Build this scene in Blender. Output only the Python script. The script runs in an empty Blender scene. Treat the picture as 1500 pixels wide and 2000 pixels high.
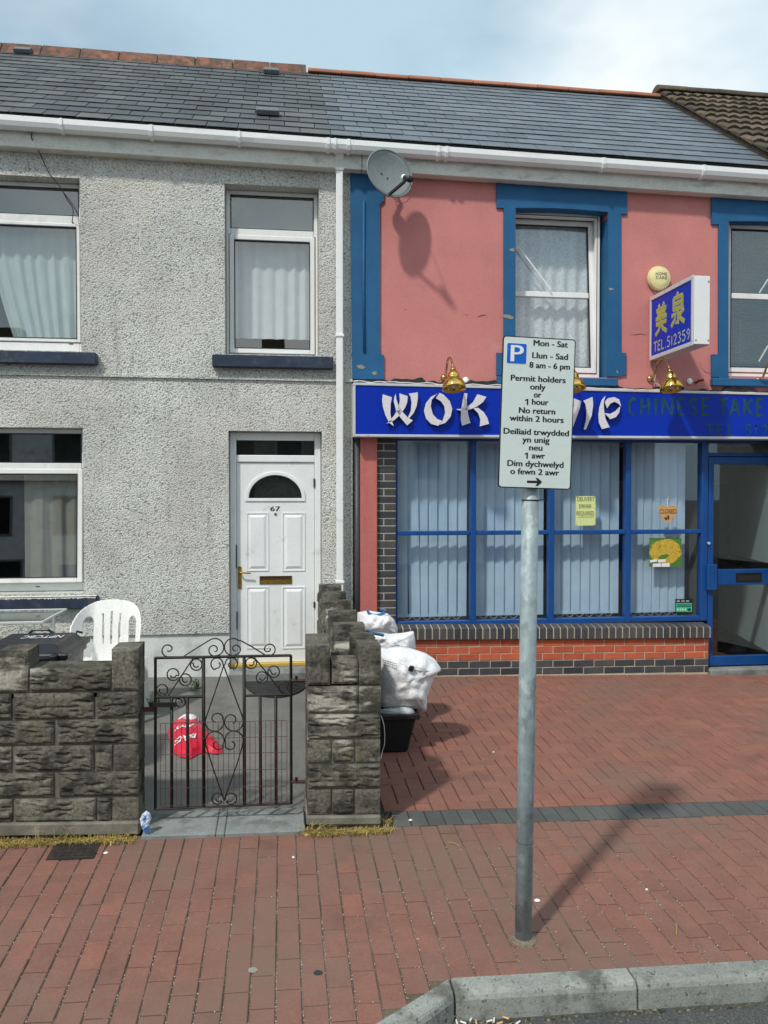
import bpy, math, random
from mathutils import Vector as V, Matrix, noise
from math import sin, cos, pi, radians, sqrt, atan2
random.seed(7)
sc = bpy.context.scene
COL = sc.collection

# ------------------------------------------------------------------ camera
FPX = 1560.0                                   # focal length in photo pixels (1500 x 2000)
PSI = math.atan((750 - 552) / FPX)             # the camera looks a little to the right
TH = -math.atan((1000 - 965) / FPX)            # and a little down
CAM = V((0, -8.1, 1.80))
RT = V((cos(PSI), -sin(PSI), 0)); HD = V((sin(PSI), cos(PSI), 0)); ZZ = V((0, 0, 1))
FW = HD * cos(TH) + ZZ * sin(TH); UP = HD * -sin(TH) + ZZ * cos(TH)
cd = bpy.data.cameras.new('camera'); cam = bpy.data.objects.new('camera', cd); COL.objects.link(cam)
cd.sensor_fit = 'VERTICAL'; cd.sensor_height = 36; cd.lens = 36 * FPX / 2000; cd.clip_start = .05; cd.clip_end = 2000
m3 = Matrix((RT, UP, -FW)).transposed()
cam.matrix_world = Matrix.Translation(CAM) @ m3.to_4x4()
sc.camera = cam

# ------------------------------------------------------------------ sky and sun
SUN_EL = 50.0
SUN_AZ = V((-.65, -.76, 0)).normalized()       # horizontal direction towards the sun
w = bpy.data.worlds.new('World'); sc.world = w; w.use_nodes = True
nt = w.node_tree; nt.nodes.clear()
def wn(t): return nt.nodes.new(t)
out = wn('ShaderNodeOutputWorld'); bg = wn('ShaderNodeBackground'); sky = wn('ShaderNodeTexSky')
sky.sky_type = 'NISHITA'; sky.sun_disc = False
sky.sun_elevation = radians(SUN_EL); sky.sun_rotation = atan2(SUN_AZ.x, SUN_AZ.y) % (2 * pi)
tc = wn('ShaderNodeTexCoord'); mp = wn('ShaderNodeMapping'); mp.inputs['Scale'].default_value = (1, 1, 2.2)
mp.inputs['Location'].default_value = (3.1, .4, .7)
n1 = wn('ShaderNodeTexNoise'); n1.inputs['Scale'].default_value = 2.3; n1.inputs['Detail'].default_value = 7; n1.inputs['Roughness'].default_value = .52
n2 = wn('ShaderNodeTexNoise'); n2.inputs['Scale'].default_value = 1.5; n2.inputs['Detail'].default_value = 5
r1 = wn('ShaderNodeValToRGB'); r1.color_ramp.elements[0].position = .30; r1.color_ramp.elements[1].position = .56
r1.color_ramp.elements[0].color = (.62, .62, .62, 1)
r2 = wn('ShaderNodeValToRGB'); r2.color_ramp.elements[0].position = .42; r2.color_ramp.elements[1].position = .60
r2.color_ramp.elements[0].color = (4.7, 6.4, 7.5, 1); r2.color_ramp.elements[1].color = (9.7, 10.1, 10.2, 1)
mx = wn('ShaderNodeMix'); mx.data_type = 'RGBA'
L = nt.links.new
L(tc.outputs['Generated'], mp.inputs['Vector']); L(mp.outputs['Vector'], n1.inputs['Vector']); L(mp.outputs['Vector'], n2.inputs['Vector'])
L(n1.outputs['Fac'], r1.inputs['Fac']); L(n2.outputs['Fac'], r2.inputs['Fac'])
L(r1.outputs['Color'], mx.inputs['Factor']); L(sky.outputs['Color'], mx.inputs['A']); L(r2.outputs['Color'], mx.inputs['B'])
L(mx.outputs['Result'], bg.inputs['Color']); bg.inputs['Strength'].default_value = .095
L(bg.outputs['Background'], out.inputs['Surface'])
sl = bpy.data.lights.new('sun', 'SUN'); sl.energy = 2.5; sl.angle = radians(3.0); sl.color = (1, .95, .875)
so = bpy.data.objects.new('sun', sl); COL.objects.link(so); so.location = (-6, -12, 12)
sd = SUN_AZ * cos(radians(SUN_EL)) + ZZ * sin(radians(SUN_EL))
so.rotation_euler = sd.to_track_quat('Z', 'Y').to_euler()
sc.view_settings.view_transform = 'Standard'; sc.view_settings.look = 'None'
sc.view_settings.exposure = 0.20; sc.view_settings.gamma = 1.0; sc.view_settings.use_curve_mapping = False
sc.render.engine = 'CYCLES'
sc.cycles.max_bounces = 6; sc.cycles.transparent_max_bounces = 12

# ------------------------------------------------------------------ measuring helpers
def ray(x, y): return FW + RT * ((x - 750) / FPX) + UP * ((1000 - y) / FPX)
def onY(x, y, Y=0.0):
    r = ray(x, y); return CAM + r * ((Y - CAM.y) / r.y)
def onX(x, y, X):
    r = ray(x, y); return CAM + r * ((X - CAM.x) / r.x)
GX, GY, G0 = -.02, .037, -.045
def zg(X, Y): return G0 + GX * X + GY * Y
def onG(x, y, h=0.0):
    r = ray(x, y); n = V((-GX, -GY, 1)); return CAM + r * ((G0 + h - n.dot(CAM)) / n.dot(r))
def proj(p):
    d = p - CAM; z = d.dot(FW)
    if z < .1: return (-9999, -9999, z)
    return (750 + FPX * d.dot(RT) / z, 1000 - FPX * d.dot(UP) / z, z)
def seen(p, m=12):
    a = proj(p); return -m < a[0] < 1500 + m and -m < a[1] < 2000 + m
def lerp(a, b, t): return a + (b - a) * t
def fr(x): return noise.noise(V(x))

# ------------------------------------------------------------------ mesh helpers
class MB:
    def __init__(s): s.v = []; s.f = []
    def add(s, vs, fs):
        b = len(s.v); s.v += [V(p) for p in vs]; s.f += [[b + i for i in f] for f in fs]; return s
    def hexa(s, q, d):                              # front quad TL TR BR BL and a depth vector
        d = V(d); q = [V(p) for p in q]; k = [p + d for p in q]
        return s.add(q + k, [(0, 3, 2, 1), (4, 5, 6, 7), (0, 1, 5, 4), (1, 2, 6, 5), (2, 3, 7, 6), (3, 0, 4, 7)])
    def box(s, x0, x1, y0, y1, z0, z1):
        return s.hexa([(x0, y0, z1), (x1, y0, z1), (x1, y0, z0), (x0, y0, z0)], (0, y1 - y0, 0))
    def poly(s, pts, d):                            # prism: front outline and a depth vector
        n = len(pts); d = V(d); pts = [V(p) for p in pts]
        return s.add(pts + [p + d for p in pts], [tuple(range(n))[::-1], tuple(range(n, 2 * n))] + [(i, (i + 1) % n, n + (i + 1) % n, n + i) for i in range(n)])
    def flat(s, pts): return s.add(pts, [tuple(range(len(pts)))])
    def tube(s, pts, r, n=8, cap=True):
        pts = [V(p) for p in pts]; m = len(pts); rs = r if isinstance(r, (list, tuple)) else [r] * m
        b = len(s.v); nrm = None
        for i, p in enumerate(pts):
            t = (pts[min(i + 1, m - 1)] - pts[max(i - 1, 0)])
            t = t.normalized() if t.length > 1e-9 else V((0, 0, 1))
            if nrm is None:
                nrm = t.cross(V((0, 0, 1)) if abs(t.z) < .9 else V((1, 0, 0))).normalized()
            else:
                nrm = (nrm - t * nrm.dot(t)); nrm = nrm.normalized() if nrm.length > 1e-6 else t.orthogonal().normalized()
            bi = t.cross(nrm)
            for k in range(n):
                a = 2 * pi * k / n; s.v.append(p + (nrm * cos(a) + bi * sin(a)) * rs[i])
        for i in range(m - 1):
            for k in range(n):
                s.f.append([b + i * n + k, b + i * n + (k + 1) % n, b + (i + 1) * n + (k + 1) % n, b + (i + 1) * n + k])
        if cap:
            s.f.append([b + k for k in range(n)][::-1]); s.f.append([b + (m - 1) * n + k for k in range(n)])
        return s
    def ribbon(s, pts, wid, thick, side):           # flat bar along pts: width along side, thickness across
        pts = [V(p) for p in pts]; m = len(pts); b = len(s.v)
        ws = wid if isinstance(wid, (list, tuple)) else [wid] * m
        sd_ = side if isinstance(side, list) else [side] * m
        for i, p in enumerate(pts):
            t = (pts[min(i + 1, m - 1)] - pts[max(i - 1, 0)]).normalized()
            a = V(sd_[i]); a = (a - t * a.dot(t)).normalized(); c = t.cross(a)
            for (u, v_) in ((-.5, -.5), (.5, -.5), (.5, .5), (-.5, .5)):
                s.v.append(p + a * (u * ws[i]) + c * (v_ * thick))
        for i in range(m - 1):
            for k in range(4):
                s.f.append([b + i * 4 + k, b + i * 4 + (k + 1) % 4, b + (i + 1) * 4 + (k + 1) % 4, b + (i + 1) * 4 + k])
        s.f.append([b + 3, b + 2, b + 1, b]); e = b + (m - 1) * 4; s.f.append([e, e + 1, e + 2, e + 3])
        return s
    def lathe(s, prof, M, n=20):                    # profile (radius, height) turned round M's z axis
        b = len(s.v)
        for (r, h) in prof:
            for k in range(n):
                a = 2 * pi * k / n; s.v.append(M @ V((r * cos(a), r * sin(a), h)))
        for i in range(len(prof) - 1):
            for k in range(n):
                s.f.append([b + i * n + k, b + i * n + (k + 1) % n, b + (i + 1) * n + (k + 1) % n, b + (i + 1) * n + k])
        s.f.append([b + k for k in range(n)][::-1]); s.f.append([b + (len(prof) - 1) * n + k for k in range(n)])
        return s
    def grid(s, fn, nu, nv):
        b = len(s.v)
        for j in range(nv + 1):
            for i in range(nu + 1): s.v.append(V(fn(i / nu, j / nv)))
        for j in range(nv):
            for i in range(nu):
                a = b + j * (nu + 1) + i; s.f.append([a, a + 1, a + nu + 2, a + nu + 1])
        return s
    def mesh(s, name, smooth=False):
        me = bpy.data.meshes.new(name); me.from_pydata([tuple(p) for p in s.v], [], s.f); me.update()
        if smooth: me.polygons.foreach_set('use_smooth', [True] * len(me.polygons))
        return me
    def build(s, name, mat_, parent=None, smooth=False, bevel=0, solid=0, kind=None):
        o = link(name, s.mesh(name, smooth), mat_, parent)
        if solid:
            m = o.modifiers.new('solid', 'SOLIDIFY'); m.thickness = solid; m.offset = 0
        if bevel:
            m = o.modifiers.new('bevel', 'BEVEL'); m.width = bevel; m.segments = 1; m.limit_method = 'ANGLE'
        if kind: o['kind'] = kind
        return o
def wm(o):
    M = o.matrix_basis.copy()
    return M if o.parent is None else wm(o.parent) @ o.matrix_parent_inverse @ M
def link(name, me, mat_, parent=None, M=None):
    o = bpy.data.objects.new(name, me); COL.objects.link(o)
    if mat_ is not None and len(me.materials) == 0: me.materials.append(mat_)
    if M is not None: o.matrix_basis = M
    if parent is not None:
        o.parent = parent; o.matrix_parent_inverse = wm(parent).inverted()
    return o
def thing(name, label, cat, loc, group=None):
    o = bpy.data.objects.new(name, None); COL.objects.link(o); o.location = V(loc); o.empty_display_size = .1
    o['label'] = label; o['category'] = cat
    if group: o['group'] = group
    return o
def tag(o, label, cat, group=None):
    o['label'] = label; o['category'] = cat
    if group: o['group'] = group
    return o
def frame(o, x, y, z):
    return Matrix(((x[0], y[0], z[0], o[0]), (x[1], y[1], z[1], o[1]), (x[2], y[2], z[2], o[2]), (0, 0, 0, 1)))
PCACHE = {}
def piece_mesh(w, h, d, mat_, ch=.004):             # local x width, z height, -y faces out; chamfered face, open back
    k = (round(w, 4), round(h, 4), round(d, 4), mat_.name, ch)
    if k not in PCACHE:
        mb = MB(); piece_geo(mb, w, h, d, Matrix.Identity(4), ch); me = mb.mesh('piece'); me.materials.append(mat_); PCACHE[k] = me
    return PCACHE[k]
def piece_geo(mb, w, h, d, M, ch=.004):
    q = [(-w / 2, h / 2), (w / 2, h / 2), (w / 2, -h / 2), (-w / 2, -h / 2)]
    qi = [(x - math.copysign(ch, x), z - math.copysign(ch, z)) for x, z in q]
    vs = [(x, d, z) for x, z in q] + [(x, ch, z) for x, z in q] + [(x, 0, z) for x, z in qi]
    fs = [(8, 11, 10, 9)]
    for i in range(4):
        j = (i + 1) % 4; fs += [(4 + i, 8 + i, 9 + i if i < 3 else 8, 4 + j), (i, 4 + i, 4 + j, j)]
    mb.add([M @ V(p) for p in vs], fs)

# ------------------------------------------------------------------ materials
class NT:
    def __init__(s, name):
        s.m = bpy.data.materials.new(name); s.m.use_nodes = True; s.t = s.m.node_tree
        s.b = s.t.nodes['Principled BSDF']; s.o = s.t.nodes['Material Output']
        s.pos = s.n('ShaderNodeNewGeometry'); s.P = s.pos.outputs['Position']
    def n(s, t, **k):
        x = s.t.nodes.new(t)
        for a, v_ in k.items(): setattr(x, a, v_)
        return x
    def put(s, sock, v_):
        if hasattr(v_, 'is_output'): s.t.links.new(v_, sock)
        else:
            try: sock.default_value = v_
            except Exception: sock.default_value = (*v_, 1)
    def noise(s, scale, detail=4, rough=.55, vec=None, stretch=None, dist=0):
        x = s.n('ShaderNodeTexNoise'); p = vec or s.P
        if stretch:
            m = s.n('ShaderNodeVectorMath', operation='MULTIPLY'); s.put(m.inputs[0], p); m.inputs[1].default_value = stretch; p = m.outputs[0]
        s.put(x.inputs['Vector'], p); x.inputs['Scale'].default_value = scale; x.inputs['Detail'].default_value = detail
        x.inputs['Roughness'].default_value = rough; x.inputs['Distortion'].default_value = dist; return x.outputs['Fac']
    def vor(s, scale, feat='F1'):
        x = s.n('ShaderNodeTexVoronoi', feature=feat); s.put(x.inputs['Vector'], s.P); x.inputs['Scale'].default_value = scale
        return x
    def math(s, op, a, b=0.0, c=None):
        x = s.n('ShaderNodeMath', operation=op); s.put(x.inputs[0], a); s.put(x.inputs[1], b)
        if c is not None: s.put(x.inputs[2], c)
        return x.outputs[0]
    def remap(s, v_, a, b, c=0.0, d=1.0):
        x = s.n('ShaderNodeMapRange'); x.interpolation_type = 'SMOOTHSTEP'
        for k, q in zip(range(5), (v_, a, b, c, d)): s.put(x.inputs[k], q)
        return x.outputs[0]
    def mix(s, f, a, b):
        x = s.n('ShaderNodeMix', data_type='RGBA'); s.put(x.inputs['Factor'], f); s.put(x.inputs['A'], a); s.put(x.inputs['B'], b); return x.outputs['Result']
    def scale(s, c, f):
        x = s.n('ShaderNodeVectorMath', operation='SCALE'); s.put(x.inputs[0], c if hasattr(c, 'is_output') else tuple(c[:3])); s.put(x.inputs['Scale'], f); return x.outputs[0]
    def rgb(s, c):
        x = s.n('ShaderNodeRGB'); x.outputs[0].default_value = (*c[:3], 1); return x.outputs[0]
    def rand(s):
        o = s.n('ShaderNodeObjectInfo'); a = s.math('ADD', o.outputs['Random'], s.pos.outputs['Random Per Island']); return s.math('FRACT', a)
    def ramp(s, f, els):
        x = s.n('ShaderNodeValToRGB'); s.put(x.inputs['Fac'], f); e = x.color_ramp.elements
        while len(e) < len(els): e.new(.5)
        for q, (p, c) in zip(e, els): q.position = p; q.color = (*c[:3], 1)
        return x.outputs['Color']
    def bump(s, h, strength, dist):
        x = s.n('ShaderNodeBump'); x.inputs['Strength'].default_value = strength; x.inputs['Distance'].default_value = dist
        s.put(x.inputs['Height'], h); return x.outputs['Normal']
def pm(name, col, rough=.7, metal=0, var=.12, vs=3., fine=.08, fs=45., bump=0., bs=60., bd=.004, rnd=0., ramp=None, dirt=None, spec=.4, stretch=None):
    k = NT(name)
    c = k.ramp(k.rand(), ramp) if ramp else k.rgb(col)
    f = k.remap(k.noise(vs, 5, .6, stretch=stretch), .25, .75, 1 - var, 1 + var)
    g = k.remap(k.noise(fs, 4, .6), .25, .75, 1 - fine, 1 + fine)
    c = k.scale(c, k.math('MULTIPLY', f, g))
    if rnd: c = k.scale(c, k.remap(k.rand(), 0, 1, 1 - rnd, 1 + rnd))
    for dd in (dirt or []):                        # (colour, noise scale, low, high, amount[, stretch])
        c = k.mix(k.remap(k.noise(dd[1], 6, .62, stretch=dd[5] if len(dd) > 5 else None), dd[2], dd[3], 0, dd[4]), c, dd[0])
    k.put(k.b.inputs['Base Color'], c)
    k.put(k.b.inputs['Roughness'], k.remap(k.noise(fs * .5, 3), .2, .8, max(.02, rough - .08), min(1, rough + .08)))
    k.b.inputs['Metallic'].default_value = metal; k.b.inputs['Specular IOR Level'].default_value = spec
    if bump: k.put(k.b.inputs['Normal'], k.bump(k.noise(bs, 5, .65), bump, bd))
    return k.m
def pebble_dash():
    k = NT('pebble_dash')
    v1 = k.vor(72); n1_ = k.noise(52, 6, .72); n2_ = k.noise(1.3, 5, .6); n3 = k.noise(14, 4)
    h = k.math('ADD', k.math('MULTIPLY', v1.outputs['Distance'], -.8), n1_)
    h = k.math('ADD', h, k.math('MULTIPLY', n3, .4))
    tone = k.ramp(v1.outputs['Color'], [(0, (.54, .55, .515)), (.35, (.66, .67, .63)), (.7, (.73, .735, .695)), (1, (.80, .805, .76))])
    pit = k.remap(n1_, .36, .46, 1, 0)
    pit = k.math('MAXIMUM', pit, k.remap(v1.outputs['Distance'], .62, .85, 0, .8))
    c = k.mix(pit, tone, (.19, .188, .17, 1))
    c = k.mix(k.remap(k.noise(.9, 4, .6), .42, .66, 0, .35), c, (.60, .56, .47, 1))
    c = k.scale(c, k.remap(n2_, .3, .7, .82, 1.07))
    c = k.mix(k.remap(k.noise(2.2, 6, .65, stretch=(3.5, 1, .5)), .54, .76, 0, .4), c, (.19, .18, .15, 1))
    k.put(k.b.inputs['Base Color'], c); k.b.inputs['Roughness'].default_value = .95; k.b.inputs['Specular IOR Level'].default_value = .15
    k.put(k.b.inputs['Normal'], k.bump(h, .85, .012)); return k.m
def glass(name, tint=(.86, .92, .92), refl=.07, rough=.01):
    k = NT(name); t = k.t; tr = k.n('ShaderNodeBsdfTransparent'); tr.inputs['Color'].default_value = (*tint, 1)
    gl = k.n('ShaderNodeBsdfGlossy'); gl.inputs['Roughness'].default_value = rough; gl.inputs['Color'].default_value = (1, 1, 1, 1)
    lw = k.n('ShaderNodeLayerWeight'); lw.inputs['Blend'].default_value = .5
    fac = k.math('ADD', k.math('MULTIPLY', k.math('POWER', lw.outputs['Facing'], 5.0), 1 - refl), refl)
    ms = k.n('ShaderNodeMixShader'); k.put(ms.inputs[0], fac); t.links.new(tr.outputs[0], ms.inputs[1]); t.links.new(gl.outputs[0], ms.inputs[2])
    t.links.new(ms.outputs[0], k.o.inputs['Surface']); return k.m
def fabric(name, col, trans=.45, var=.06, lace=False, sheer=0.0, vs=6):
    k = NT(name); t = k.t
    c = k.scale(k.rgb(col), k.remap(k.noise(vs, 4), .25, .75, 1 - var, 1 + var))
    if lace:
        f = k.remap(k.noise(46, 4, .6, dist=1.2), .44, .58); c = k.mix(f, c, k.scale(c, .74))
    df = k.n('ShaderNodeBsdfDiffuse'); tl = k.n('ShaderNodeBsdfTranslucent'); k.put(df.inputs['Color'], c); k.put(tl.inputs['Color'], c)
    ms = k.n('ShaderNodeMixShader'); ms.inputs[0].default_value = trans
    t.links.new(df.outputs[0], ms.inputs[1]); t.links.new(tl.outputs[0], ms.inputs[2]); last = ms
    if sheer:
        tr = k.n('ShaderNodeBsdfTransparent'); m2 = k.n('ShaderNodeMixShader'); m2.inputs[0].default_value = sheer
        t.links.new(ms.outputs[0], m2.inputs[1]); t.links.new(tr.outputs[0], m2.inputs[2]); last = m2
    t.links.new(last.outputs[0], k.o.inputs['Surface']); return k.m
BLK = (.02, .02, .018, 1)
M = {}
M['pebble'] = pebble_dash()
M['plinth'] = pm('painted_plinth', (.64, .66, .65), .8, var=.1, vs=4, dirt=[((.22, .22, .19, 1), 3, .52, .74, .5)], bump=.3, bs=30)
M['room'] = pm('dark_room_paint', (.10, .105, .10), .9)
M['hall'] = pm('lobby_wall_paint', (.40, .46, .425), .6, var=.05)
M['darktrim'] = pm('dark_lobby_trim', (.015, .016, .02), .5)
M['upvc'] = pm('white_upvc', (.80, .81, .79), .35, var=.05, fine=.03, dirt=[((.42, .41, .34, 1), 5, .55, .8, .4), ((.25, .25, .22, 1), 24, .66, .78, .35)])
M['upvc_door'] = pm('white_upvc_door', (.80, .82, .82), .4, var=.04, fine=.03, bump=.15, bs=160, bd=.001, dirt=[((.38, .38, .34, 1), 7, .58, .78, .5), ((.2, .2, .19, 1), 28, .68, .8, .4)])
M['gutter'] = pm('white_gutter_plastic', (.82, .84, .83), .32, var=.03, fine=.015, dirt=[((.30, .30, .26, 1), 6, .57, .78, .45, (.4, 1, 2))])
M['fascia'] = pm('weathered_fascia_board', (.66, .66, .60), .5, var=.08, dirt=[((.16, .16, .13, 1), 7, .52, .76, .6, (.5, 1, 1.6))])
M['gasket'] = pm('black_gasket', (.02, .02, .02), .6)
M['sill'] = pm('navy_painted_sill', (.022, .034, .065), .5, var=.3, vs=8, dirt=[((.45, .46, .45, 1), 22, .66, .72, .7), ((.10, .11, .11, 1), 9, .5, .7, .5)], bump=.4, bs=50)
M['flake'] = pm('flaking_white_paint', (.72, .72, .68), .8, var=.2, vs=30, dirt=[((.10, .10, .09, 1), 30, .55, .62, .9)], bump=.6, bs=60)
M['slate_old'] = pm('old_slate', (.07, .08, .085), .55, var=.2, vs=2, fine=.15, ramp=[(0, (.052, .060, .064)), (.4, (.068, .077, .081)), (.75, (.082, .091, .095)), (1, (.10, .108, .108))], dirt=[((.13, .13, .115, 1), 9, .58, .74, .5)], bump=.35, bs=40, spec=.35)
M['slate_new'] = pm('newer_slate', (.10, .13, .16), .5, var=.1, vs=2, fine=.08, ramp=[(0, (.095, .118, .142)), (.5, (.115, .140, .165)), (1, (.137, .162, .186))], bump=.2, bs=40, spec=.35)
M['lead'] = pm('grey_vent_plastic', (.12, .14, .15), .6)
M['ridge_old'] = pm('lichened_ridge_tile', (.20, .088, .060), .9, var=.3, vs=6, rnd=.15, dirt=[((.075, .06, .045, 1), 9, .42, .60, .85), ((.17, .16, .11, 1), 22, .56, .66, .5)], bump=.5, bs=40)
M['ridge_new'] = pm('terracotta_ridge_tile', (.36, .145, .085), .85, var=.15, rnd=.12, dirt=[((.12, .13, .06, 1), 9, .6, .75, .6)], bump=.3, bs=40)
M['browntile'] = pm('mossy_brown_roof_tile', (.10, .08, .062), .95, var=.25, vs=8, ramp=[(0, (.07, .058, .048)), (.6, (.115, .09, .07)), (1, (.15, .115, .09))], dirt=[((.075, .08, .028, 1), 10, .5, .66, .75), ((.02, .02, .02, 1), 5, .55, .7, .5)], bump=.7, bs=50, spec=.1)
M['pink'] = pm('pink_masonry_paint', (.565, .212, .195), .75, var=.07, vs=1.6, fine=.05, dirt=[((.34, .15, .13, 1), 1.7, .50, .78, .4), ((.36, .15, .12, 1), 4, .58, .78, .28, (2.0, 1, .5)), ((.62, .34, .31, 1), 2.6, .58, .76, .35)], bump=.4, bs=18, bd=.006)
M['pink_wood'] = pm('pink_painted_wood', (.50, .15, .125), .6, var=.08, vs=4, stretch=(4, 1, .3), dirt=[((.2, .08, .07, 1), 9, .62, .75, .5, (4, 1, .4))])
M['blue'] = pm('blue_masonry_paint', (.012, .105, .245), .65, var=.1, vs=3, fine=.06, dirt=[((.02, .06, .11, 1), 5, .58, .76, .45)], bump=.35, bs=18, bd=.006)
M['peel'] = pm('bare_peeled_patch', (.30, .27, .20), .9, var=.2, vs=20, bump=.5, bs=60)
M['crack'] = pm('dark_crack', (.10, .035, .03), .95)  # flat dark red-brown for the plaster cracks
M['bluepaint'] = pm('blue_painted_timber', (.004, .062, .25), .42, var=.1, vs=4, fine=.05, dirt=[((.01, .035, .10, 1), 8, .6, .76, .4)], spec=.5)
M['signblue'] = pm('blue_sign_panel', (.001, .028, .40), .35, var=.05, vs=1.5, fine=.02, spec=.25)
M['alu'] = pm('white_aluminium_trim', (.62, .63, .64), .38, metal=.2, var=.06, fine=.02, dirt=[((.22, .21, .19, 1), 12, .58, .74, .5)])
M['letter'] = pm('raised_white_lettering', (.72, .70, .74), .4, var=.03)
M['letteredge'] = pm('dark_lettering_return', (.09, .085, .10), .5)
M['greenpaint'] = pm('faded_green_letter', (.008, .062, .082), .6, var=.25, vs=12, fine=.2)
M['gold'] = pm('gold_letter', (.38, .36, .035), .5, var=.08)
M['palegold'] = pm('pale_letter_outline', (.42, .45, .36), .5)
M['gapfill'] = pm('black_gap_fill', (.02, .02, .022), .7, var=.3, vs=20, dirt=[((.22, .21, .2, 1), 25, .6, .7, .6)], bump=.6, bs=40)
M['redbrick'] = pm('red_engineering_brick', (.42, .095, .045), .75, var=.1, vs=12, ramp=[(0, (.36, .078, .038)), (.5, (.44, .098, .046)), (1, (.51, .125, .058))], bump=.3, bs=60)
M['darkbrick'] = pm('blue_engineering_brick', (.055, .055, .062), .6, var=.15, vs=12, ramp=[(0, (.038, .040, .050)), (.5, (.060, .060, .066)), (1, (.085, .078, .076))], bump=.3, bs=60, dirt=[((.30, .29, .25, 1), 30, .68, .74, .35)])
M['mortar'] = pm('mortar', (.46, .42, .32), .95, var=.12, bump=.4, bs=80)
M['block'] = pm('pitched_concrete_block', (.13, .127, .105), .95, var=.28, vs=5, fine=.3, fs=55, ramp=[(0, (.105, .101, .083)), (.5, (.132, .126, .102)), (1, (.165, .156, .126))], dirt=[((.030, .031, .027, 1), 7, .47, .62, .8, (.9, 1, 1.2)), ((.50, .48, .41, 1), 2.8, .58, .68, .75, (.7, 1, 2)), ((.15, .135, .055, 1), 4, .58, .74, .35), ((.015, .016, .014, 1), 48, .58, .68, .6)], bump=.9, bs=85, bd=.007, spec=.1)
M['blockmortar'] = pm('wall_mortar', (.17, .16, .132), .95, var=.3, vs=8, dirt=[((.36, .34, .28, 1), 4, .58, .70, .7)], bump=.5, bs=60)
PAV = [(0, (.192, .096, .075)), (.3, (.212, .103, .079)), (.6, (.220, .105, .079)), (.85, (.204, .107, .085)), (.95, (.250, .110, .079)), (1, (.186, .106, .086))]
PDIRT = [((.180, .118, .093, 1), 1.1, .42, .66, .85), ((.085, .062, .052, 1), 3.3, .58, .76, .4), ((.05, .038, .034, 1), 13, .72, .79, .5), ((.33, .30, .26, 1), 60, .74, .80, .35)]
M['paver'] = pm('red_clay_paver', PAV[2][1], .85, var=.1, vs=7, fine=.12, fs=80, ramp=PAV, dirt=PDIRT, bump=.25, bs=130, bd=.002, spec=.25)
M['paver_h'] = pm('red_herringbone_paver', PAV[2][1], .85, var=.1, vs=7, fine=.12, fs=80, ramp=[(0, (.215, .099, .076)), (.4, (.230, .104, .078)), (.8, (.242, .108, .080)), (1, (.262, .117, .086))], dirt=[((.180, .118, .092, 1), .9, .46, .70, .7), ((.08, .06, .055, 1), 3.1, .60, .78, .45), ((.05, .04, .035, 1), 13, .73, .80, .5)], bump=.25, bs=130, bd=.002, spec=.25)
M['paver_d'] = pm('charcoal_paver', (.088, .093, .09), .85, var=.1, vs=6, rnd=.12, dirt=[((.14, .14, .12, 1), 5, .55, .75, .4)], bump=.25, bs=130, bd=.002, spec=.25)
M['sand'] = pm('jointing_sand', (.19, .155, .12), .98, var=.2, vs=6, fine=.5, fs=160, dirt=[((.06, .055, .035, 1), 3, .46, .60, .75), ((.42, .39, .32, 1), 150, .62, .70, .6)], bump=.6, bs=160)
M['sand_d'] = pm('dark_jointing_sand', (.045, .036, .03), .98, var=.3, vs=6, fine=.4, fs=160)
M['kerb'] = pm('granite_kerb', (.25, .265, .245), .9, var=.14, vs=4, fine=.22, fs=120, rnd=.10, dirt=[((.36, .37, .34, 1), 9, .52, .66, .5), ((.075, .08, .06, 1), 5, .50, .66, .75), ((.04, .04, .036, 1), 46, .58, .66, .7)], bump=.35, bs=110, spec=.2)
M['asphalt'] = pm('road_asphalt', (.085, .09, .088), .9, var=.15, vs=4, fine=.4, fs=110, dirt=[((.34, .33, .29, 1), 75, .60, .68, .75), ((.035, .035, .035, 1), 5, .55, .7, .5)], bump=1, bs=90, bd=.012, spec=.2)
M['yard'] = pm('worn_yard_concrete', (.165, .165, .155), .92, var=.15, vs=3, fine=.25, fs=110, dirt=[((.075, .075, .07, 1), 2.2, .52, .72, .6), ((.05, .06, .025, 1), 7, .66, .76, .5)], bump=.5, bs=110, spec=.2)
M['concrete'] = pm('pale_concrete', (.22, .24, .235), .9, var=.15, vs=5, fine=.15, fs=90, dirt=[((.10, .105, .095, 1), 6, .48, .66, .7), ((.30, .31, .29, 1), 11, .58, .70, .5)], bump=.5, bs=80, spec=.2)
M['earth'] = pm('far_ground', (.10, .10, .09), .95)
M['galv'] = pm('galvanised_steel', (.30, .37, .385), .55, metal=.25, var=.18, vs=9, fine=.12, fs=30, dirt=[((.52, .58, .58, 1), 18, .54, .62, .5, (1, 1, .6)), ((.15, .18, .19, 1), 14, .55, .66, .55, (1, 1, .5))], bump=.15, bs=60)
M['signface'] = pm('pale_sign_face', (.62, .70, .675), .4, var=.03, vs=4, fine=.02)
M['black'] = pm('black_print', (.012, .012, .014), .5)
M['parkblue'] = pm('parking_blue', (.004, .12, .55), .4, var=.03)
M['white'] = pm('white_print', (.78, .80, .80), .45, var=.03, fine=.015)
M['darkmetal'] = pm('black_iron', (.016, .015, .014), .55, metal=.2, var=.3, vs=12, dirt=[((.12, .035, .018, 1), 9, .58, .68, .75)])
M['rust'] = pm('rusty_wire', (.085, .035, .025), .8, var=.4, vs=9)
M['brass'] = pm('polished_brass', (.72, .47, .11), .12, metal=1, var=.1, fine=.05, spec=.5)
M['agedbrass'] = pm('aged_brass', (.42, .29, .12), .3, metal=.9, var=.2, vs=15)
M['goldtrim'] = pm('gold_door_furniture', (.50, .32, .06), .3, metal=.8, var=.15)
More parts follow.
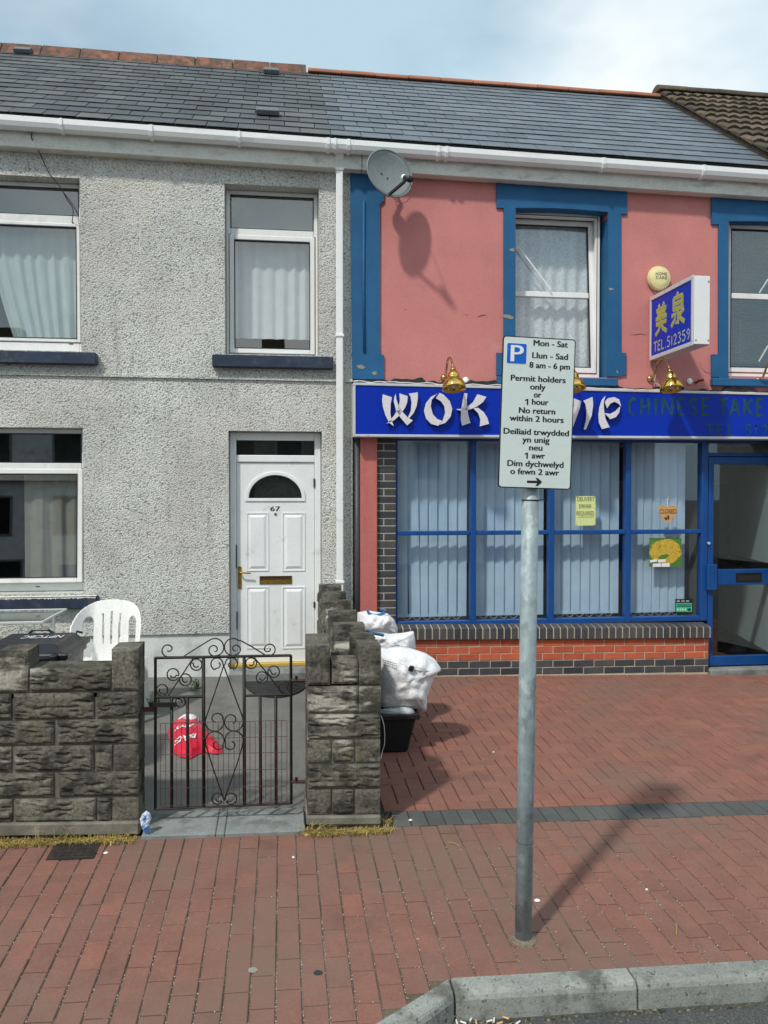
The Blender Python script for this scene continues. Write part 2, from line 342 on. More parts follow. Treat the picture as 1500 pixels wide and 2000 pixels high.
M['yellowsill'] = pm('gold_threshold', (.72, .50, .10), .35, metal=.3, var=.1)
M['dish'] = pm('grey_dish_enamel', (.20, .225, .225), .5, var=.08, vs=6, dirt=[((.10, .12, .10, 1), 8, .58, .76, .4)])
M['dish_arm'] = pm('black_plastic', (.016, .017, .018), .5)
M['cable'] = pm('black_cable', (.012, .012, .012), .6)
M['greycable'] = pm('grey_cable', (.35, .34, .32), .6)
M['darkpipe'] = pm('slate_grey_pipe', (.055, .066, .076), .45)
M['alarm'] = pm('cream_plastic', (.74, .66, .34), .4, var=.05)
M['whiteplastic'] = pm('white_plastic', (.80, .80, .77), .42, var=.05, dirt=[((.45, .44, .38, 1), 5, .58, .78, .35)])
M['binplastic'] = pm('black_bin_plastic', (.014, .017, .020), .33, var=.2, vs=6, dirt=[((.045, .046, .045, 1), 8, .58, .78, .35)])
M['boxplastic'] = pm('black_box_plastic', (.010, .011, .012), .5, var=.2)
M['sack'] = pm('white_woven_sack', (.78, .79, .81), .6, var=.06, vs=7, fine=.04, dirt=[((.46, .46, .46, 1), 6, .56, .74, .45), ((.30, .29, .28, 1), 16, .64, .76, .35)], bump=.5, bs=24, bd=.03)
M['film'] = pm('clear_film', (.55, .60, .60), .25, var=.1)
M['bluestrap'] = pm('blue_strap', (.09, .22, .46), .6)
M['redbag'] = pm('red_carrier_bag', (.60, .012, .045), .35, var=.12, vs=10, bump=.5, bs=22, bd=.01)
M['mat'] = pm('black_rubber_mat', (.022, .024, .026), .75, dirt=[((.10, .10, .095, 1), 18, .56, .72, .5)])
M['tableglass'] = glass('glass_table_top', (.62, .72, .68), .10, .05)
M['tableframe'] = pm('pale_table_frame', (.52, .55, .54), .4)
M['glass'] = glass('window_glass', (.95, .97, .97), .10)
M['shopglass'] = glass('shop_glass', (.93, .96, .98), .075)
M['net'] = fabric('white_net', (.86, .88, .89), .25, sheer=.05)
M['sheer'] = fabric('sheer_check_voile', (.72, .82, .80), .25, sheer=.15)
M['lace'] = fabric('lace_net', (.88, .91, .93), .2, lace=True, sheer=.0)
M['brown'] = fabric('dull_brown_curtain', (.36, .345, .30), .2, sheer=.0)
M['skygrey'] = fabric('frost_and_sky_reflection', (.11, .15, .155), .2, vs=3, var=.18)  # sky reflection put into the grey, together with the frosted backing
M['darkpanel'] = fabric('dark_obscured_panel', (.02, .025, .023), .1, vs=5, var=.3)
M['slat'] = fabric('blind_with_sky_tint', (.66, .81, .92), .2, var=.05)  # blue of shade and sky reflection is put into the slat colour
M['venetian'] = pm('grey_venetian_slat', (.20, .22, .20), .5)
M['paper'] = pm('yellow_note_paper', (.66, .74, .32), .7, var=.04)
M['wood'] = pm('pale_plywood', (.58, .33, .12), .6, var=.12, vs=20, stretch=(1, 1, 6))
M['wooddark'] = pm('burnt_wood_mark', (.05, .025, .015), .7)
M['green'] = pm('hygiene_green', (.04, .52, .33), .5)
M['leaf'] = pm('green_leaf', (.06, .16, .025), .6, rnd=.3)
M['drygrass'] = pm('dry_grass', (.36, .26, .07), .9, ramp=[(0, (.36, .26, .06)), (.4, (.52, .40, .14)), (.7, (.30, .25, .07)), (1, (.62, .52, .28))])
M['moss'] = pm('dry_yellow_moss', (.33, .235, .05), .98, var=.4, vs=18, fine=.4, fs=90, bump=.9, bs=90, bd=.01, dirt=[((.13, .085, .04, 1), 16, .50, .62, .7)])
M['moss_d'] = pm('dark_grit', (.075, .07, .045), .98, var=.4, vs=30, ramp=[(0, (.03, .03, .022)), (.6, (.08, .075, .045)), (1, (.20, .18, .13))])
M['bluepack'] = pm('blue_white_wrapper', (.55, .66, .78), .35, var=.1, dirt=[((.03, .14, .50, 1), 14, .50, .56, .9), ((.2, .5, .6, 1), 22, .58, .64, .6)])
M['orangepack'] = pm('orange_wrapper', (.60, .30, .04), .5, var=.2, vs=20)
M['butt'] = pm('cigarette_paper', (.74, .72, .66), .8, ramp=[(0, (.74, .73, .69)), (.7, (.76, .74, .70)), (.85, (.62, .40, .18)), (1, (.66, .45, .2))])
M['butt_g'] = pm('pale_grit', (.50, .47, .40), .9, ramp=[(0, (.30, .27, .21)), (.5, (.46, .43, .36)), (1, (.66, .63, .56))])
M['gum'] = pm('grey_gum', (.26, .25, .22), .9, var=.2, vs=40)
M['darkgum'] = pm('dark_gum', (.03, .035, .035), .8)
M['iron'] = pm('cast_iron_cover', (.038, .033, .028), .7, metal=.2, var=.3, vs=14, bump=.6, bs=70)
def noodles():
    k = NT('noodle_photo'); wv = k.n('ShaderNodeTexWave'); k.put(wv.inputs['Vector'], k.P)
    wv.inputs['Scale'].default_value = 28; wv.inputs['Distortion'].default_value = 14; wv.inputs['Detail'].default_value = 3; wv.inputs['Detail Scale'].default_value = 1.4
    c = k.ramp(wv.outputs['Fac'], [(0, (.22, .11, .01)), (.45, (.62, .40, .02)), (1, (.80, .64, .12))])
    c = k.mix(k.remap(k.noise(24, 3), .60, .66, 0, .8), c, (.35, .10, .04, 1)); k.put(k.b.inputs['Base Color'], c); k.b.inputs['Roughness'].default_value = .3; return k.m
M['noodle'] = noodles()

# ------------------------------------------------------------------ lettering helpers
TC = {}
def text_geo(s):
    if s not in TC:
        cu = bpy.data.curves.new('t', 'FONT'); cu.body = s; cu.size = 1; cu.resolution_u = 3
        ob = bpy.data.objects.new('t', cu); COL.objects.link(ob)
        dg = bpy.context.evaluated_depsgraph_get(); dg.update()
        me = bpy.data.meshes.new_from_object(ob.evaluated_get(dg))
        TC[s] = ([v.co.copy() for v in me.vertices], [list(p.vertices) for p in me.polygons])
        bpy.data.objects.remove(ob); bpy.data.meshes.remove(me); bpy.data.curves.remove(cu)
    return TC[s]
CAPH = None
def text_line(s, O, U, W_, x0, x1, base, cap, mat_, parent, name='lettering', lift=None, mb=None, bold=0):
    """flat print: line s from x0 to x1 along U, baseline at base along W_, capital height cap"""
    global CAPH
    if CAPH is None:
        vs = text_geo('H')[0]; CAPH = max(v.y for v in vs) - min(v.y for v in vs)
    vs, fs = text_geo(s); a = min(v.x for v in vs); b = max(v.x for v in vs)
    sx = (x1 - x0) / (b - a); sy = cap / CAPH
    own = mb is None; mb = mb or MB()
    for dx in ((0, bold, -bold) if bold else (0,)):
        l = (lift or V((0, 0, 0))) * (1 + (0 if not dx else (.1 if dx > 0 else .2)))
        mb.add([V(O) + V(U) * (x0 + (v.x - a) * sx + dx) + V(W_) * (base + v.y * sy) + l for v in vs], fs)
    return mb.build(name, mat_, parent) if own else mb
def ribbon2(mb, pts, ws, P, ext=0.0):
    """tapered stroke in a plane; P maps (x, y) to a point"""
    n = len(pts); l, r = [], []
    for i, (x, y) in enumerate(pts):
        x0, y0 = pts[max(i - 1, 0)]; x1, y1 = pts[min(i + 1, n - 1)]
        dx, dy = x1 - x0, y1 - y0; d = math.hypot(dx, dy) or 1; wd = ws[i] if isinstance(ws, (list, tuple)) else ws
        ex = 0
        if ext: ex = -ext if i == 0 else (ext if i == n - 1 else 0)
        l.append(P(x - dy / d * wd / 2 + dx / d * ex, y + dx / d * wd / 2 + dy / d * ex)); r.append(P(x + dy / d * wd / 2 + dx / d * ex, y - dx / d * wd / 2 + dy / d * ex))
    mb.add(l + r, [(i, n + i, n + i + 1, i + 1) for i in range(n - 1)])
GL = {'C': [[(.95, .9), (.6, 1), (.2, .85), (.05, .5), (.2, .15), (.55, 0), (.95, .08)]], 'H': [[(.16, 1), (.1, 0)], [(.86, 1), (.92, 0)], [(.1, .5), (.9, .54)]], 'I': [[(.55, 1), (.48, 0)]],
      'N': [[(.12, 1), (.08, 0)], [(.12, 1), (.88, 0)], [(.92, 1), (.88, 0)]], 'E': [[(.2, 1), (.1, 0)], [(.15, .96), (.92, 1)], [(.14, .5), (.78, .54)], [(.1, .03), (.92, .04)]],
      'S': [[(.9, .92), (.5, 1), (.12, .8), (.3, .56), (.8, .4), (.9, .18), (.5, 0), (.06, .1)]], 'T': [[(.0, .94), (1, 1)], [(.52, .95), (.46, 0)]], 'A': [[(.52, 1), (.04, 0)], [(.5, 1), (.96, 0)], [(.2, .34), (.8, .36)]],
      'K': [[(.18, 1), (.12, 0)], [(.92, 1), (.15, .46)], [(.34, .55), (.98, 0)]], 'L': [[(.2, 1), (.12, 0)], [(.12, .03), (.9, .05)]], '5': [[(.85, 1), (.25, .97), (.2, .58), (.6, .62), (.9, .35), (.6, .02), (.1, .06)]],
      '1': [[(.3, .85), (.55, 1), (.5, 0)]], '2': [[(.12, .82), (.5, 1), (.86, .76), (.5, .35), (.1, .03), (.92, .04)]], '3': [[(.12, .92), (.6, 1), (.82, .76), (.45, .55), (.88, .3), (.55, .0), (.1, .06)]],
      '9': [[(.85, .75), (.5, 1), (.14, .72), (.45, .48), (.85, .72), (.75, .3), (.4, 0)]], '.': [[(.4, .08), (.6, .0)]], 'W': [[(.0, 1), (.25, 0)], [(.5, .9), (.25, 0)], [(.5, .9), (.75, 0)], [(1, 1), (.75, 0)]], 'Y': [[(.02, 1), (.5, .5)], [(.98, 1), (.5, .5), (.46, 0)]]}
CJK = {'mei': [[(.30, .99), (.38, .86)], [(.72, 1.0), (.61, .86)], [(.12, .82), (.90, .82)], [(.2, .68), (.82, .68)], [(.08, .54), (.94, .54)], [(.5, .84), (.5, .54)], [(.1, .36), (.92, .36)], [(.5, .54), (.47, .34), (.32, .15), (.06, .02)], [(.5, .34), (.66, .15), (.95, .02)]],
       'quan': [[(.50, 1.02), (.42, .90)], [(.22, .88), (.22, .52)], [(.22, .88), (.80, .88)], [(.80, .88), (.80, .52)], [(.22, .70), (.80, .70)], [(.22, .53), (.80, .53)], [(.52, .52), (.52, .04), (.38, .12)], [(.10, .36), (.38, .38), (.28, .2), (.08, .05)], [(.90, .44), (.60, .30)], [(.56, .36), (.70, .18), (.94, .04)]]}
# ------------------------------------------------------------------ the setting: ground, road, yard
def tilt_frame(x, y, h=0.0, rot=0):
    ex = V((1, 0, GX)).normalized(); ey = V((0, 1, GY)).normalized(); n = ex.cross(ey).normalized()
    if rot: ex, ey = ey, -ex
    return frame(V((x, y, zg(x, y) + h)), ex, -n, ey)   # local -y is up, local z runs along ey
def sheet(name, pts, mat_, h=0.0, thick=.05, parent=None):
    o = MB().poly([V((x, y, zg(x, y) + h)) for x, y in pts], (0, 0, -thick)).build(name, mat_, parent)
    if parent is None: o['kind'] = 'structure'
    return o
g = MB().flat([(-300, -300, -.75), (300, -300, -.75), (300, 300, -.75), (-300, 300, -.75)]).build('ground', M['earth']); g['kind'] = 'structure'
WY = -3.42                                          # face of the garden wall, edge of the footway
KB = [onG(900, 1911), onG(1500, 1886)]              # back edge of the kerb
KF = -4.955; KBY = -4.845
KC = V((.70, KBY, 0)); KCF = V((.70, KF, 0))
A1 = onG(721, 2000); A2 = onG(804, 1997)            # angled kerb, back and front edges
ad = (V((A1.x, A1.y, 0)) - V((.64, -4.86, 0))).normalized()
kerb_far = V((.66, KBY, 0)) + ad * 3.2
sheet('road', [(-30, -5.2), (-30, -16), (40, -16), (40, KF + .03), (.72, KF + .03)] + [(.70 + ad.x * 3 + .06, KF + ad.y * 3)], M['asphalt'], -.105, .05)
pave = sheet('pavement', [(-7, WY - .0), (9, WY - .0), (9, KBY), (.68, KBY), (kerb_far.x, kerb_far.y), (-7, kerb_far.y)], M['sand'], -.007, .06)
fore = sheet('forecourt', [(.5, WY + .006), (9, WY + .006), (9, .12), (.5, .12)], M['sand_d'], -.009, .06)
yard = sheet('garden_path', [(-7, WY + .2), (.5, WY + .2), (.5, .1), (-7, .1)], M['yard'], .0, .06)

def fill(parent, name, cells, mats, thick=.05, gap=.004, hj=.0016, limit=300, ch=.004):
    """cells: (x, y, w along X or rot, l, rot, material key): the 300 that show largest become parts, the rest one joined part"""
    sc_ = []
    for c in cells:
        p = V((c[0], c[1], zg(c[0], c[1]))); q = proj(p)
        vis = seen(p, 8); sc_.append((-(1 / q[2] ** 2) if vis else 1, random.random(), c))
    sc_.sort(key=lambda t: (t[0], t[1])); rest = {}
    for i, (s_, r_, c) in enumerate(sc_):
        x, y, w_, l_, rot, mk = c
        Mx = tilt_frame(x, y, random.uniform(-hj, hj), rot) @ Matrix.Rotation(random.gauss(0, .006), 4, 'X') @ Matrix.Rotation(random.gauss(0, .006), 4, 'Z') @ Matrix.Rotation(random.gauss(0, .004), 4, 'Y')
        if i < limit and s_ < 0:
            link(name, piece_mesh(w_ - gap, l_ - gap, thick, M[mk], ch), M[mk], parent, Mx)
        else:
            mb = rest.setdefault(mk, MB()); piece_geo(mb, w_ - gap, l_ - gap, thick, Mx, ch)
    for mk, mb in rest.items():
        mb.build(name + '_field', M[mk], parent, kind='stuff')

def kerb_y(x):                                      # back edge of the kerb below column x
    return KBY if x > .66 else max(-8.0, KBY + (x - .66) * ad.y / ad.x)
cells = []
PW = .105
for i in range(-48, 72):
    x = i * PW + .021
    off = (.1025 if i % 2 else 0)
    y = WY - .105
    # a first course across the edge, then running bond
    rows = [(WY - .0525 - (0 if i % 2 else .0), .105)] if i % 2 else [(WY - .1025, .205)]
    yy = WY - (.105 if i % 2 else .205)
    while yy > -8:
        rows.append((yy - .1025, .205)); yy -= .205
    for (yc, ln) in rows:
        lo = max(yc - ln / 2, kerb_y(x)); hi = yc + ln / 2
        if hi - lo > .02: cells.append((x, (lo + hi) / 2, PW, round(hi - lo, 3), 0, 'paver'))
fill(pave, 'paver', cells, M, gap=.0065, hj=.0022)
cells = []
for i in range(0, 80):                              # charcoal band in line with the wall face
    x = .66 + .052 + i * PW
    cells.append((x, WY + .108, PW, .205, 0, 'paver_d'))
HB = .1035; X0 = .62; Y0 = WY + .215
nx = 82; ny = 33
cov = set()
for i in range(-2, nx):
    for j in range(-2, ny):
        k = (i - j) % 4                            # each unit cell belongs to one brick
        if k == 0:   x, y, rot = X0 + (i + 1) * HB, Y0 + (j + .5) * HB, 1
        elif k == 3: x, y, rot = X0 + (i + .5) * HB, Y0 + (j + 1) * HB, 0
        else: continue
        yl = y - (HB if not rot else HB / 2); yh = y + (HB if not rot else HB / 2)
        if yl < Y0 - .06 or yh > .06 or x < X0 - .04 : continue
        cells.append((x, y, HB, 2 * HB, rot, 'paver_h')); cov |= {(i, j), (i + 1, j) if rot else (i, j + 1)}
for i in range(0, nx):                             # half pieces close the edges
    for j in range(0, 31):
        if (i, j) not in cov: cells.append((X0 + (i + .5) * HB, Y0 + (j + .5) * HB, HB, HB, 0, 'paver_h'))
fill(fore, 'paver', cells, M, gap=.0055, hj=.0012)

# kerb stones
def kerb_stone(a, b, fa, fb, i):
    """a, b: back edge ends; fa, fb: front edge ends (plan)"""
    mb = MB(); n = 6
    up = lambda p, h: V((p.x, p.y, zg(p.x, p.y) + h))
    prof = [(0, -.10), (0, .006), (.80, .006), (.93, -.006), (1.0, -.022), (1.05, -.22), (0, -.22)]
    pts = []
    for t in (.004, .996):
        A = lerp(a, b, t); F = lerp(fa, fb, t)
        pts.append([up(lerp(A, F, u), h) for u, h in prof])
    k = len(prof)
    mb.add(pts[0] + pts[1], [tuple(range(k)), tuple(range(k, 2 * k))[::-1]] + [(j, k + j, k + (j + 1) % k, (j + 1) % k) for j in range(k)])
    return mb.build('kerb_stone', M['kerb'], kerb, bevel=.006)
kerb = bpy.data.objects.new('kerb', None); COL.objects.link(kerb); kerb.location = (.7, KBY, zg(.7, KBY)); kerb['kind'] = 'structure'
kx = [.70, 1.16 + .04, 1.45 + .0, 2.36, 3.27, 4.18, 5.09, 6.0]
kx = [.693, 1.475, 2.39, 3.30, 4.21, 5.12, 6.03]
for i in range(len(kx) - 1):
    kerb_stone(V((kx[i], KBY, 0)), V((kx[i + 1], KBY, 0)), V((kx[i], KF, 0)), V((kx[i + 1], KF, 0)), i)
nrm = V((ad.y, -ad.x, 0)); nrm = nrm if nrm.x > 0 else -nrm
p = V((.690, KBY, 0)); q = V((.690, KF, 0))
for i in range(4):
    a = p + ad * (.86 * i); b = p + ad * (.86 * (i + 1))
    fa = q if i == 0 else a + nrm * .125
    kerb_stone(b, a, b + nrm * .125, fa, i)

# concrete threshold under the gate
st = bpy.data.objects.new('gate_threshold', None); COL.objects.link(st); st.location = (-.35, WY, zg(-.35, WY)); st['kind'] = 'structure'
for (xa, xb) in ((-.80, -.3865), (-.384, -.336), (-.3335, .125)):
    MB().poly([V((x, y, zg(x, y) + (.03 if y > -3.3 else .022))) for x, y in ((xa, WY - .06), (xb, WY - .06), (xb, WY + .24), (xa, WY + .24))], (0, 0, -.09)).build('slab', M['concrete'], st, bevel=.006)

# ------------------------------------------------------------------ roofs and eaves common lines
EY, RY = -.15, 2.68                                  # eaves and ridge planes
def linez(pa, pb):
    def f(X): return pa.z + (pb.z - pa.z) * (X - pa.x) / (pb.x - pa.x)
    return f
ze = linez(onY(0, 219, EY), onY(1500, 326, EY))
zr = linez(onY(0, 99, RY), onY(1285, 193, RY))
def RP(X, t): return lerp(V((X, EY, ze(X))), V((X, RY, zr(X))), t)
XB, XE = .385, 5.235                                 # house / shop boundary and shop / next roof boundary
zf_top = linez(onY(0, 240, -.12), onY(1500, 349, -.12))
zf_bot = linez(onY(0, 284, -.12), onY(1500, 385, -.12))
HX0, HX1 = -5.6, .705                                # rendered house, left and right ends
SX1 = 6.1                                            # right end of the shop

house = thing('rendered_house', 'grey pebble-dashed terraced house with white front door numbered 67', 'house', (-1.5, 0, zg(-1.5, 0)))
shop = thing('takeaway_shop', 'pink and blue painted takeaway shop under a slate roof', 'shop', (3, 0, zg(3, 0)))
nextd = thing('neighbour_house', 'house with mossy brown tiled roof beyond the pink shop', 'house', (8, 0, zg(8, 0)))

def slates(parent, mk, inside, xa, xb, limit=300):
    N = 15; W_ = .302; lst = []
    for r in range(N):
        n0 = int((xa - 1) / W_) - 1; n1 = int((xb + 1) / W_) + 1
        for c in range(n0, n1):
            x = c * W_ + (W_ / 2 if r % 2 else 0) + .03
            if inside(x, r): lst.append((x, r))
    items = []
    for x, r in lst:
        p = RP(x, (r + .4) / N); q = proj(p); items.append(((-1 / q[2] ** 2) if seen(p, 5) else 1, random.random(), x, r))
    items.sort(key=lambda t: (t[0], t[1])); mb = MB(); lim = 0
    for s_, _, x, r in items:
        x0 = max(x - W_ / 2, xa if r % 2 == 0 else xa); x1 = min(x + W_ / 2, xb)
        xm = (x0 + x1) / 2; wd = x1 - x0
        if wd < .05: continue
        a = RP(xm, r / N); b = RP(xm, (r + 1) / N); vv = (b - a); g = vv.length; vv.normalize()
        uu = V((1, 0, ze(xm + .5) - ze(xm - .5))).normalized(); nn = uu.cross(vv).normalized()
        ln = g * 1.22; tilt = .012 / ln + random.gauss(0, .003)
        v2 = (vv - nn * tilt).normalized(); n2_ = uu.cross(v2).normalized()
        ctr = a + vv * (ln / 2 - .01) + nn * (.009 + random.uniform(0, .002))
        Mx = frame(ctr, uu, -n2_, v2) @ Matrix.Rotation(random.gauss(0, .004), 4, 'Y')
        if s_ < 0 and lim < limit:
            link('slate', piece_mesh(round(wd - .007, 3), round(ln, 3), .006, M[mk], .0015), M[mk], parent, Mx); lim += 1
        else: piece_geo(mb, wd - .007, ln, .006, Mx, .0015)
    if mb.v: mb.build('slate_field', M[mk], parent, kind='stuff')

def roof_deck(parent, x0, x1, mat_):
    mb = MB()
    mb.hexa([RP(x0, .995) + V((0, 0, -.01)), RP(x1, .995) + V((0, 0, -.01)), RP(x1, .01) + V((0, 0, -.01)), RP(x0, .01) + V((0, 0, -.01))], (0, .03, -.06))
    a, b = RP(x0, 1), RP(x1, 1)                     # rear slope
    mb.hexa([a, b, b + V((0, 2.8, -2.1)), a + V((0, 2.8, -2.1))], (0, -.03, -.06))
    return mb.build('roof', M['gasket'], parent)
hroof = roof_deck(house, HX0, XB + .07, M['slate_old'])
sroof = roof_deck(shop, XB + .08, XE, M['slate_new'])
slates(hroof, 'slate_old', lambda x, r: HX0 < x < XB + (.15 if r % 2 else .0) - .05, HX0, XB + .6)
slates(sroof, 'slate_new', lambda x, r: x >= XB + (.15 if r % 2 else .0) - .05 and x < XE + .1, XB - .4, XE)
# ridge tiles
def ridge(parent, x0, x1, ln, prof, mat_, dz, over):
    n = max(1, int(round((x1 - x0) / ln)))
    for i in range(n):
        a = x0 + (x1 - x0) * i / n; b = x0 + (x1 - x0) * (i + 1) / n
        z0 = zr(a) + dz + random.uniform(-.004, .004); z1_ = zr(b) + dz + random.uniform(-.004, .004); k = len(prof)
        A = [V((a + .003, RY + y, z0 + z)) for y, z in prof]; B = [V((b - .004, RY + y, z1_ + z)) for y, z in prof]
        MB().add(A + B, [tuple(range(k)), tuple(range(k, 2 * k))[::-1]] + [(j, k + j, k + (j + 1) % k, (j + 1) % k) for j in range(k)]).build('ridge_tile', mat_, parent, bevel=.008)
ridge(hroof, -5.4, onY(598, 120, RY).x, .46, [(-.15, -.10), (-.03, .085), (.03, .085), (.15, -.10), (.13, -.12), (0, .03), (-.13, -.12)], M['ridge_old'], .01, .0)
hr = [(.11 * cos(a), .085 * sin(a) - .02) for a in [pi - pi * i / 8 for i in range(9)]]
ridge(sroof, onY(601, 130, RY).x, XE + .02, .45, hr, M['ridge_new'], -.005, 0)
# hooded roof vents
for (px, py, w_) in ((45, 107, .20), (530, 147, .20), (523, 228, .24)):
    lo, hi = 0.0, 1.0; xx = onY(px, py, 1).x
    for _ in range(30):                              # find the point of the slope behind this pixel
        t = (lo + hi) / 2; r_ = ray(px, py); Yt = lerp(EY, RY, t); P_ = CAM + r_ * ((Yt - CAM.y) / r_.y)
        if P_.z > RP(P_.x, t).z: lo = t
        else: hi = t
    P_ = RP(P_.x, t); P_ = RP(P_.x, max(0, t - .012)); vv = (RP(P_.x, 1) - RP(P_.x, 0)).normalized(); uu = V((1, 0, 0)); nn = uu.cross(vv)
    mb = MB(); a = P_ - uu * w_ / 2; b = P_ + uu * w_ / 2
    mb.hexa([a + nn * .075, b + nn * .075, b + nn * .022, a + nn * .022], vv * .14)
    v_ = mb.build('roof_vent', M['lead'], hroof, bevel=.006)
# neighbour roof: brown interlocking tiles, a little proud of the slates
NR = lambda X, t: RP(X, t) + V((0, 0, .07))
mb = MB().hexa([NR(XE + .02, .99), NR(11, .99), NR(11, .0), NR(XE + .02, .0)], (0, .03, -.08)); nroof = mb.build('roof', M['browntile'], nextd)
tile_mb = MB(); rows_t = 11; TW = .30
prof = [(u / 8, .016 * abs(sin(u / 8 * 2 * pi)) + (.004)) for u in range(9)]
nt_ = 0; field = MB()
for r in range(rows_t):
    for c in range(0, 17):
        x0 = XE + c * TW + (.0); a = NR(x0, r / rows_t); b = NR(x0, (r + 1.18) / rows_t); u = V((TW * .985, 0, 0)); vv = b - a
        n_ = V((1, 0, 0)).cross(vv.normalized()).normalized()
        vs = []
        for (s_, t0, lift) in ((a, 0, .052), (b, 1, .014)):
            for (pu, ph) in prof: vs.append(s_ + u * pu + n_ * (ph * 1.5 + lift))
        for (pu, ph) in prof: vs.append(a + u * pu + n_ * .012)
        k = 9
        fs = [(i, i + 1, k + i + 1, k + i) for i in range(8)] + [(2 * k + i, 2 * k + i + 1, i + 1, i) for i in range(8)] + [(0, k, 2 * k), (k - 1, 3 * k - 1, 2 * k - 1)]
        ctr = a + vv * .4 + u * .5
        if seen(ctr, 30): MB().add(vs, fs).build('roof_tile', M['browntile'], nroof)
        else: field.add(vs, fs)
field.build('roof_tile_field', M['browntile'], nroof, kind='stuff')
hr2 = [(.14 * cos(a), .11 * sin(a) - .0) for a in [pi - pi * i / 8 for i in range(9)]]
ridge(nroof, XE - .03, 11, .45, hr2, M['browntile'], .07, 0)
MB().box(SX1 + .02, 11, 0, 5.2, -.6, 5.1).build('wall', M['plinth'], nextd)

# fascia boards, gutters, downpipe
def eaves(parent, x0, x1, tagx):
    MB().poly([V((x, -.12, z)) for x, z in ((x0, zf_top(x0)), (x1, zf_top(x1)), (x1, zf_bot(x1)), (x0, zf_bot(x0)))], (0, .119, 0)).build('fascia_board', M['fascia'], parent, bevel=.004)
eaves(house, HX0, .79, 0)
eaves(shop, .796, SX1, 1)
gt = linez(onY(0, 223, -.235), onY(1500, 332, -.235)); gb = linez(onY(0, 247, -.20), onY(1500, 354, -.20))
def gutter(parent, x0, x1, unions):
    prof = [(-.236, 0), (-.222, .0), (-.222, -.010), (-.236, -.012), (-.240, -.05), (-.225, -.085), (-.19, -.104), (-.155, -.104), (-.128, -.085), (-.126, 0), (-.136, 0), (-.138, -.078), (-.16, -.094), (-.19, -.094), (-.215, -.077), (-.228, -.05), (-.224, -.012)]
    prof = [(-.240, .0), (-.240, -.05), (-.222, -.088), (-.185, -.106), (-.150, -.104), (-.126, -.085), (-.124, 0), (-.134, 0), (-.136, -.078), (-.155, -.094), (-.185, -.096), (-.214, -.080), (-.230, -.048), (-.230, 0)]
    k = len(prof); A = [V((x0, y, gt(x0) + z)) for y, z in prof]; B = [V((x1, y, gt(x1) + z)) for y, z in prof]
    g_ = MB().add(A + B, [tuple(range(k)), tuple(range(k, 2 * k))[::-1]] + [(j, k + j, k + (j + 1) % k, (j + 1) % k) for j in range(k)]).build('gutter', M['gutter'], parent)
    MB().box(x0, x1, -.246, -.236, 0, .012).v
    for (px, wd) in unions:
        x = onY(px, 280, -.24).x
        pr = [(y - (.011 if y < -.18 else -.003), z - (.012 if z < -.02 else 0)) for y, z in prof[:7]] + [(-.13, .004), (-.235, .006)]
        k2 = len(pr); A = [V((x - wd / 2, y, gt(x) + z)) for y, z in pr]; B = [V((x + wd / 2, y, gt(x) + z)) for y, z in pr]
        MB().add(A + B, [tuple(range(k2)), tuple(range(k2, 2 * k2))[::-1]] + [(j, k2 + j, k2 + (j + 1) % k2, (j + 1) % k2) for j in range(k2)]).build('gutter_bracket', M['gutter'], g_)
    return g_
xg = onY(690, 280, -.24).x
gutter(house, HX0, xg, [(119, .025), (295, .03), (467, .025), (641, .03), (655, .02), (681, .03)])
gutter(shop, xg + .002, SX1, [(857, .028), (873, .028), (1180, .03), (1376, .03)])
pt = onY(664, 296, -.16); pb = onY(673, 1172, -.10); pj = onY(668, 652, -.10)
dp = MB().hexa([V((pt.x - .034, -.115, pt.z)), V((pt.x + .034, -.115, pt.z)), V((pt.x + .034, -.115, pb.z)), V((pt.x - .034, -.115, pb.z))], (0, .065, 0)).build('downpipe', M['gutter'], house, bevel=.007)
MB().hexa([V((pt.x - .04, -.20, pt.z + .05)), V((pt.x + .04, -.20, pt.z + .05)), V((pt.x + .04, -.118, pt.z - .07)), V((pt.x - .04, -.118, pt.z - .07))], (0, .075, 0)).build('offset_bend', M['gutter'], dp, bevel=.008)
for py in (330, 655, 1137):
    c = onY(667, py, -.115); MB().box(pt.x - .043, pt.x + .043, -.124, -.004, c.z - .014, c.z + .014).build('pipe_clip', M['gutter'], dp, bevel=.004)

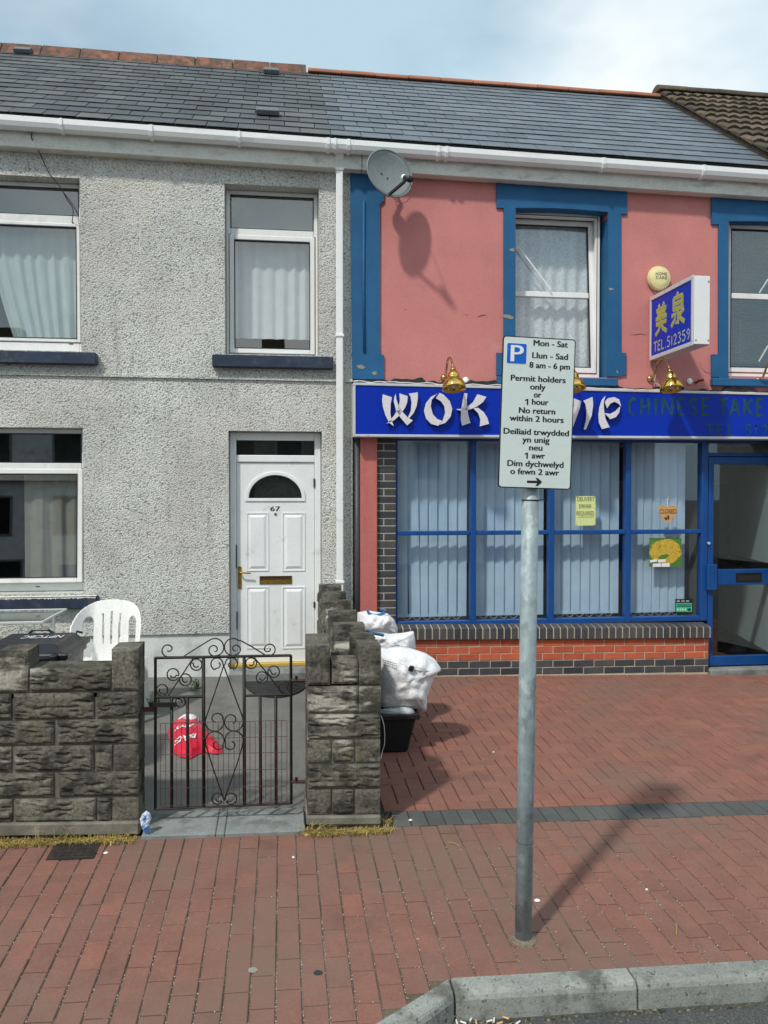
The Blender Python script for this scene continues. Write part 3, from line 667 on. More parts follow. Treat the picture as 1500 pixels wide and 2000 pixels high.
# ------------------------------------------------------------------ rendered house: front wall with openings
def wall_holes(mb, x0, x1, z0, z1f, holes, Y, rev, solid=True):
    xs = sorted({x0, x1, *[h[0] for h in holes], *[h[1] for h in holes]}); zs = sorted({z0, *[h[2] for h in holes], *[h[3] for h in holes]})
    for i in range(len(xs) - 1):
        a, b = xs[i], xs[i + 1]
        for j in range(len(zs)):
            c = zs[j]; top = j == len(zs) - 1
            d = None if top else zs[j + 1]
            xm = (a + b) / 2; zm = c + .001 if top else (c + d) / 2
            if any(h[0] < xm < h[1] and h[2] < zm < h[3] for h in holes): continue
            mb.add([(a, Y, c), (b, Y, c), (b, Y, z1f(b) if top else d), (a, Y, z1f(a) if top else d)], [(0, 1, 2, 3)])
    for (a, b, c, d) in holes:
        mb.add([(a, Y, c), (a, Y, d), (a, Y + rev, d), (a, Y + rev, c)], [(0, 1, 2, 3)])
        mb.add([(b, Y, c), (b, Y, d), (b, Y + rev, d), (b, Y + rev, c)], [(3, 2, 1, 0)])
        mb.add([(a, Y, d), (b, Y, d), (b, Y + rev, d), (a, Y + rev, d)], [(0, 1, 2, 3)])
        if c > z0 + .01: mb.add([(a, Y, c), (b, Y, c), (b, Y + rev, c), (a, Y + rev, c)], [(3, 2, 1, 0)])
    mb.add([(x0, Y, z0), (x0, Y, z1f(x0)), (x0, Y + rev, z1f(x0)), (x0, Y + rev, z0)], [(0, 1, 2, 3)])
    mb.add([(x1, Y, z0), (x1, Y, z1f(x1)), (x1, Y + rev, z1f(x1)), (x1, Y + rev, z0)], [(3, 2, 1, 0)])
def rect(xl, yt, xr, yb, Y=0.0):
    ym = (yt + yb) / 2; xm = (xl + xr) / 2
    return [onY(xl, ym, Y).x, onY(xr, ym, Y).x, onY(xm, yb, Y).z, onY(xm, yt, Y).z]
W1 = rect(439, 363, 623, 693); W2 = rect(-150, 341, 157, 683); W3 = rect(-150, 834, 163, 1160); DR = rect(447, 842, 629, 1300)
plz = onY(370, 1238, 0).z
REV = .235
DR[2] = plz
mb = MB(); wall_holes(mb, HX0, HX1, plz, lambda x: zf_bot(x) + .05, [tuple(W1), tuple(W2), tuple(W3), tuple(DR)], 0, REV)
mb.add([(HX0, 0, plz), (DR[0], 0, plz), (DR[0], .1, plz), (HX0, .1, plz)], [(3, 2, 1, 0)])
hwall = mb.build('wall', M['pebble'], house)
dz0 = onY(540, 1302, .1).z
MB().box(HX0, DR[0] - .001, .022, .22, -.45, plz).build('plinth', M['plinth'], house)
MB().box(DR[1] + .001, HX1, .022, .22, -.45, plz).build('plinth', M['plinth'], house)
# string course: the upper render is slightly proud and ends in a drip
zs = linez(onY(0, 731, -.02), onY(690, 746, -.02))
MB().poly([V((HX0, -.022, zs(HX0) + .028)), V((HX1, -.022, zs(HX1) + .028)), V((HX1, -.022, zs(HX1))), V((HX0, -.022, zs(HX0)))], (0, .023, 0)).build('string_course', M['pebble'], house)
# rooms behind the windows
def room(parent, x0, x1, z0, z1, y0, y1, mat_):
    mb = MB(); mb.add([(x0, y0, z0), (x1, y0, z0), (x1, y1, z0), (x0, y1, z0), (x0, y0, z1), (x1, y0, z1), (x1, y1, z1), (x0, y1, z1)], [(0, 1, 2, 3), (4, 7, 6, 5), (0, 3, 7, 4), (1, 5, 6, 2), (3, 2, 6, 7)])
    return mb.build('room', mat_, parent)
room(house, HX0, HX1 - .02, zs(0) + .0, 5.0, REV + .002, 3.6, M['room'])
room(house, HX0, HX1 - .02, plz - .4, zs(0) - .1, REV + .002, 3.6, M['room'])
MB().box(HX0, HX1, 5.2, 5.4, -.5, 5.1).build('back_wall', M['pebble'], house)
MB().box(HX0 - .2, HX0, .0, 5.4, -.5, 5.1).build('side_wall', M['pebble'], house)

def bars(mb, x0, x1, z0, z1, y0, y1, wl, wr, wb, wt, Mx=None):
    q = MB(); q.box(x0, x0 + wl, y0, y1, z0, z1); q.box(x1 - wr, x1, y0, y1, z0, z1); q.box(x0 + wl, x1 - wr, y0, y1, z0, z0 + wb); q.box(x0 + wl, x1 - wr, y0, y1, z1 - wt, z1)
    mb.add([(Mx @ v) if Mx else v for v in q.v], q.f)
def pane(parent, x0, x1, z0, z1, y, mat_=None, Mx=None):
    q = MB().box(x0, x1, y, y + .005, z0, z1)
    if Mx: q.v = [Mx @ v for v in q.v]
    return q.build('pane', mat_ or M['glass'], parent)
def window(parent, R_, Y, zt=None, fw=.045, sash=True, tilt=0.0, sw=.05, hinge='top', midz=None, tb=.055, glazing=None, bottom=.045):
    x0, x1, z0, z1 = R_; x0 += .003; x1 -= .003; z0 += .003; z1 -= .003
    mb = MB(); bars(mb, x0, x1, z0, z1, Y, Y + .07, fw, fw, bottom, fw)
    if zt: mb.box(x0 + fw, x1 - fw, Y - .004, Y + .066, zt - tb / 2, zt + tb / 2)
    win = mb.build('window', M['upvc'], parent, bevel=.006)
    gm = glazing or M['glass']
    if zt: pane(win, x0 + fw, x1 - fw, zt + tb / 2, z1 - fw, Y + .03, gm)
    sx0, sx1, sz0, sz1 = x0 + fw - .012, x1 - fw + .012, z0 + bottom - .012, (zt - tb / 2 if zt else z1 - fw) + .010
    Mx = None
    if tilt:
        zc = sz1 if hinge == 'top' else sz0
        Mx = Matrix.Translation((0, Y, zc)) @ Matrix.Rotation(tilt, 4, 'X') @ Matrix.Translation((0, -Y, -zc))
    if sash:
        mb = MB(); bars(mb, sx0, sx1, sz0, sz1, Y - .012, Y + .045, sw, sw, sw, sw, Mx)
        if midz:
            q = MB().box(sx0 + sw, sx1 - sw, Y - .008, Y + .041, midz - .03, midz + .03); mb.add([(Mx @ v) if Mx else v for v in q.v], q.f)
        s_ = mb.build('sash', M['upvc'], win, bevel=.006)
        mb = MB(); bars(mb, sx0 - .006, sx1 + .006, sz0 - .006, sz1 + .006, Y - .003, Y + .03, .0055, .0055, .0055, .0055); mb.build('gasket', M['gasket'], win)
        mb = MB(); bars(mb, sx0 + sw, sx1 - sw, sz0 + sw, sz1 - sw, Y - .0135, Y + .02, .006, .006, .006, .006, Mx); mb.build('gasket', M['gasket'], win)
        pane(win, sx0 + sw, sx1 - sw, sz0 + sw, sz1 - sw, Y + .012, gm, Mx)
    else:
        pane(win, x0 + fw, x1 - fw, z0 + bottom, sz1, Y + .03, gm)
    if zt:
        mb = MB(); bars(mb, x0 + fw, x1 - fw, zt + tb / 2, z1 - fw, Y - .001, Y + .02, .006, .006, .006, .006); mb.build('gasket', M['gasket'], win)
    return win
WYF = .15
zt1 = onY(530, 456, WYF).z; zt2 = onY(80, 428, WYF).z; zt3 = onY(80, 911, WYF).z
w1 = window(house, W1, WYF, zt1, tb=.075)
w2 = window(house, W2, WYF, zt2, tb=.085, sw=.035, bottom=.12)
w3 = window(house, W3, WYF, zt3, tb=.07, tilt=-.055, sw=.05, bottom=.10)
def sill(R_px, dep=.09):
    a, b, c, d = rect(*R_px, -dep)
    o = MB().box(a, b, -dep, WYF + .01, c, d).build('window_sill', M['sill'], house, bevel=.008); return (a, b, c, d), o
sill((414, 694, 651, 718)); sill((-190, 684, 187, 708)); s3, s3o = sill((-190, 1168, 189, 1192), .10)
mb = MB(); random.seed(3)
n = 160                                            # flaking paint along the top edge of the lower sill
top = [V((lerp(s3[0], s3[1] - .01, i / n), -.103, s3[3] - .004)) for i in range(n + 1)]
bot = [p_ + V((0, 0, -.006 - .026 * max(0, fr((i * .83, 2.2, 0))) - .008 * abs(fr((i * 2.1, 5, 0))))) for i, p_ in enumerate(top)]
mb.add(top + bot, [(i, n + 1 + i, n + 2 + i, i + 1) for i in range(n)])
mb.add([V((p_.x, -.103, s3[3] + .004)) for p_ in (top[0], top[-1])] + [V((top[-1].x, -.02, s3[3] + .006)), V((top[0].x, -.02, s3[3] + .006))], [(0, 1, 2, 3)])
mb.build('flaking_paint', M['flake'], s3o)
def curtain(name, label, cat, x0, x1, z0, z1, Y, mat_, folds, amp, seed=0, shape=None, group=None):
    def f(u, v_):
        x = lerp(x0, x1, u); z = lerp(z1, z0, v_)
        ph = folds * 2 * pi * u + 1.3 * sin(5 * u + seed) + .4 * fr((u * 9, v_ * 1.5, seed))
        y = Y + amp * sin(ph) * (.55 + .45 * v_) + amp * .5 * fr((u * 22, v_ * 2, seed + 5))
        if shape: x, z = shape(u, v_, x, z)
        return (x, y, z)
    o = MB().grid(f, 90, 14).build(name, mat_, None, smooth=True); tag(o, label, cat, group); return o
c1 = rect(452, 468, 610, 662, .28)
curtain('net_curtain', 'white net curtain hanging in the upstairs window next to the drainpipe', 'curtain', c1[0] - .05, c1[1] + .05, c1[2], c1[3] + .15, .29, M['net'], 8, .014, 1)
c2 = rect(-150, 440, 158, 655, .28)
def drape(u, v_, x, z):                             # pulled aside towards the right at the bottom
    k = max(0, v_ - .1) ** 1.6 * .30 * (1 - u) ** 1.2; return x + k, z
curtain('voile_curtain', 'sheer pale curtain swept aside in the leftmost upstairs window', 'curtain', onY(-22, 500, .30).x, c2[1] + .04, c2[2] - .08, c2[3] + .15, .30, M['sheer'], 7, .018, 4, drape)
curtain('voile_curtain', 'sheer pale curtain at the frame edge of the leftmost upstairs window', 'curtain', c2[0] - .1, onY(-60, 500, .3).x, c2[2] - .08, c2[3] + .15, .36, M['sheer'], 3, .018, 7)
c3 = rect(60, 925, 165, 1150, .3)
curtain('brown_curtain', 'dull brown curtain inside the downstairs window above the glass table', 'curtain', c3[0] - .06, c3[1] + .12, c3[2] - .1, c3[3] + .25, .30, M['brown'], 4, .022, 9)
def backing(win, R_px, Y, mat_):
    a, b, c, d = rect(*R_px, Y); MB().box(a, b, Y, Y + .006, c, d).build('pane_backing', mat_, win)
backing(w1, (440, 372, 620, 452), WYF + .05, M['skygrey']); backing(w2, (-140, 345, 156, 424), WYF + .05, M['skygrey']); backing(w3, (-140, 840, 160, 908), WYF + .05, M['darkpanel'])
for (wn_, px, py) in ((w1, 535, 688), (w2, 139, 672), (w3, 74, 1146)):
    c = onY(px, py, WYF - .002); MB().box(c.x - .02, c.x + .02, WYF - .003, WYF + .01, c.z - .004, c.z + .004).build('drain_slot', M['gasket'], wn_)

# front door
DY = .11
dx0, dx1, dz1 = DR[0] + .004, DR[1] - .004, DR[3] - .004
dbase = onY(540, 1300, DY).z
fz0, fz1 = onY(540, 889, DY).z, onY(540, 860, DY).z; dtop = onY(540, 903, DY).z
mb = MB(); fwd = .065
mb.box(dx0, dx0 + fwd, DY, DY + .07, dbase, dz1); mb.box(dx1 - fwd, dx1, DY, DY + .07, dbase, dz1)
mb.box(dx0 + fwd, dx1 - fwd, DY, DY + .07, fz1, dz1); mb.box(dx0 + fwd, dx1 - fwd, DY, DY + .07, dtop, fz0)
df = mb.build('door_frame', M['upvc_door'], house, bevel=.008)
pane(df, dx0 + fwd, dx1 - fwd, fz0, fz1, DY + .03)
MB().box(dx0 + fwd, dx1 - fwd, DY + .05, DY + .055, fz0, fz1).build('pane_backing', M['darkpanel'], df)
lx0, lx1 = dx0 + fwd + .004, dx1 - fwd - .004; LY = DY + .018
lz0 = dbase + .035
cx = (lx0 + lx1) / 2
D = lambda px, py: onY(px, py, LY)
fa = D(538, 973); rx = (D(589, 973).x - D(485, 973).x) / 2; rz = D(538, 928).z - fa.z
leaf = MB()
ring = [(fa.x + rx * cos(a), fa.z + rz * sin(a)) for a in [pi * i / 18 for i in range(19)]]   # half-moon opening
outer = [(lx1, fa.z)] + [(lx1, dtop - .004), (lx0, dtop - .004)] + [(lx0, fa.z)]
leaf.box(lx0, lx1, LY, LY + .045, lz0, fa.z)
def opt(i): 
    a = pi * i / 18; c_, s_ = cos(a), sin(a); k = min((lx1 - fa.x) / c_ if c_ > 1e-6 else ((lx0 - fa.x) / c_ if c_ < -1e-6 else 1e9), (dtop - .004 - fa.z) / s_ if s_ > 1e-6 else 1e9)
    return (fa.x + k * c_, fa.z + k * s_)
for i in range(18):
    a_, b_, c_, d_ = ring[i], ring[i + 1], opt(i + 1), opt(i)
    leaf.poly([(a_[0], LY, a_[1]), (d_[0], LY, d_[1]), (c_[0], LY, c_[1]), (b_[0], LY, b_[1])], (0, .045, 0))
for (xx) in (lx0, lx1):                             # corners above the arch
    leaf.poly([(xx, LY, dtop - .004)] + [(opt(i)[0], LY, opt(i)[1]) for i in ((range(0, 9)) if xx == lx1 else (range(10, 19))) if abs(opt(i)[0] - xx) < 1e-4 or abs(opt(i)[1] - dtop + .004) < 1e-4][:0] + [(xx, LY, dtop - .004), (xx, LY, dtop - .0045)], (0, .01, 0)) if False else None
cr = [i for i in range(19)]
k1 = max(i for i in range(10) if abs(opt(i)[0] - lx1) < 1e-4); k2 = min(i for i in range(9, 19) if abs(opt(i)[0] - lx0) < 1e-4)
leaf.poly([(opt(k1)[0], LY, opt(k1)[1]), (lx1, LY, dtop - .004), (opt(k1 + 1)[0], LY, opt(k1 + 1)[1])], (0, .04, 0))
leaf.poly([(opt(k2 - 1)[0], LY, opt(k2 - 1)[1]), (lx0, LY, dtop - .004), (opt(k2)[0], LY, opt(k2)[1])], (0, .04, 0))
door = leaf.build('door', M['upvc_door'], house)
MB().poly([(x, LY + .02, z) for x, z in ring], (0, .005, 0)).build('pane', M['glass'], door)
MB().poly([(x, LY + .034, z) for x, z in ring], (0, .004, 0)).build('pane_backing', M['darkpanel'], door)
arch = [V((fa.x + (rx + .018) * cos(a), LY - .004, fa.z + (rz + .018) * sin(a))) for a in [pi * i / 24 for i in range(25)]]
mb = MB().ribbon(arch, .034, .016, V((0, 0, 1)) if False else [V((cos(pi * i / 24), 0, sin(pi * i / 24))) for i in range(25)])
mb.box(fa.x - rx - .035, fa.x + rx + .035, LY - .012, LY + .002, fa.z - .032, fa.z - .001); mb.build('arch_moulding', M['upvc_door'], door, bevel=.003)
def panel(pxl, pyt, pxr, pyb):
    a = D(pxl, pyt); b = D(pxr, pyb); x0, x1, z0, z1 = a.x, b.x, b.z, a.z
    mb = MB(); bars(mb, x0, x1, z0, z1, LY - .007, LY + .001, .012, .012, .012, .012)
    rings_ = [(0.012, -.0005), (.022, -.0005), (.05, -.013)]
    pr = [[V((x0 + i_, LY + y, z1 - i_)), V((x1 - i_, LY + y, z1 - i_)), V((x1 - i_, LY + y, z0 + i_)), V((x0 + i_, LY + y, z0 + i_))] for i_, y in rings_]
    b_ = len(mb.v); vs = sum(pr, [])
    fs = []
    for r_ in range(2):
        for i in range(4): fs.append((r_ * 4 + i, r_ * 4 + (i + 1) % 4, (r_ + 1) * 4 + (i + 1) % 4, (r_ + 1) * 4 + i))
    fs.append((8, 9, 10, 11)); mb.add(vs, fs)
    return mb.build('door_panel', M['upvc_door'], door)
for R_ in ((481, 1001, 525, 1115), (551, 1001, 596, 1115), (481, 1146, 525, 1266), (551, 1146, 596, 1266)): panel(*R_)
a = D(507, 1125); b = D(570, 1140)
lp = MB(); bars(lp, a.x, b.x, b.z, a.z, LY - .008, LY + .002, .008, .008, .008, .008); lp = lp.build('letter_box', M['agedbrass'], door)
MB().box(a.x + .008, b.x - .008, LY - .003, LY - .0005, b.z + .008, (a.z + b.z) / 2).build('letter_flap', M['goldtrim'], lp)
MB().box(a.x + .008, b.x - .008, LY - .0025, LY - .0005, (a.z + b.z) / 2 + .001, a.z - .008).build('letter_slot', M['wooddark'], lp)
a = D(465, 1106); b = D(472, 1150)
h_ = MB().box(a.x, b.x, LY - .012, LY - .0005, b.z, a.z).build('door_handle', M['goldtrim'], door, bevel=.005)
c = D(468.5, 1117); MB().tube([c, c + V((0, -.05, 0)), c + V((.02, -.056, -.003)), D(490, 1119) + V((0, -.054, 0))], .0085, 8).build('lever', M['goldtrim'], h_, smooth=True)
c = D(468.5, 1136); MB().tube([c + V((0, -.012, 0)), c + V((0, -.02, 0))], .010, 10).build('key_barrel', M['agedbrass'], h_)
text_line('67', D(528, 998), V((1, 0, 0)), ZZ, 0, D(547, 998).x - D(528, 998).x, 0, .046, M['black'], door, 'door_number', V((0, -.002, 0)), bold=.002)
c = D(538, 1004); MB().tube([c + V((0, .001, 0)), c + V((0, -.008, 0))], .013, 12).build('spy_hole', M['agedbrass'], door)
for (px, py, hh) in ((613.5, 943, .09), (613.5, 1181, .06)):
    c = onY(px, py, DY - .002); MB().box(c.x - .006, c.x + .006, DY - .012, DY + .02, c.z - hh / 2, c.z + hh / 2).build('hinge', M['gasket'], df)
for (px, py, hh) in ((461.5, 1087, .24), (463, 1212, .18)):
    c = onY(px, py, DY); MB().box(c.x - .004, c.x + .004, DY - .0015, DY + .02, c.z - hh / 2, c.z + hh / 2).build('lock_gap', M['gasket'], df)
th = MB().box(dx0 + .002, dx1 - .002, DY - .03, DY + .08, dbase - .002, dbase + .032).build('threshold', M['yellowsill'], house, bevel=.004)
gz = zg(-.1, 0)
stp = MB().box(DR[0] + .002, DR[1] - .002, -.20, DY + .1, gz - .15, dbase - .004).build('door_step', M['concrete'], house, bevel=.012)
mb = MB().box(DR[0] + .001, DR[1] - .001, REV - .005, REV, plz - .3, dbase - .004)
# overhead cable draped past the window
pts = [onY(43, 224, -.245), onY(62, 252, -.16), onY(62, 270, -.13), onY(78, 300, -.05), onY(95, 336, -.03), onY(118, 366, -.03), onY(131, 390, -.03), onY(141, 404, .02), onY(143, 416, .06), onY(141, 432, WYF - .012), onY(142, 437, WYF - .008)]
def smooth_path(p_, n=6):
    o = []
    for i in range(len(p_) - 1):
        a, b, c, d = p_[max(i - 1, 0)], p_[i], p_[i + 1], p_[min(i + 2, len(p_) - 1)]
        for k in range(n):
            t = k / n; o.append(.5 * ((2 * b) + (c - a) * t + (2 * a - 5 * b + 4 * c - d) * t * t + (3 * b - a - 3 * c + d) * t ** 3))
    return o + [p_[-1]]
tag(MB().tube(smooth_path(pts), .0045, 6).build('overhead_cable', M['cable'], None, smooth=True), 'thin black cable hanging from the gutter across the leftmost upstairs window', 'cable')
# ------------------------------------------------------------------ shop: upper wall, surrounds and windows
FS = -.19                                           # face of the fascia sign
W4 = rect(1007, 412, 1188, 736); W5 = rect(1423, 432, 1607, 736)
W4[3] = onY(1090, 404, 0).z; W5[3] = onY(1500, 432, 0).z + .06
LZ = onY(1100, 758, 0).z                            # bottom of the pink wall
mb = MB(); SREV = .2
wall_holes(mb, HX1 + .004, SX1, LZ - .2, lambda x: zf_bot(x) + .05, [tuple(W4), tuple(W5)], 0.002, SREV)
spw = mb.build('wall', M['pink'], shop)
def pxpoly(pts, Y, d, name, mat_, parent, bevel=0):
    return MB().poly([onY(x, y, Y) for x, y in pts], d).build(name, mat_, parent, bevel=bevel)
BD = (0, .021, 0); BYF = -.02
# corner strip
pxpoly([(684, 330), (750, 334), (750, 392), (742, 399), (742, 690), (750, 694), (750, 741), (688, 740)], BYF, BD, 'corner_strip', M['blue'], shop)
cs_ = MB().tube([onY(711, 392, BYF - .006), onY(710, 560, BYF - .006), onY(712, 688, BYF - .006)], .013, 8).build('conduit', M['blue'], shop, smooth=True)
def surround(x0, x1, xi0, xi1, ytl, ytr, ylb, crown, ybl, extra, clip=None):
    """px outline of lintel, jambs, base blocks and sill round an upstairs window"""
    n = 10; archp = [(lerp(xi0, xi1, i / n), lerp(crown[0], crown[2], i / n) - crown[1] * sin(pi * i / n)) for i in range(n + 1)]
    j0, j1 = x0 + 14, x1 - 12
    lint = [(x0, ytl), (x1, ytr), (x1, ylb[1]), (j1 + 2, ylb[1] + 2), (j1, ylb[1] + 6), (xi1, ylb[1] + 6)] + archp[::-1] + [(xi0, ylb[0] + 6), (j0, ylb[0] + 6), (j0 - 2, ylb[0] + 2), (x0, ylb[0])]
    # the lintel is cut in strips along the arch so that every face is convex
    mb = MB(); Yd = V((0, .21, 0))
    top = lambda x: lerp(ytl, ytr, (x - x0) / (x1 - x0))
    cols_ = [(x0, ylb[0]), (j0, ylb[0])]
    mb.poly([onY(x0, top(x0), BYF), onY(xi0, top(xi0), BYF), onY(xi0, ylb[0], BYF), onY(x0, ylb[0], BYF)], BD)
    mb.poly([onY(xi1, top(xi1), BYF), onY(x1, top(x1), BYF), onY(x1, ylb[1], BYF), onY(xi1, ylb[1], BYF)], BD)
    for i in range(n):
        a, b = archp[i], archp[i + 1]
        mb.poly([onY(a[0], top(a[0]), BYF), onY(b[0], top(b[0]), BYF), onY(b[0], b[1], BYF), onY(a[0], a[1], BYF)], Yd)
    lt = mb.build('window_lintel', M['blue'], shop)
    for (a, b, yt, side) in ((j0, xi0, ylb[0], 0), (xi1, j1, ylb[1], 1)):
        mb = MB().poly([onY(a, yt, BYF), onY(b, yt, BYF), onY(b, ybl, BYF), onY(a, ybl, BYF)], BD)
        xr_ = onY(xi0 if side == 0 else xi1, 560, BYF).x
        xa, xb_ = (xr_ - .012, xr_ - .0) if side == 0 else (xr_, xr_ + .012)
        mb.box(xa, xb_, BYF + .022, .21, onY(xi0, ybl, 0).z, onY(xi0, yt, 0).z)
        mb.build('window_jamb', M['blue'], shop)
    for (a, b) in ((x0, j0), (j1, x1 - 2)):
        pxpoly([(a, ybl - 46), (b, ybl - 46), (b, ybl - 2), (a, ybl - 2)], BYF, BD, 'jamb_block', M['blue'], shop)
    a = onY(x0 + 2, ybl, -.05); b = onY(x1 - 18, ybl, -.05); c = onY(x0, ybl + 15, -.05)
    MB().box(a.x, b.x, -.06, .21, c.z, a.z).build('window_sill', M['blue'], shop, bevel=.008)
surround(970, 1225, 1007, 1188, 350, 367, (406, 418), (406, 3, 414), 735, None)
surround(1390, 1640, 1423, 1607, 378, 394, (438, 448), (432, 3, 440), 738, None)
for q in ([(996, 486), (1004, 484), (1005, 491), (995, 490)], [(981, 615), (992, 614), (1003, 619), (1002, 624), (985, 620)], [(1189, 562), (1197, 563), (1199, 566), (1191, 567)],
          [(695, 714), (706, 712), (714, 718), (708, 721), (700, 719)], [(726, 727), (735, 725), (736, 731), (730, 733)], [(1204, 722), (1208, 728), (1205, 729)]):
    pxpoly(q, BYF - .003, (0, .004, 0), 'paint_chip', M['peel'], shop)
def crack(pts, w_=.0045):
    p_ = [onY(x, y, -.0005) for x, y in pts]; mb = MB()
    nrm_ = [w_ * (.25 + .75 * sin(pi * i / (len(p_) - 1))) for i in range(len(p_))]
    mb.add([a + V((0, 0, n_)) for a, n_ in zip(p_, nrm_)] + [a - V((0, 0, n_)) for a, n_ in zip(p_, nrm_)], [(i, len(p_) + i, len(p_) + i + 1, i + 1) for i in range(len(p_) - 1)])
    mb.build('plaster_crack', M['crack'], spw)
crack([(932, 619), (938, 617), (945, 615), (950, 616)], .004); crack([(905, 614), (911, 615), (916, 614)], .0015); crack([(788, 604), (791, 605), (794, 604)], .002); crack([(1232, 653), (1240, 654), (1250, 652), (1264, 654)], .003); crack([(1364, 705), (1370, 718), (1378, 727), (1388, 730)], .003)
mb = MB()                                            # torn edge above the fascia, its dark gap painted as a black strip
random.seed(11); n = 120; tp, bt = [], []
for i in range(n + 1):
    px = lerp(690, 1640, i / n); yb_ = lerp(747, 771, (px - 690) / 810) + 1
    yt_ = yb_ - 5 - 9 * abs(fr((i * .33, 0, 1))) - (5 if fr((i * .11, 4, 1)) > .1 else 0)
    tp.append(onY(px, yt_, -.035)); bt.append(onY(px, yb_ + 4, -.035))
for i in range(n):
    mb.poly([tp[i], tp[i + 1], bt[i + 1], bt[i]], (0, .036, 0))
mb.build('torn_gap_dark', M['gapfill'], shop)
pts = [onY(690 + i * 9, lerp(746, 770, i * 9 / 810) - 1.5 + 3 * fr((i * .4, 3, 3)), -.12 - .03 * fr((i * .5, 0, 0))) for i in range(100)]
MB().tube(pts, .006, 5).build('loose_trim', M['alu'], shop)
# windows: tilted sash upstairs, plain casement on the right
w4f = list(W4); w4f[1] = onY(1173, 560, .12).x; w4f[3] = onY(1090, 414, .12).z; w4f[0] = W4[0] - .1; w4f[2] += .0
win4 = window(shop, w4f, .13, None, fw=.05, tilt=-.07, hinge='bottom', sw=.062, midz=onY(1090, 573, .13).z, bottom=.07)
w5f = list(W5); w5f[3] = onY(1460, 430, .12).z
win5 = window(shop, w5f, .13, None, fw=.05, sw=.055, midz=onY(1460, 579, .13).z, bottom=.07)
c4 = rect(1000, 430, 1172, 730, .3)
curtain('lace_curtain', 'white lace curtain behind the tilted window of the pink shop', 'curtain', c4[0] - .1, c4[1] - .02, c4[2], c4[3] + .1, .315, M['lace'], 9, .016, 12)
for (wn_, a, b) in ((win4, onY(1010, 478, .185), onY(1076, 566, .15)), (win5, onY(1500, 545, .15), onY(1483, 572, .15)), (win5, onY(1500, 675, .15), onY(1482, 706, .15))):
    MB().ribbon([a, b], .014, .006, V((1, 0, .5))).build('diagonal_bar', M['white'], wn_)  # thin white diagonal bar behind the glass
c5 = rect(1424, 440, 1606, 712, .27)
vb = thing('venetian_blind', 'grey slatted blind in the upstairs window right of the projecting sign', 'blind', (c5[0], .27, c5[2]))
MB().box(c5[0], c5[1], .255, .285, c5[3] - .03, c5[3]).build('head_rail', M['venetian'], vb)
mb = MB(); ns = int((c5[3] - .03 - c5[2]) / .022)
for i in range(ns):
    z = c5[2] + .01 + i * .022; mb.hexa([(c5[0], .262, z + .008), (c5[1], .262, z + .008), (c5[1], .262, z + .0065), (c5[0], .262, z + .0065)], (0, .018, -.012))
mb.build('slat', M['venetian'], vb, kind='stuff')
mb = MB()
for u in (.12, .5, .88): mb.tube([(lerp(c5[0], c5[1], u), .262, c5[2]), (lerp(c5[0], c5[1], u), .262, c5[3])], .002, 4)
mb.build('ladder_cord', M['venetian'], vb)
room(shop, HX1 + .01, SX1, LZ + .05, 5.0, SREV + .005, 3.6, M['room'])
MB().box(HX1 + .01, SX1, 5.2, 5.4, -.5, 5.1).build('back_wall', M['pink'], shop)

# ------------------------------------------------------------------ shop front below the fascia
fy = onY(737, 1180, 0); gzx = lambda X: zg(X, 0)
Xpl0, Xpl1 = onY(703, 1000, -.04).x, onY(737, 1000, -.04).x
Xbr0, Xbr1 = Xpl1 + .002, onY(773, 1000, 0).x
ztop = onY(800, 852, 0).z
MB().box(Xpl0, Xpl1, -.04, .12, gzx(.7) - .1, ztop).build('painted_pilaster', M['pink_wood'], shop, bevel=.006)
MB().tube([(onY(697.5, 1000, -.04).x, -.035, ztop - .01), (onY(697.5, 1000, -.04).x, -.035, gzx(.7) - .05)], .024, 10).build('waste_pipe', M['darkpipe'], shop, smooth=True)
MB().box(HX1 + .004, Xpl0, .012, .15, gzx(.7) - .1, ztop).build('pipe_recess', M['gapfill'], shop)
def brick(x0, x1, z0, z1, Y, mk, d=.09):
    w_ = x1 - x0; h = z1 - z0
    Mx = Matrix.Translation(((x0 + x1) / 2, Y + random.uniform(0, .002), (z0 + z1) / 2))
    link('brick', piece_mesh(w_, h, d, M[mk], .003), M[mk], shop, Mx)
# brick column
MB().box(Xbr0, Xbr1, .008, .12, gzx(1) - .1, ztop).build('mortar', M['mortar'], shop)
zc = ztop - .004; r = 0
while zc > gzx(1.1):
    z0 = zc - .065; wb = Xbr1 - Xbr0
    if r % 2 == 0: brick(Xbr0 + .004, Xbr1 - .001, z0, zc, .002, 'darkbrick')
    else:
        s_ = Xbr0 + wb * .36; brick(Xbr0 + .004, s_ - .006, z0, zc, .002, 'darkbrick'); brick(s_ + .006, Xbr1 - .001, z0, zc, .002, 'darkbrick')
    zc -= .0765; r += 1
# stall riser
RYF = -.055; Xr0, Xr1 = Xbr1 + .003, onY(1384, 1280, RYF).x
zsb = linez(onY(800, 1249, RYF), onY(1384, 1245, RYF)); zs_top = linez(onY(800, 1228, -.1), onY(1384, 1225, -.1))
MB().poly([V((Xr0, RYF + .006, zsb(Xr0))), V((Xr1 - .004, RYF + .006, zsb(Xr1))), V((Xr1 - .004, RYF + .006, gzx(Xr1) - .1)), V((Xr0, RYF + .006, gzx(Xr0) - .1))], (0, .2, 0)).build('mortar', M['mortar'], shop)
for r in range(5):
    x = Xr0 + (-.11 if r % 2 else 0) - .03
    mk = 'redbrick' if r < 3 else 'darkbrick'
    while x < Xr1:
        a = max(x, Xr0); b = min(x + .215, Xr1)
        if b - a > .03:
            zt_ = zsb((a + b) / 2) - .008 - r * .0748
            brick(a, b, zt_ - .0655, zt_, RYF, mk)
        x += .225
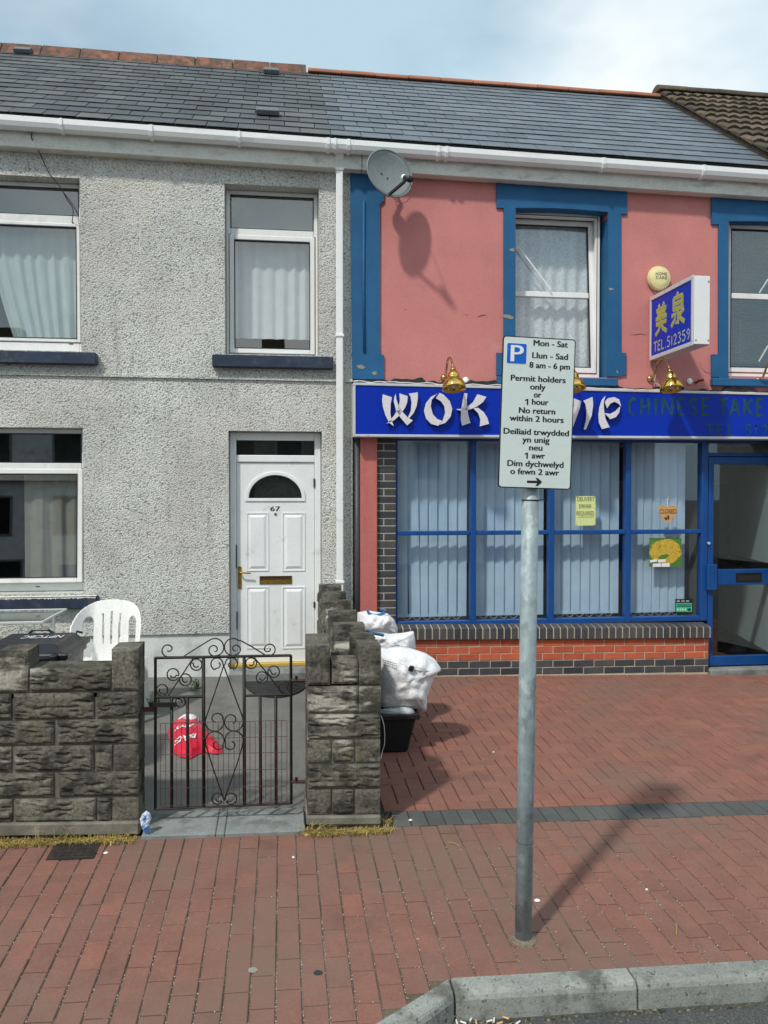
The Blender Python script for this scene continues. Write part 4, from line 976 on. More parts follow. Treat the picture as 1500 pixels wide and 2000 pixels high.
    # short return at the doorway
x = Xr0 - .01                                        # brick-on-edge sill
MB().poly([V((Xr0, -.0895, zs_top(Xr0) - .004)), V((Xr1, -.0895, zs_top(Xr1) - .004)), V((Xr1, -.0895, zsb(Xr1) + .004)), V((Xr0, -.0895, zsb(Xr0) + .004))], (0, .22, .045)).build('mortar', M['mortar'], shop)
while x < Xr1 + .01:
    a = max(x, Xr0 - .0); b = min(x + .063, Xr1 + .012)
    if b - a > .02:
        zt_ = zs_top(x); zb_ = zsb(x) + .002
        mb = MB().add([(a, -.093, zb_), (b, -.093, zb_), (b, -.093, zt_ - .006), (a, -.093, zt_ - .006), (a, -.087, zt_), (b, -.087, zt_), (b, .10, zt_ + .045), (a, .10, zt_ + .045), (a, -.03, zb_), (b, -.03, zb_), (b, .1, zb_), (a, .1, zb_)],
                      [(0, 1, 2, 3), (3, 2, 5, 4), (4, 5, 6, 7), (0, 3, 4, 7, 11), (1, 10, 6, 5, 2), (0, 11, 10, 1)])
        mb.build('sill_brick', M['darkbrick'], shop)
    x += .0755
# blue timber window
SY = .03
Xs = [onY(p, 1000, SY).x for p in (773, 925, 1078, 1228, 1377)]
zw0 = onY(1078, 1219, SY).z + .0; zw1 = ztop + .01; zm = onY(1078, 1040, SY).z
mb = MB()
for i, x in enumerate(Xs):
    h = .03 if 0 < i < 4 else (.02 if i == 0 else .038); mb.box(x - (h if i else 0), x + h, SY, SY + .09, zw0, zw1)
ed = [(Xs[i] + (.03 if 0 < i else .02), Xs[i + 1] - (.03 if i < 3 else .038)) for i in range(4)]
for a, b in ed:
    mb.box(a, b, SY + .002, SY + .088, zw0, zw0 + .055); mb.box(a, b, SY + .002, SY + .088, zm - .022, zm + .022); mb.box(a, b, SY + .002, SY + .088, zw1 - .05, zw1)
sw_ = mb.build('shop_window', M['bluepaint'], shop, bevel=.006)
for a, b in ed:
    for c, d in ((zw0 + .055, zm - .022), (zm + .022, zw1 - .05)):
        pane(sw_, a, b, c, d, SY + .05, M['shopglass'])
# vertical blinds, one set per bay
names = ['leftmost bay of the shop window', 'shop window bay behind the parking sign post', 'shop window bay holding the yellow note', 'shop window bay holding the heart sign']
random.seed(5)
for bi, (a, b) in enumerate(ed):
    vb = thing('vertical_blind', 'pale vertical blind in the ' + names[bi], 'blind', (a, SY + .2, zw0), 'blinds in the shop window')
    zt_ = zw1 - .06; zb_ = zw0 + .075
    MB().box(a, b, SY + .19, SY + .22, zt_, zt_ + .03).build('head_rail', M['slat'], vb)
    n = 7; x_end = b - (.0 if bi < 3 else .10); pitch = (x_end - a - .02) / n; wd = .118
    cord = []
    for k in range(n):
        xc = a + .02 + pitch * (k + .5); ang = radians(17 + random.uniform(-4, 4)) ; sk = random.uniform(-.008, .008)
        if bi == 0 and k == 1: sk = .03
        def f(u, v_, xc=xc, ang=ang, sk=sk):
            s_ = (u - .5) * wd; bow = .008 * (1 - (2 * u - 1) ** 2)
            return (xc + s_ * cos(ang) + sk * v_ * (0 if bi else 1), SY + .205 - s_ * sin(ang) - bow, lerp(zt_, zb_, v_))
        s_o = MB().grid(f, 4, 3).build('slat', M['slat'], vb, smooth=True)
        MB().box(xc - wd * .46, xc + wd * .46, SY + .196, SY + .200, zb_ - .002, zb_ + .032).build('bottom_weight', M['slat'], s_o)
        cord.append(V((xc, SY + .19, zb_ + .012)))
    pth = []
    for k in range(n - 1):
        for t in range(6): pth.append(lerp(cord[k], cord[k + 1], t / 6) + V((0, -.002, -.045 * sin(pi * t / 6))))
    MB().tube(pth + [cord[-1]], .002, 4).build('bead_chain', M['white'], vb)
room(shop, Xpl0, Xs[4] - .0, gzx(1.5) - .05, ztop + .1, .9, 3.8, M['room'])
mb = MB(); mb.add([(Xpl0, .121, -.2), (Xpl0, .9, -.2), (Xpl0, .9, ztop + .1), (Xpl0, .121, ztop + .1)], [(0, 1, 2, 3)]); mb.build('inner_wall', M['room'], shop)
# things in the window
GY_ = SY + .046
def plate(name, pts_px, Y, mat_, label=None, cat=None, parent=None, d=.002):
    o = MB().poly([onY(x, y, Y) for x, y in pts_px], (0, d, 0)).build(name, mat_, parent)
    return tag(o, label, cat) if label else o
def plate_thing(name, pts_px, Y, mat_, label, cat):
    c = onY(sum(p_[0] for p_ in pts_px) / len(pts_px), max(p_[1] for p_ in pts_px), Y); t = thing(name, label, cat, c)
    plate('sheet', pts_px, Y, mat_, parent=t); return t
t = plate_thing('paper_notice', [(1125, 969), (1163, 969), (1163, 1026), (1124, 1027)], GY_ - .006, M['paper'], 'yellow handwritten delivery driver notice stuck inside the shop window', 'notice')
o_ = onY(1124, 1027, GY_ - .0065); pxm = (onY(1163, 1000, GY_).x - onY(1124, 1000, GY_).x) / 39
for s_, a, b, bl, cp in (('DELIVERY', 3, 37, 46, 8), ('DRIVER', 7, 31, 33, 7), ('REQUIRED', 2, 36, 19.5, 7.5)):
    text_line(s_, o_, V((1, 0, 0)), ZZ, a * pxm, b * pxm, bl * pxm, cp * pxm, M['wooddark'], t, lift=V((0, -.001, 0)))
MB().box(o_.x + 6 * pxm, o_.x + 36 * pxm, o_.y - .001, o_.y, o_.z + 16 * pxm, o_.z + 16.6 * pxm).build('underline', M['wooddark'], t)
for (u, v_) in ((.05, .97), (.95, .97), (.05, .03), (.95, .03)): 
    c = o_ + V((u * 39 * pxm, -.002, v_ * 57 * pxm)); MB().tube([c, c + V((0, -.003, 0))], .006, 8).build('sucker', M['greycable'], t)
# wooden heart
hp = [(1304, 1022), (1293, 1012), (1287, 1001), (1286, 993), (1290, 988), (1297, 987), (1304, 990), (1311, 987), (1318, 988), (1323, 993), (1322, 1001), (1315, 1012)]
t = plate_thing('heart_sign', hp, GY_ - .012, M['wood'], 'small wooden heart sign reading CLOSED hanging in the shop window', 'sign')
o_ = onY(1286, 1022, GY_ - .0125)
text_line('CLOSED', o_, V((1, 0, 0)), ZZ, 2 * pxm, 36 * pxm, 18.5 * pxm, 8 * pxm, M['wooddark'], t, lift=V((0, -.001, 0)), bold=.0007)
for pp in ([(1297, 1012), (1301, 1009), (1304, 1014), (1301, 1016)], [(1303, 1008), (1306, 1006), (1308, 1012), (1305, 1016)]): plate('heart_motif', pp, GY_ - .0135, M['wooddark'], parent=t, d=.001)
MB().tube([onY(1304, 990, GY_ - .014), onY(1304, 979, GY_ - .012), onY(1305, 970, GY_ - .008)], .0025, 5).build('hanging_string', M['white'], t)
c = onY(1305, 970, GY_ - .004); MB().lathe([(.002, 0), (.012, .002), (.010, .007), (.002, .010)], Matrix.Translation(c) @ Matrix.Rotation(pi / 2, 4, 'X'), 10).build('sucker', M['greycable'], t)
# food photo
t = plate_thing('food_poster', [(1268, 1051), (1331, 1051), (1331, 1107), (1268, 1107)], GY_ - .006, M['leaf'], 'square photo poster of yellow noodles stuck inside the shop window', 'poster')
ell = [(1300 + 31 * cos(a) * (1 + .05 * sin(7 * a)), 1077 + 24 * sin(a) * (1 + .05 * cos(5 * a))) for a in [2 * pi * i / 28 for i in range(28)]]
plate('noodle_print', ell, GY_ - .0075, M['noodle'], parent=t, d=.001)
plate('leaf_print', [(1285, 1089), (1292, 1084), (1303, 1082), (1308, 1085), (1300, 1091), (1290, 1093)], GY_ - .009, M['leaf'], parent=t, d=.001)
for q in ([(1269, 1094), (1283, 1092), (1283, 1097), (1270, 1099)], [(1285, 1093), (1300, 1092), (1300, 1097), (1286, 1099)], [(1275, 1101), (1291, 1100), (1291, 1107), (1275, 1107)], [(1292, 1100), (1308, 1100), (1308, 1107), (1292, 1107)]): plate('caption_print', q, GY_ - .010, M['white'], parent=t, d=.001)
t = plate_thing('hygiene_sticker', [(1319, 1170), (1353, 1170), (1353, 1199), (1319, 1199)], GY_ - .006, M['black'], 'small black and green rating sticker at the foot of the shop window', 'sticker')
plate('rating_panel', [(1320.5, 1178), (1351.5, 1178), (1351.5, 1195), (1320.5, 1195)], GY_ - .0075, M['green'], parent=t, d=.001)
for i in range(5):
    cx_, cy_ = 1324 + i * 5, 1190.5; plate('rating_mark', [(cx_ + 1.7 * cos(a), cy_ + 1.9 * sin(a)) for a in [2 * pi * k / 10 for k in range(10)]], GY_ - .009, M['paper'] if i < 4 else M['black'], parent=t, d=.001)
plate('rating_mark', [(1347 + 2.4 * cos(a), 1190.5 + 2.9 * sin(a)) for a in [2 * pi * k / 10 for k in range(10)]], GY_ - .0095, M['black'], parent=t, d=.001)
for (a, b, y) in ((1322, 1350, 1180.5), (1322, 1350, 1183.5)): plate('print_line', [(a, y), (b, y), (b, y + 1.4), (a, y + 1.4)], GY_ - .009, M['black'], parent=t, d=.001)
for i in range(3): plate('print_line', [(1322 + i * 9, 1172.5), (1328 + i * 9, 1172.5), (1328 + i * 9, 1175.5), (1322 + i * 9, 1175.5)], GY_ - .0075, M['greycable'], parent=t, d=.001)

# shop door, lobby
DYS = .035; Xd0 = Xs[4] + .04; Xd1 = Xd0 + .98
zd0 = onY(1440, 1301, DYS).z; zdt = onY(1440, 890, DYS).z
mb = MB(); mb.box(Xd1, Xd1 + .06, DYS, DYS + .09, zd0, zw1); mb.box(Xd0, Xd1, DYS, DYS + .09, zdt - .01, zdt + .03); mb.box(Xd0, Xd1, DYS, DYS + .09, zw1 - .05, zw1)
dfr = mb.build('door_frame', M['bluepaint'], shop, bevel=.006)
pane(dfr, Xd0, Xd1, zdt + .03, zw1 - .05, DYS + .05, M['shopglass'])
mb = MB(); zk = onY(1440, 1127, DYS).z
mb.box(Xd0 + .004, Xd0 + .062, DYS - .005, DYS + .05, zd0 + .01, zdt - .014); mb.box(Xd1 - .075, Xd1 - .004, DYS - .005, DYS + .05, zd0 + .01, zdt - .014)
for c, d in ((zd0 + .01, zd0 + .115), (zk - .085, zk + .085), (zdt - .095, zdt - .014)): mb.box(Xd0 + .062, Xd1 - .075, DYS - .004, DYS + .048, c, d)
sdoor = mb.build('door', M['bluepaint'], shop, bevel=.005)
pane(sdoor, Xd0 + .062, Xd1 - .075, zd0 + .115, zk - .085, DYS + .02, M['shopglass']); pane(sdoor, Xd0 + .062, Xd1 - .075, zk + .085, zdt - .095, DYS + .02, M['shopglass'])
a = onY(1437, 1119, DYS); b = onY(1486, 1135, DYS)
lb = MB(); bars(lb, a.x, b.x, b.z, a.z, DYS - .014, DYS - .004, .012, .012, .012, .012); lb = lb.build('letter_box', M['black'], sdoor)
MB().box(a.x + .012, b.x - .012, DYS - .008, DYS - .005, b.z + .012, a.z - .012).build('letter_flap', M['gasket'], lb)
a = onY(1383, 1103, DYS - .05); b = onY(1401, 1153, DYS - .05); MB().box(a.x, b.x, DYS - .05, DYS - .006, b.z, a.z).build('lock_guard', M['bluepaint'], sdoor, bevel=.006)
c = onY(1385, 1061, DYS - .02); MB().tube([c + V((0, .03, 0)), c + V((0, -.004, 0))], .014, 12).build('lock_cylinder', M['alu'], sdoor)
stp2 = MB().box(Xr1 + .005, SX1, -.10, .13, zg(5, 0) - .15, zd0 - .004).build('door_step', M['concrete'], shop, bevel=.01)
# lobby: floor, angled pale wall with dark skirting and rail
fl = zd0 + .01
MB().box(Xs[4] + .04, SX1 + 1.0, .13, 4.5, fl - .05, fl).build('lobby_floor', M['darktrim'], shop)
la = onY(1560, 1320, .5); dirv = V((sin(radians(14.3)), cos(radians(14.3)), 0))
A0 = V((6.35, .30, fl)) ; 
# wall line found from the skirting seen through the door
s0 = V((onY(1500, 1296, 0).x, 0, 0)); r0 = ray(1500, 1296); tt = (fl - CAM.z) / r0.z; S0 = CAM + r0 * tt
r1_ = ray(1393, 1232); tt = (fl - CAM.z) / r1_.z; S1 = CAM + r1_ * tt
dv = (S1 - S0); dv.z = 0; dv.normalize(); a = S0 - dv * .75; b = S0 + dv * 6; nv_ = V((dv.y, -dv.x, 0))
def wallstrip(z0, z1, off, name, mat_):
    o1 = nv_ * off; MB().poly([a - o1 + V((0, 0, z0)), b - o1 + V((0, 0, z0)), b - o1 + V((0, 0, z1)), a - o1 + V((0, 0, z1))], nv_ * .05).build(name, mat_, shop)
wallstrip(0, 2.6, 0, 'lobby_wall', M['hall']); wallstrip(.0, .13, .012, 'skirting', M['darktrim']); wallstrip(.99, 1.11, .012, 'wall_rail', M['darktrim'])
MB().box(Xs[4] + .04, SX1 + 1.5, .13, 5, ztop + .02, ztop + .06).build('lobby_ceiling', M['room'], shop)
MB().box(Xs[4], Xs[4] + .03, .14, 5, fl, ztop).build('inner_wall', M['room'], shop)
MB().box(Xs[4] + .04, SX1 + 2.5, 5.0, 5.05, fl, ztop).build('inner_wall', M['room'], shop)
pr_ = S0 + dv * 1.4
MB().hexa([pr_ + dv * 1.3 + V((0, 0, 2.0)) - nv_ * .015, pr_ + V((0, 0, 2.0)) - nv_ * .015, pr_ + V((0, 0, 1.05)) - nv_ * .015, pr_ + dv * 1.3 + V((0, 0, 1.05)) - nv_ * .015], nv_ * .012).build('lobby_board', M['darkpanel'], shop)
MB().box(Xd1 + .061, SX1, .01, .13, fl - .1, ztop).build('pier', M['pink'], shop)

# ------------------------------------------------------------------ fascia sign
fs = thing('shop_fascia_sign', 'long blue shop fascia with raised white letters and faded green writing', 'sign', onY(690, 852, FS))
ftz = linez(onY(690, 747, FS), onY(1500, 767, FS)); fbz = linez(onY(690, 853, FS), onY(1500, 858, FS)); fx0 = onY(690, 800, FS).x; fx1 = SX1
def band(z0f, z1f, x0, x1, y0, y1, name, mat_, bevel=0):
    return MB().poly([V((x0, y0, z1f(x0))), V((x1, y0, z1f(x1))), V((x1, y0, z0f(x1))), V((x0, y0, z0f(x0)))], (0, y1 - y0, 0)).build(name, mat_, fs, bevel=bevel)
band(lambda x: fbz(x) + .024, lambda x: ftz(x) - .024, fx0 + .022, fx1 - .022, FS + .012, .0, 'panel', M['signblue'])
band(lambda x: ftz(x) - .026, ftz, fx0, fx1, FS, .0, 'frame_bar', M['alu'], .004); band(fbz, lambda x: fbz(x) + .026, fx0, fx1, FS, .0, 'frame_bar', M['alu'], .004)
band(lambda x: fbz(x) + .0265, lambda x: ftz(x) - .0265, fx0, fx0 + .024, FS, .0, 'frame_bar', M['alu'], .004); band(lambda x: fbz(x) + .0265, lambda x: ftz(x) - .0265, fx1 - .024, fx1, FS, .0, 'frame_bar', M['alu'], .004)
def raised(polys, ox, oy, s_, name):
    lt = None
    for poly in polys:
        pts = [onY(ox + x / s_, oy + y / s_, FS - .035) for x, y in poly]
        b_ = MB().poly([p_ for p_ in pts], (0, .012, 0)).build(name, M['letter'], fs) if lt is None else MB().poly(pts, (0, .012, 0)).build('stroke', M['letter'], lt)
        q = [onY(ox + x / s_, oy + y / s_, FS - .0228) for x, y in poly]
        cx_ = sum((p_ for p_ in pts), V((0, 0, 0))) / len(pts)
        lt = lt or b_
        MB().poly([p_ + (cx_ - p_) * .06 + V((0, .0125, 0)) for p_ in pts], (0, .022, 0)).build('letter_return', M['letteredge'], lt)
Wp = [[(318, 328), (400, 355), (389, 420), (386, 500), (396, 562), (418, 620), (378, 592), (342, 522), (318, 440), (311, 380)],
      [(470, 320), (545, 345), (541, 400), (522, 450), (472, 520), (420, 566), (352, 598), (372, 578), (425, 518), (458, 455), (474, 390)],
      [(436, 325), (441, 372), (458, 425), (497, 488), (545, 540), (592, 568), (540, 613), (482, 546), (440, 480), (418, 395), (424, 352)],
      [(555, 322), (637, 310), (638, 370), (625, 440), (600, 500), (555, 552), (546, 545), (575, 480), (581, 400), (572, 352)]]
raised(Wp, 680, 700, 4.6875, 'letter')
raised([[(820, 322), (760, 350), (712, 410), (695, 480), (713, 550), (760, 600), (825, 617), (862, 572), (815, 555), (775, 510), (756, 440), (765, 380), (800, 338)],
        [(838, 315), (875, 332), (930, 390), (953, 460), (940, 530), (890, 590), (835, 608), (866, 572), (889, 500), (882, 440), (850, 392), (805, 365)]], 680, 700, 4.6875, 'letter')
raised([[(1062, 318), (1092, 322), (1085, 380), (1090, 450), (1100, 520), (1120, 590), (1045, 617), (1032, 560), (1036, 480), (1048, 400)],
        [(1185, 328), (1265, 352), (1235, 400), (1180, 440), (1110, 470), (1030, 478), (985, 465), (1060, 460), (1095, 442), (1145, 400)],
        [(1145, 456), (1190, 452), (1240, 490), (1275, 545), (1290, 598), (1207, 622), (1212, 560), (1190, 500)]], 680, 700, 4.6875, 'letter')
raised([[(-75, 225), (-10, 205), (-5, 270), (15, 340), (60, 445), (5, 435), (-40, 360), (-62, 290)], [(72, 215), (132, 238), (122, 290), (100, 350), (66, 442), (50, 400), (70, 330), (80, 270)]], 1100, 720, 3.75, 'letter')
raised([[(148, 235), (215, 207), (220, 262), (210, 340), (185, 402), (166, 447), (153, 445), (168, 380), (173, 310), (165, 262)]], 1100, 720, 3.75, 'letter')
raised([[(310, 200), (297, 245), (299, 300), (311, 370), (340, 428), (285, 443), (264, 400), (260, 340), (268, 280), (285, 228)],
        [(305, 246), (330, 216), (375, 208), (410, 225), (425, 276), (405, 256), (375, 242), (345, 256), (322, 290)], [(418, 277), (411, 320), (386, 355), (345, 370), (303, 325), (345, 331), (386, 310)]], 1100, 720, 3.75, 'letter')
def green(word, xs_, yb, yt, lw):
    for ch, (xa, xb) in zip(word, xs_):
        mb = MB(); n_ = random.Random(ord(ch))
        for stk in GL[ch]:
            m_ = len(stk); ws = [lw * (1.15 - .75 * i / max(1, m_ - 1)) for i in range(m_)]
            if m_ == 2: stk = [stk[0], ((stk[0][0] + stk[1][0]) / 2 + .02, (stk[0][1] + stk[1][1]) / 2), stk[1]]; ws = [lw * 1.1, lw * .75, lw * .5]
            a = onY(xa, yb, FS + .0105); b = onY(xb, yt, FS + .0105); W_, H_ = b.x - a.x, b.z - a.z
            ribbon2(mb, [(x * W_, y * H_) for x, y in stk], [q * 1.0 for q in ws], lambda x, y: V((a.x + x, FS + .0105 - .0002 * len(mb.f) * .2, a.z + y)))
        mb.build('painted_letter', M['greenpaint'], fs)
cw = [(1228, 1242), (1250, 1269), (1277, 1284), (1291, 1315), (1322, 1338), (1346, 1362), (1369, 1387)]
green('CHINESE', cw, 811, 778, .036); green('TAKE', [(1405, 1421), (1424, 1445), (1451, 1470), (1476, 1492)], 812, 779, .036); green('AWAY', [(1506, 1526), (1530, 1556), (1560, 1580), (1584, 1600)], 814, 781, .036)
green('TEL', [(1378, 1393), (1397, 1412), (1420, 1433)], 851, 829, .024); green('512359', [(1456, 1468), (1474, 1479), (1487, 1500), (1507, 1519), (1525, 1537), (1543, 1556)], 852, 830, .024)

# ------------------------------------------------------------------ projecting sign
Xp = onY(1268, 640, 0).x; y_in, y_out = -.03, -.93
zt_ = (onX(1268, 577, Xp).z + onX(1365, 538, Xp).z) / 2; zb_ = (onX(1268, 697, Xp).z + onX(1365, 680, Xp).z) / 2
PT = .165
ps = thing('projecting_sign', 'blue and white box sign with Chinese characters jutting out from the wall', 'sign', (Xp, y_in, zb_))
mb = MB().box(Xp, Xp + PT, y_out + .012, y_in, zb_ + .008, zt_ - .008); mb.build('box_body', M['alu'], ps)
MB().box(Xp + .004, Xp + PT - .004, y_out, y_out + .0115, zb_ + .01, zt_ - .01).build('end_cap', M['white'], ps, bevel=.004)
MB().box(Xp - .003, Xp - .0005, y_out + .04, y_in - .03, zb_ + .04, zt_ - .04).build('face_panel', M['signblue'], ps)
MB().box(Xp + PT + .0005, Xp + PT + .003, y_out + .04, y_in - .03, zb_ + .04, zt_ - .04).build('face_panel', M['signblue'], ps)
mb = MB()
for (ya, yb, za, zb2) in ((y_out, y_in, zt_ - .04, zt_), (y_out, y_in, zb_, zb_ + .04), (y_out, y_out + .035, zb_ + .04, zt_ - .04), (y_in - .03, y_in, zb_ + .04, zt_ - .04)): mb.box(Xp - .012, Xp - .0002, ya, yb, za, zb2)
mb.build('face_trim', M['alu'], ps, bevel=.003)
for (yy, zz) in ((.02, .03),):
    for (dx, dz) in ((.02, .05), (PT - .02, .05), (PT - .02, zt_ - zb_ - .06)):
        c = V((Xp + dx, y_out, zb_ + dz)); MB().tube([c, c + V((0, -.006, 0))], .007, 8).build('screw', M['agedbrass'], ps)
MB().box(Xp + .03, Xp + PT - .03, y_in + .0005, .0, zb_ + .08, zt_ - .08).build('wall_bracket', M['darkmetal'], ps)
fw_ = (y_in - .03) - (y_out + .04); fh = zt_ - zb_ - .08
def FP(lift): return lambda x, y: V((Xp - .004 - lift, (y_in - .03) - x, zb_ + .04 + y))
for key, x0, x1, z0, z1 in (('mei', .10, .42, .34, .86), ('quan', .50, .86, .36, .90)):
    for wd, lift, mk, ex in ((.044, .0, 'palegold', .006), (.030, .0012, 'gold', 0)):
        mb = MB()
        for k_, stk in enumerate(CJK[key]):
            ribbon2(mb, [((x0 + (x1 - x0) * x) * fw_, (z0 + (z1 - z0) * y) * fh) for x, y in stk], wd, FP(lift + k_ * .00006), ex)
        mb.build('character', M[mk], ps)
xx = .07
for ch, w_ in zip('TEL.512359', (.09, .08, .08, .04, .09, .05, .09, .09, .09, .09)):
    mb = MB()
    for stk in GL[ch]: ribbon2(mb, [((xx + w_ * x) * fw_, (.06 + .02 * 0 + .17 * y) * fh) for x, y in stk], .016, FP(.0005))
    mb.build('lettering', M['palegold'], ps); xx += w_ + .013

# alarm box
c = onY(1284, 545, 0); al = thing('alarm_box', 'round cream alarm box with ribbed rim above the projecting sign', 'alarm', c)
Mx = Matrix.Translation(c) @ Matrix.Rotation(pi / 2, 4, 'X')
MB().lathe([(.118, 0), (.125, .02), (.125, .045), (.112, .062), (.06, .070), (0.001, .072)], Mx, 32).build('casing', M['alarm'], al, smooth=True)
for i in range(30):
    a = 2 * pi * i / 30; d = V((cos(a), 0, sin(a))); p0 = c + d * .127 + V((0, -.018, 0)); p1 = c + d * .112 + V((0, -.064, 0))
    MB().tube([p0, p1], .0055, 5).build('rib', M['alarm'], al)
for s_, zz, w_, cp in (('HOME', .020, .125, .030), ('CARE', -.020, .125, .030), ('SALES', -.032, .085, .013), ('672430', -.055, .0, .013)):
    if s_ in ('SALES', '672430'): continue
    text_line(s_, c + V((.01, -.073, 0)), V((1, 0, 0)), ZZ, -w_ / 2, w_ / 2, zz, cp, M['black'], al)

# satellite dish
dc = onY(762, 338, -.36)
nd = V((.34, -.90, .16)).normalized(); du = nd.cross(ZZ).normalized() * -1; dv_ = du.cross(nd) * -1
if dv_.z < 0: dv_ = -dv_
if du.x < 0: du = -du
ds = thing('satellite_dish', 'grey satellite dish on the corner of the pink shop below the gutter', 'satellite dish', onY(775, 372, 0))
RD = .245
def dish_pt(r_, a, off): return dc + du * (r_ * cos(a) * RD) + dv_ * (r_ * sin(a) * RD * .98) + nd * (off + .055 * (r_ * r_ - 1))
mb = MB(); nr, na = 7, 36
for (off, flip) in ((0, 0), (-.012, 1)):
    b_ = len(mb.v); mb.v.append(dish_pt(0, 0, off))
    for i in range(1, nr + 1):
        for k in range(na): mb.v.append(dish_pt(i / nr, 2 * pi * k / na, off))
    for k in range(na):
        f = [b_, b_ + 1 + k, b_ + 1 + (k + 1) % na]; mb.f.append(f if not flip else f[::-1])
    for i in range(nr - 1):
        for k in range(na):
            f = [b_ + 1 + i * na + k, b_ + 1 + (i + 1) * na + k, b_ + 1 + (i + 1) * na + (k + 1) % na, b_ + 1 + i * na + (k + 1) % na]; mb.f.append(f if not flip else f[::-1])
b2 = 1 + nr * na; s1 = 1 + (nr - 1) * na; s2 = b2 + s1
for k in range(na): mb.f.append([s1 + k, s2 + k, s2 + (k + 1) % na, s1 + (k + 1) % na])
mb.build('reflector', M['dish'], ds, smooth=True)
MB().tube([dish_pt(1, 2 * pi * k / 36, -.004) for k in range(37)], .008, 6, cap=False).build('rim', M['dish'], ds, smooth=True)
foot = dish_pt(.95, radians(262), .0)
lnb = onY(797, 349, dc.y - .26)
MB().ribbon([foot - nd * .02, lerp(foot, lnb, .8), lnb + V((-.03, 0, -.02))], .022, .03, V((1, 0, 0))).build('feed_arm', M['dish_arm'], ds, bevel=.003)
la_ = (dc - lnb).normalized()
lb_ = MB().tube([lnb - la_ * .045, lnb - la_ * .0, lnb + la_ * .02, lnb + la_ * .055], [.030, .030, .020, .024], 12).build('receiver', M['dish_arm'], ds, smooth=True)
MB().tube([lnb + la_ * .056, lnb + la_ * .085], [.026, .028], 12).build('feed_cap', M['white'], lb_)
bk = dc - nd * .13; wp = V((dc.x + .05, -.004, dc.z + .04))
MB().tube([bk, V((bk.x, -.16, bk.z - .05)), V((wp.x, -.13, wp.z)), V((wp.x, -.01, wp.z))], .019, 8).build('mast', M['galv'], ds, smooth=True)
MB().box(wp.x - .05, wp.x + .05, -.014, -.001, wp.z - .11, wp.z + .11).build('wall_plate', M['galv'], ds, bevel=.003)
MB().box(bk.x - .05, bk.x + .05, bk.y - .02, bk.y + .05, bk.z - .05, bk.z + .05).build('tilt_bracket', M['darkmetal'], ds, bevel=.006)
pts = smooth_path([lnb - la_ * .04, onY(803, 368, -.45), onY(804, 382, -.3), onY(790, 396, -.25), onY(775, 393, -.2), onY(764, 381, -.15), onY(768, 374, -.02)])
MB().tube(pts, .004, 5).build('coaxial_cable', M['greycable'], ds, smooth=True)
for (r_, a) in ((.28, 175), (.12, 260)):
    p_ = dish_pt(r_, radians(a), .0); MB().tube([p_, p_ + nd * .006], .009, 8).build('bolt', M['dish_arm'], ds)

# ------------------------------------------------------------------ brass lamps
def lamp(px, py, label):
    c = onY(px, py, 0); t = thing('swan_neck_lamp', label, 'lamp', c, 'brass lamps over the shop fascia')
    MB().lathe([(.03, 0), (.036, .008), (.030, .022), (.016, .032), (.0, .034)], Matrix.Translation(c) @ Matrix.Rotation(pi / 2, 4, 'X'), 16).build('wall_rose', M['agedbrass'], t, smooth=True)
    pts = smooth_path([c + V((0, -.03, 0)), c + V((0, -.075, .005)), c + V((0, -.12, .06)), c + V((0, -.17, .135)), c + V((0, -.25, .165)), c + V((0, -.34, .14)), c + V((0, -.41, .075)), c + V((0, -.44, .03))])
    MB().tube(pts, .0115, 8).build('neck', M['agedbrass'], t, smooth=True)
    s_ = c + V((0, -.445, .03)); Mx = Matrix.Translation(s_) @ Matrix.Rotation(radians(-13), 4, 'X')
    MB().lathe([(.010, .02), (.022, .010), (.026, -.012), (.030, -.018), (.024, -.03)], Mx, 16).build('collar', M['agedbrass'], t, smooth=True)
    MB().lathe([(.024, -.026), (.042, -.040), (.055, -.065), (.058, -.088), (.054, -.104), (.070, -.112), (.092, -.132), (.108, -.162), (.116, -.196), (.117, -.215), (.110, -.216), (.104, -.190), (.085, -.140), (.05, -.11), (.03, -.07)], Mx, 28).build('shade', M['brass'], t, smooth=True)
    MB().lathe([(.012, -.10), (.022, -.13), (.030, -.165), (.022, -.195), (.004, -.205)], Mx, 14).build('bulb', M['white'], t, smooth=True)
lamp(867, 738, 'brass swan neck lamp over the raised letters WOK'); lamp(1088, 739, 'brass swan neck lamp half hidden behind the parking sign')
lamp(1269, 740, 'brass swan neck lamp under the projecting sign'); lamp(1480, 743, 'brass swan neck lamp at the right end, mostly out of view')
for (px, py, lb) in ((909, 743, 'white round junction box on the wall beside the lamp over WOK'), (1346, 745, 'white round junction box on the wall right of the lamp under the projecting sign')):
    c = onY(px, py, 0); tag(MB().lathe([(.030, 0), (.033, .006), (.033, .018), (.027, .024), (.0, .026)], Matrix.Translation(c) @ Matrix.Rotation(pi / 2, 4, 'X'), 16).build('junction_box', M['whiteplastic'], None, smooth=True), lb, 'junction box')
c = onY(1358, 746, -.01); tag(MB().tube([c + V((0, 0, -.01)), c + V((.02, -.04, .008)), onY(1374, 742, -.09)], .014, 8).build('pipe_stub', pm('red_pipe_plastic', (.28, .03, .02), .5), None, smooth=True), 'short red pipe stub poking out above the shop fascia', 'pipe')
pts = smooth_path([onY(1279, 690, -.02), onY(1278, 715, -.02), onY(1280, 735, -.03), onY(1278, 744, -.04), onY(1286, 752, -.10), onY(1300, 757, -.16)])
tag(MB().tube(pts, .005, 6).build('sign_cable', M['greycable'], None, smooth=True), 'pale cable dropping from the projecting sign to the fascia', 'cable')
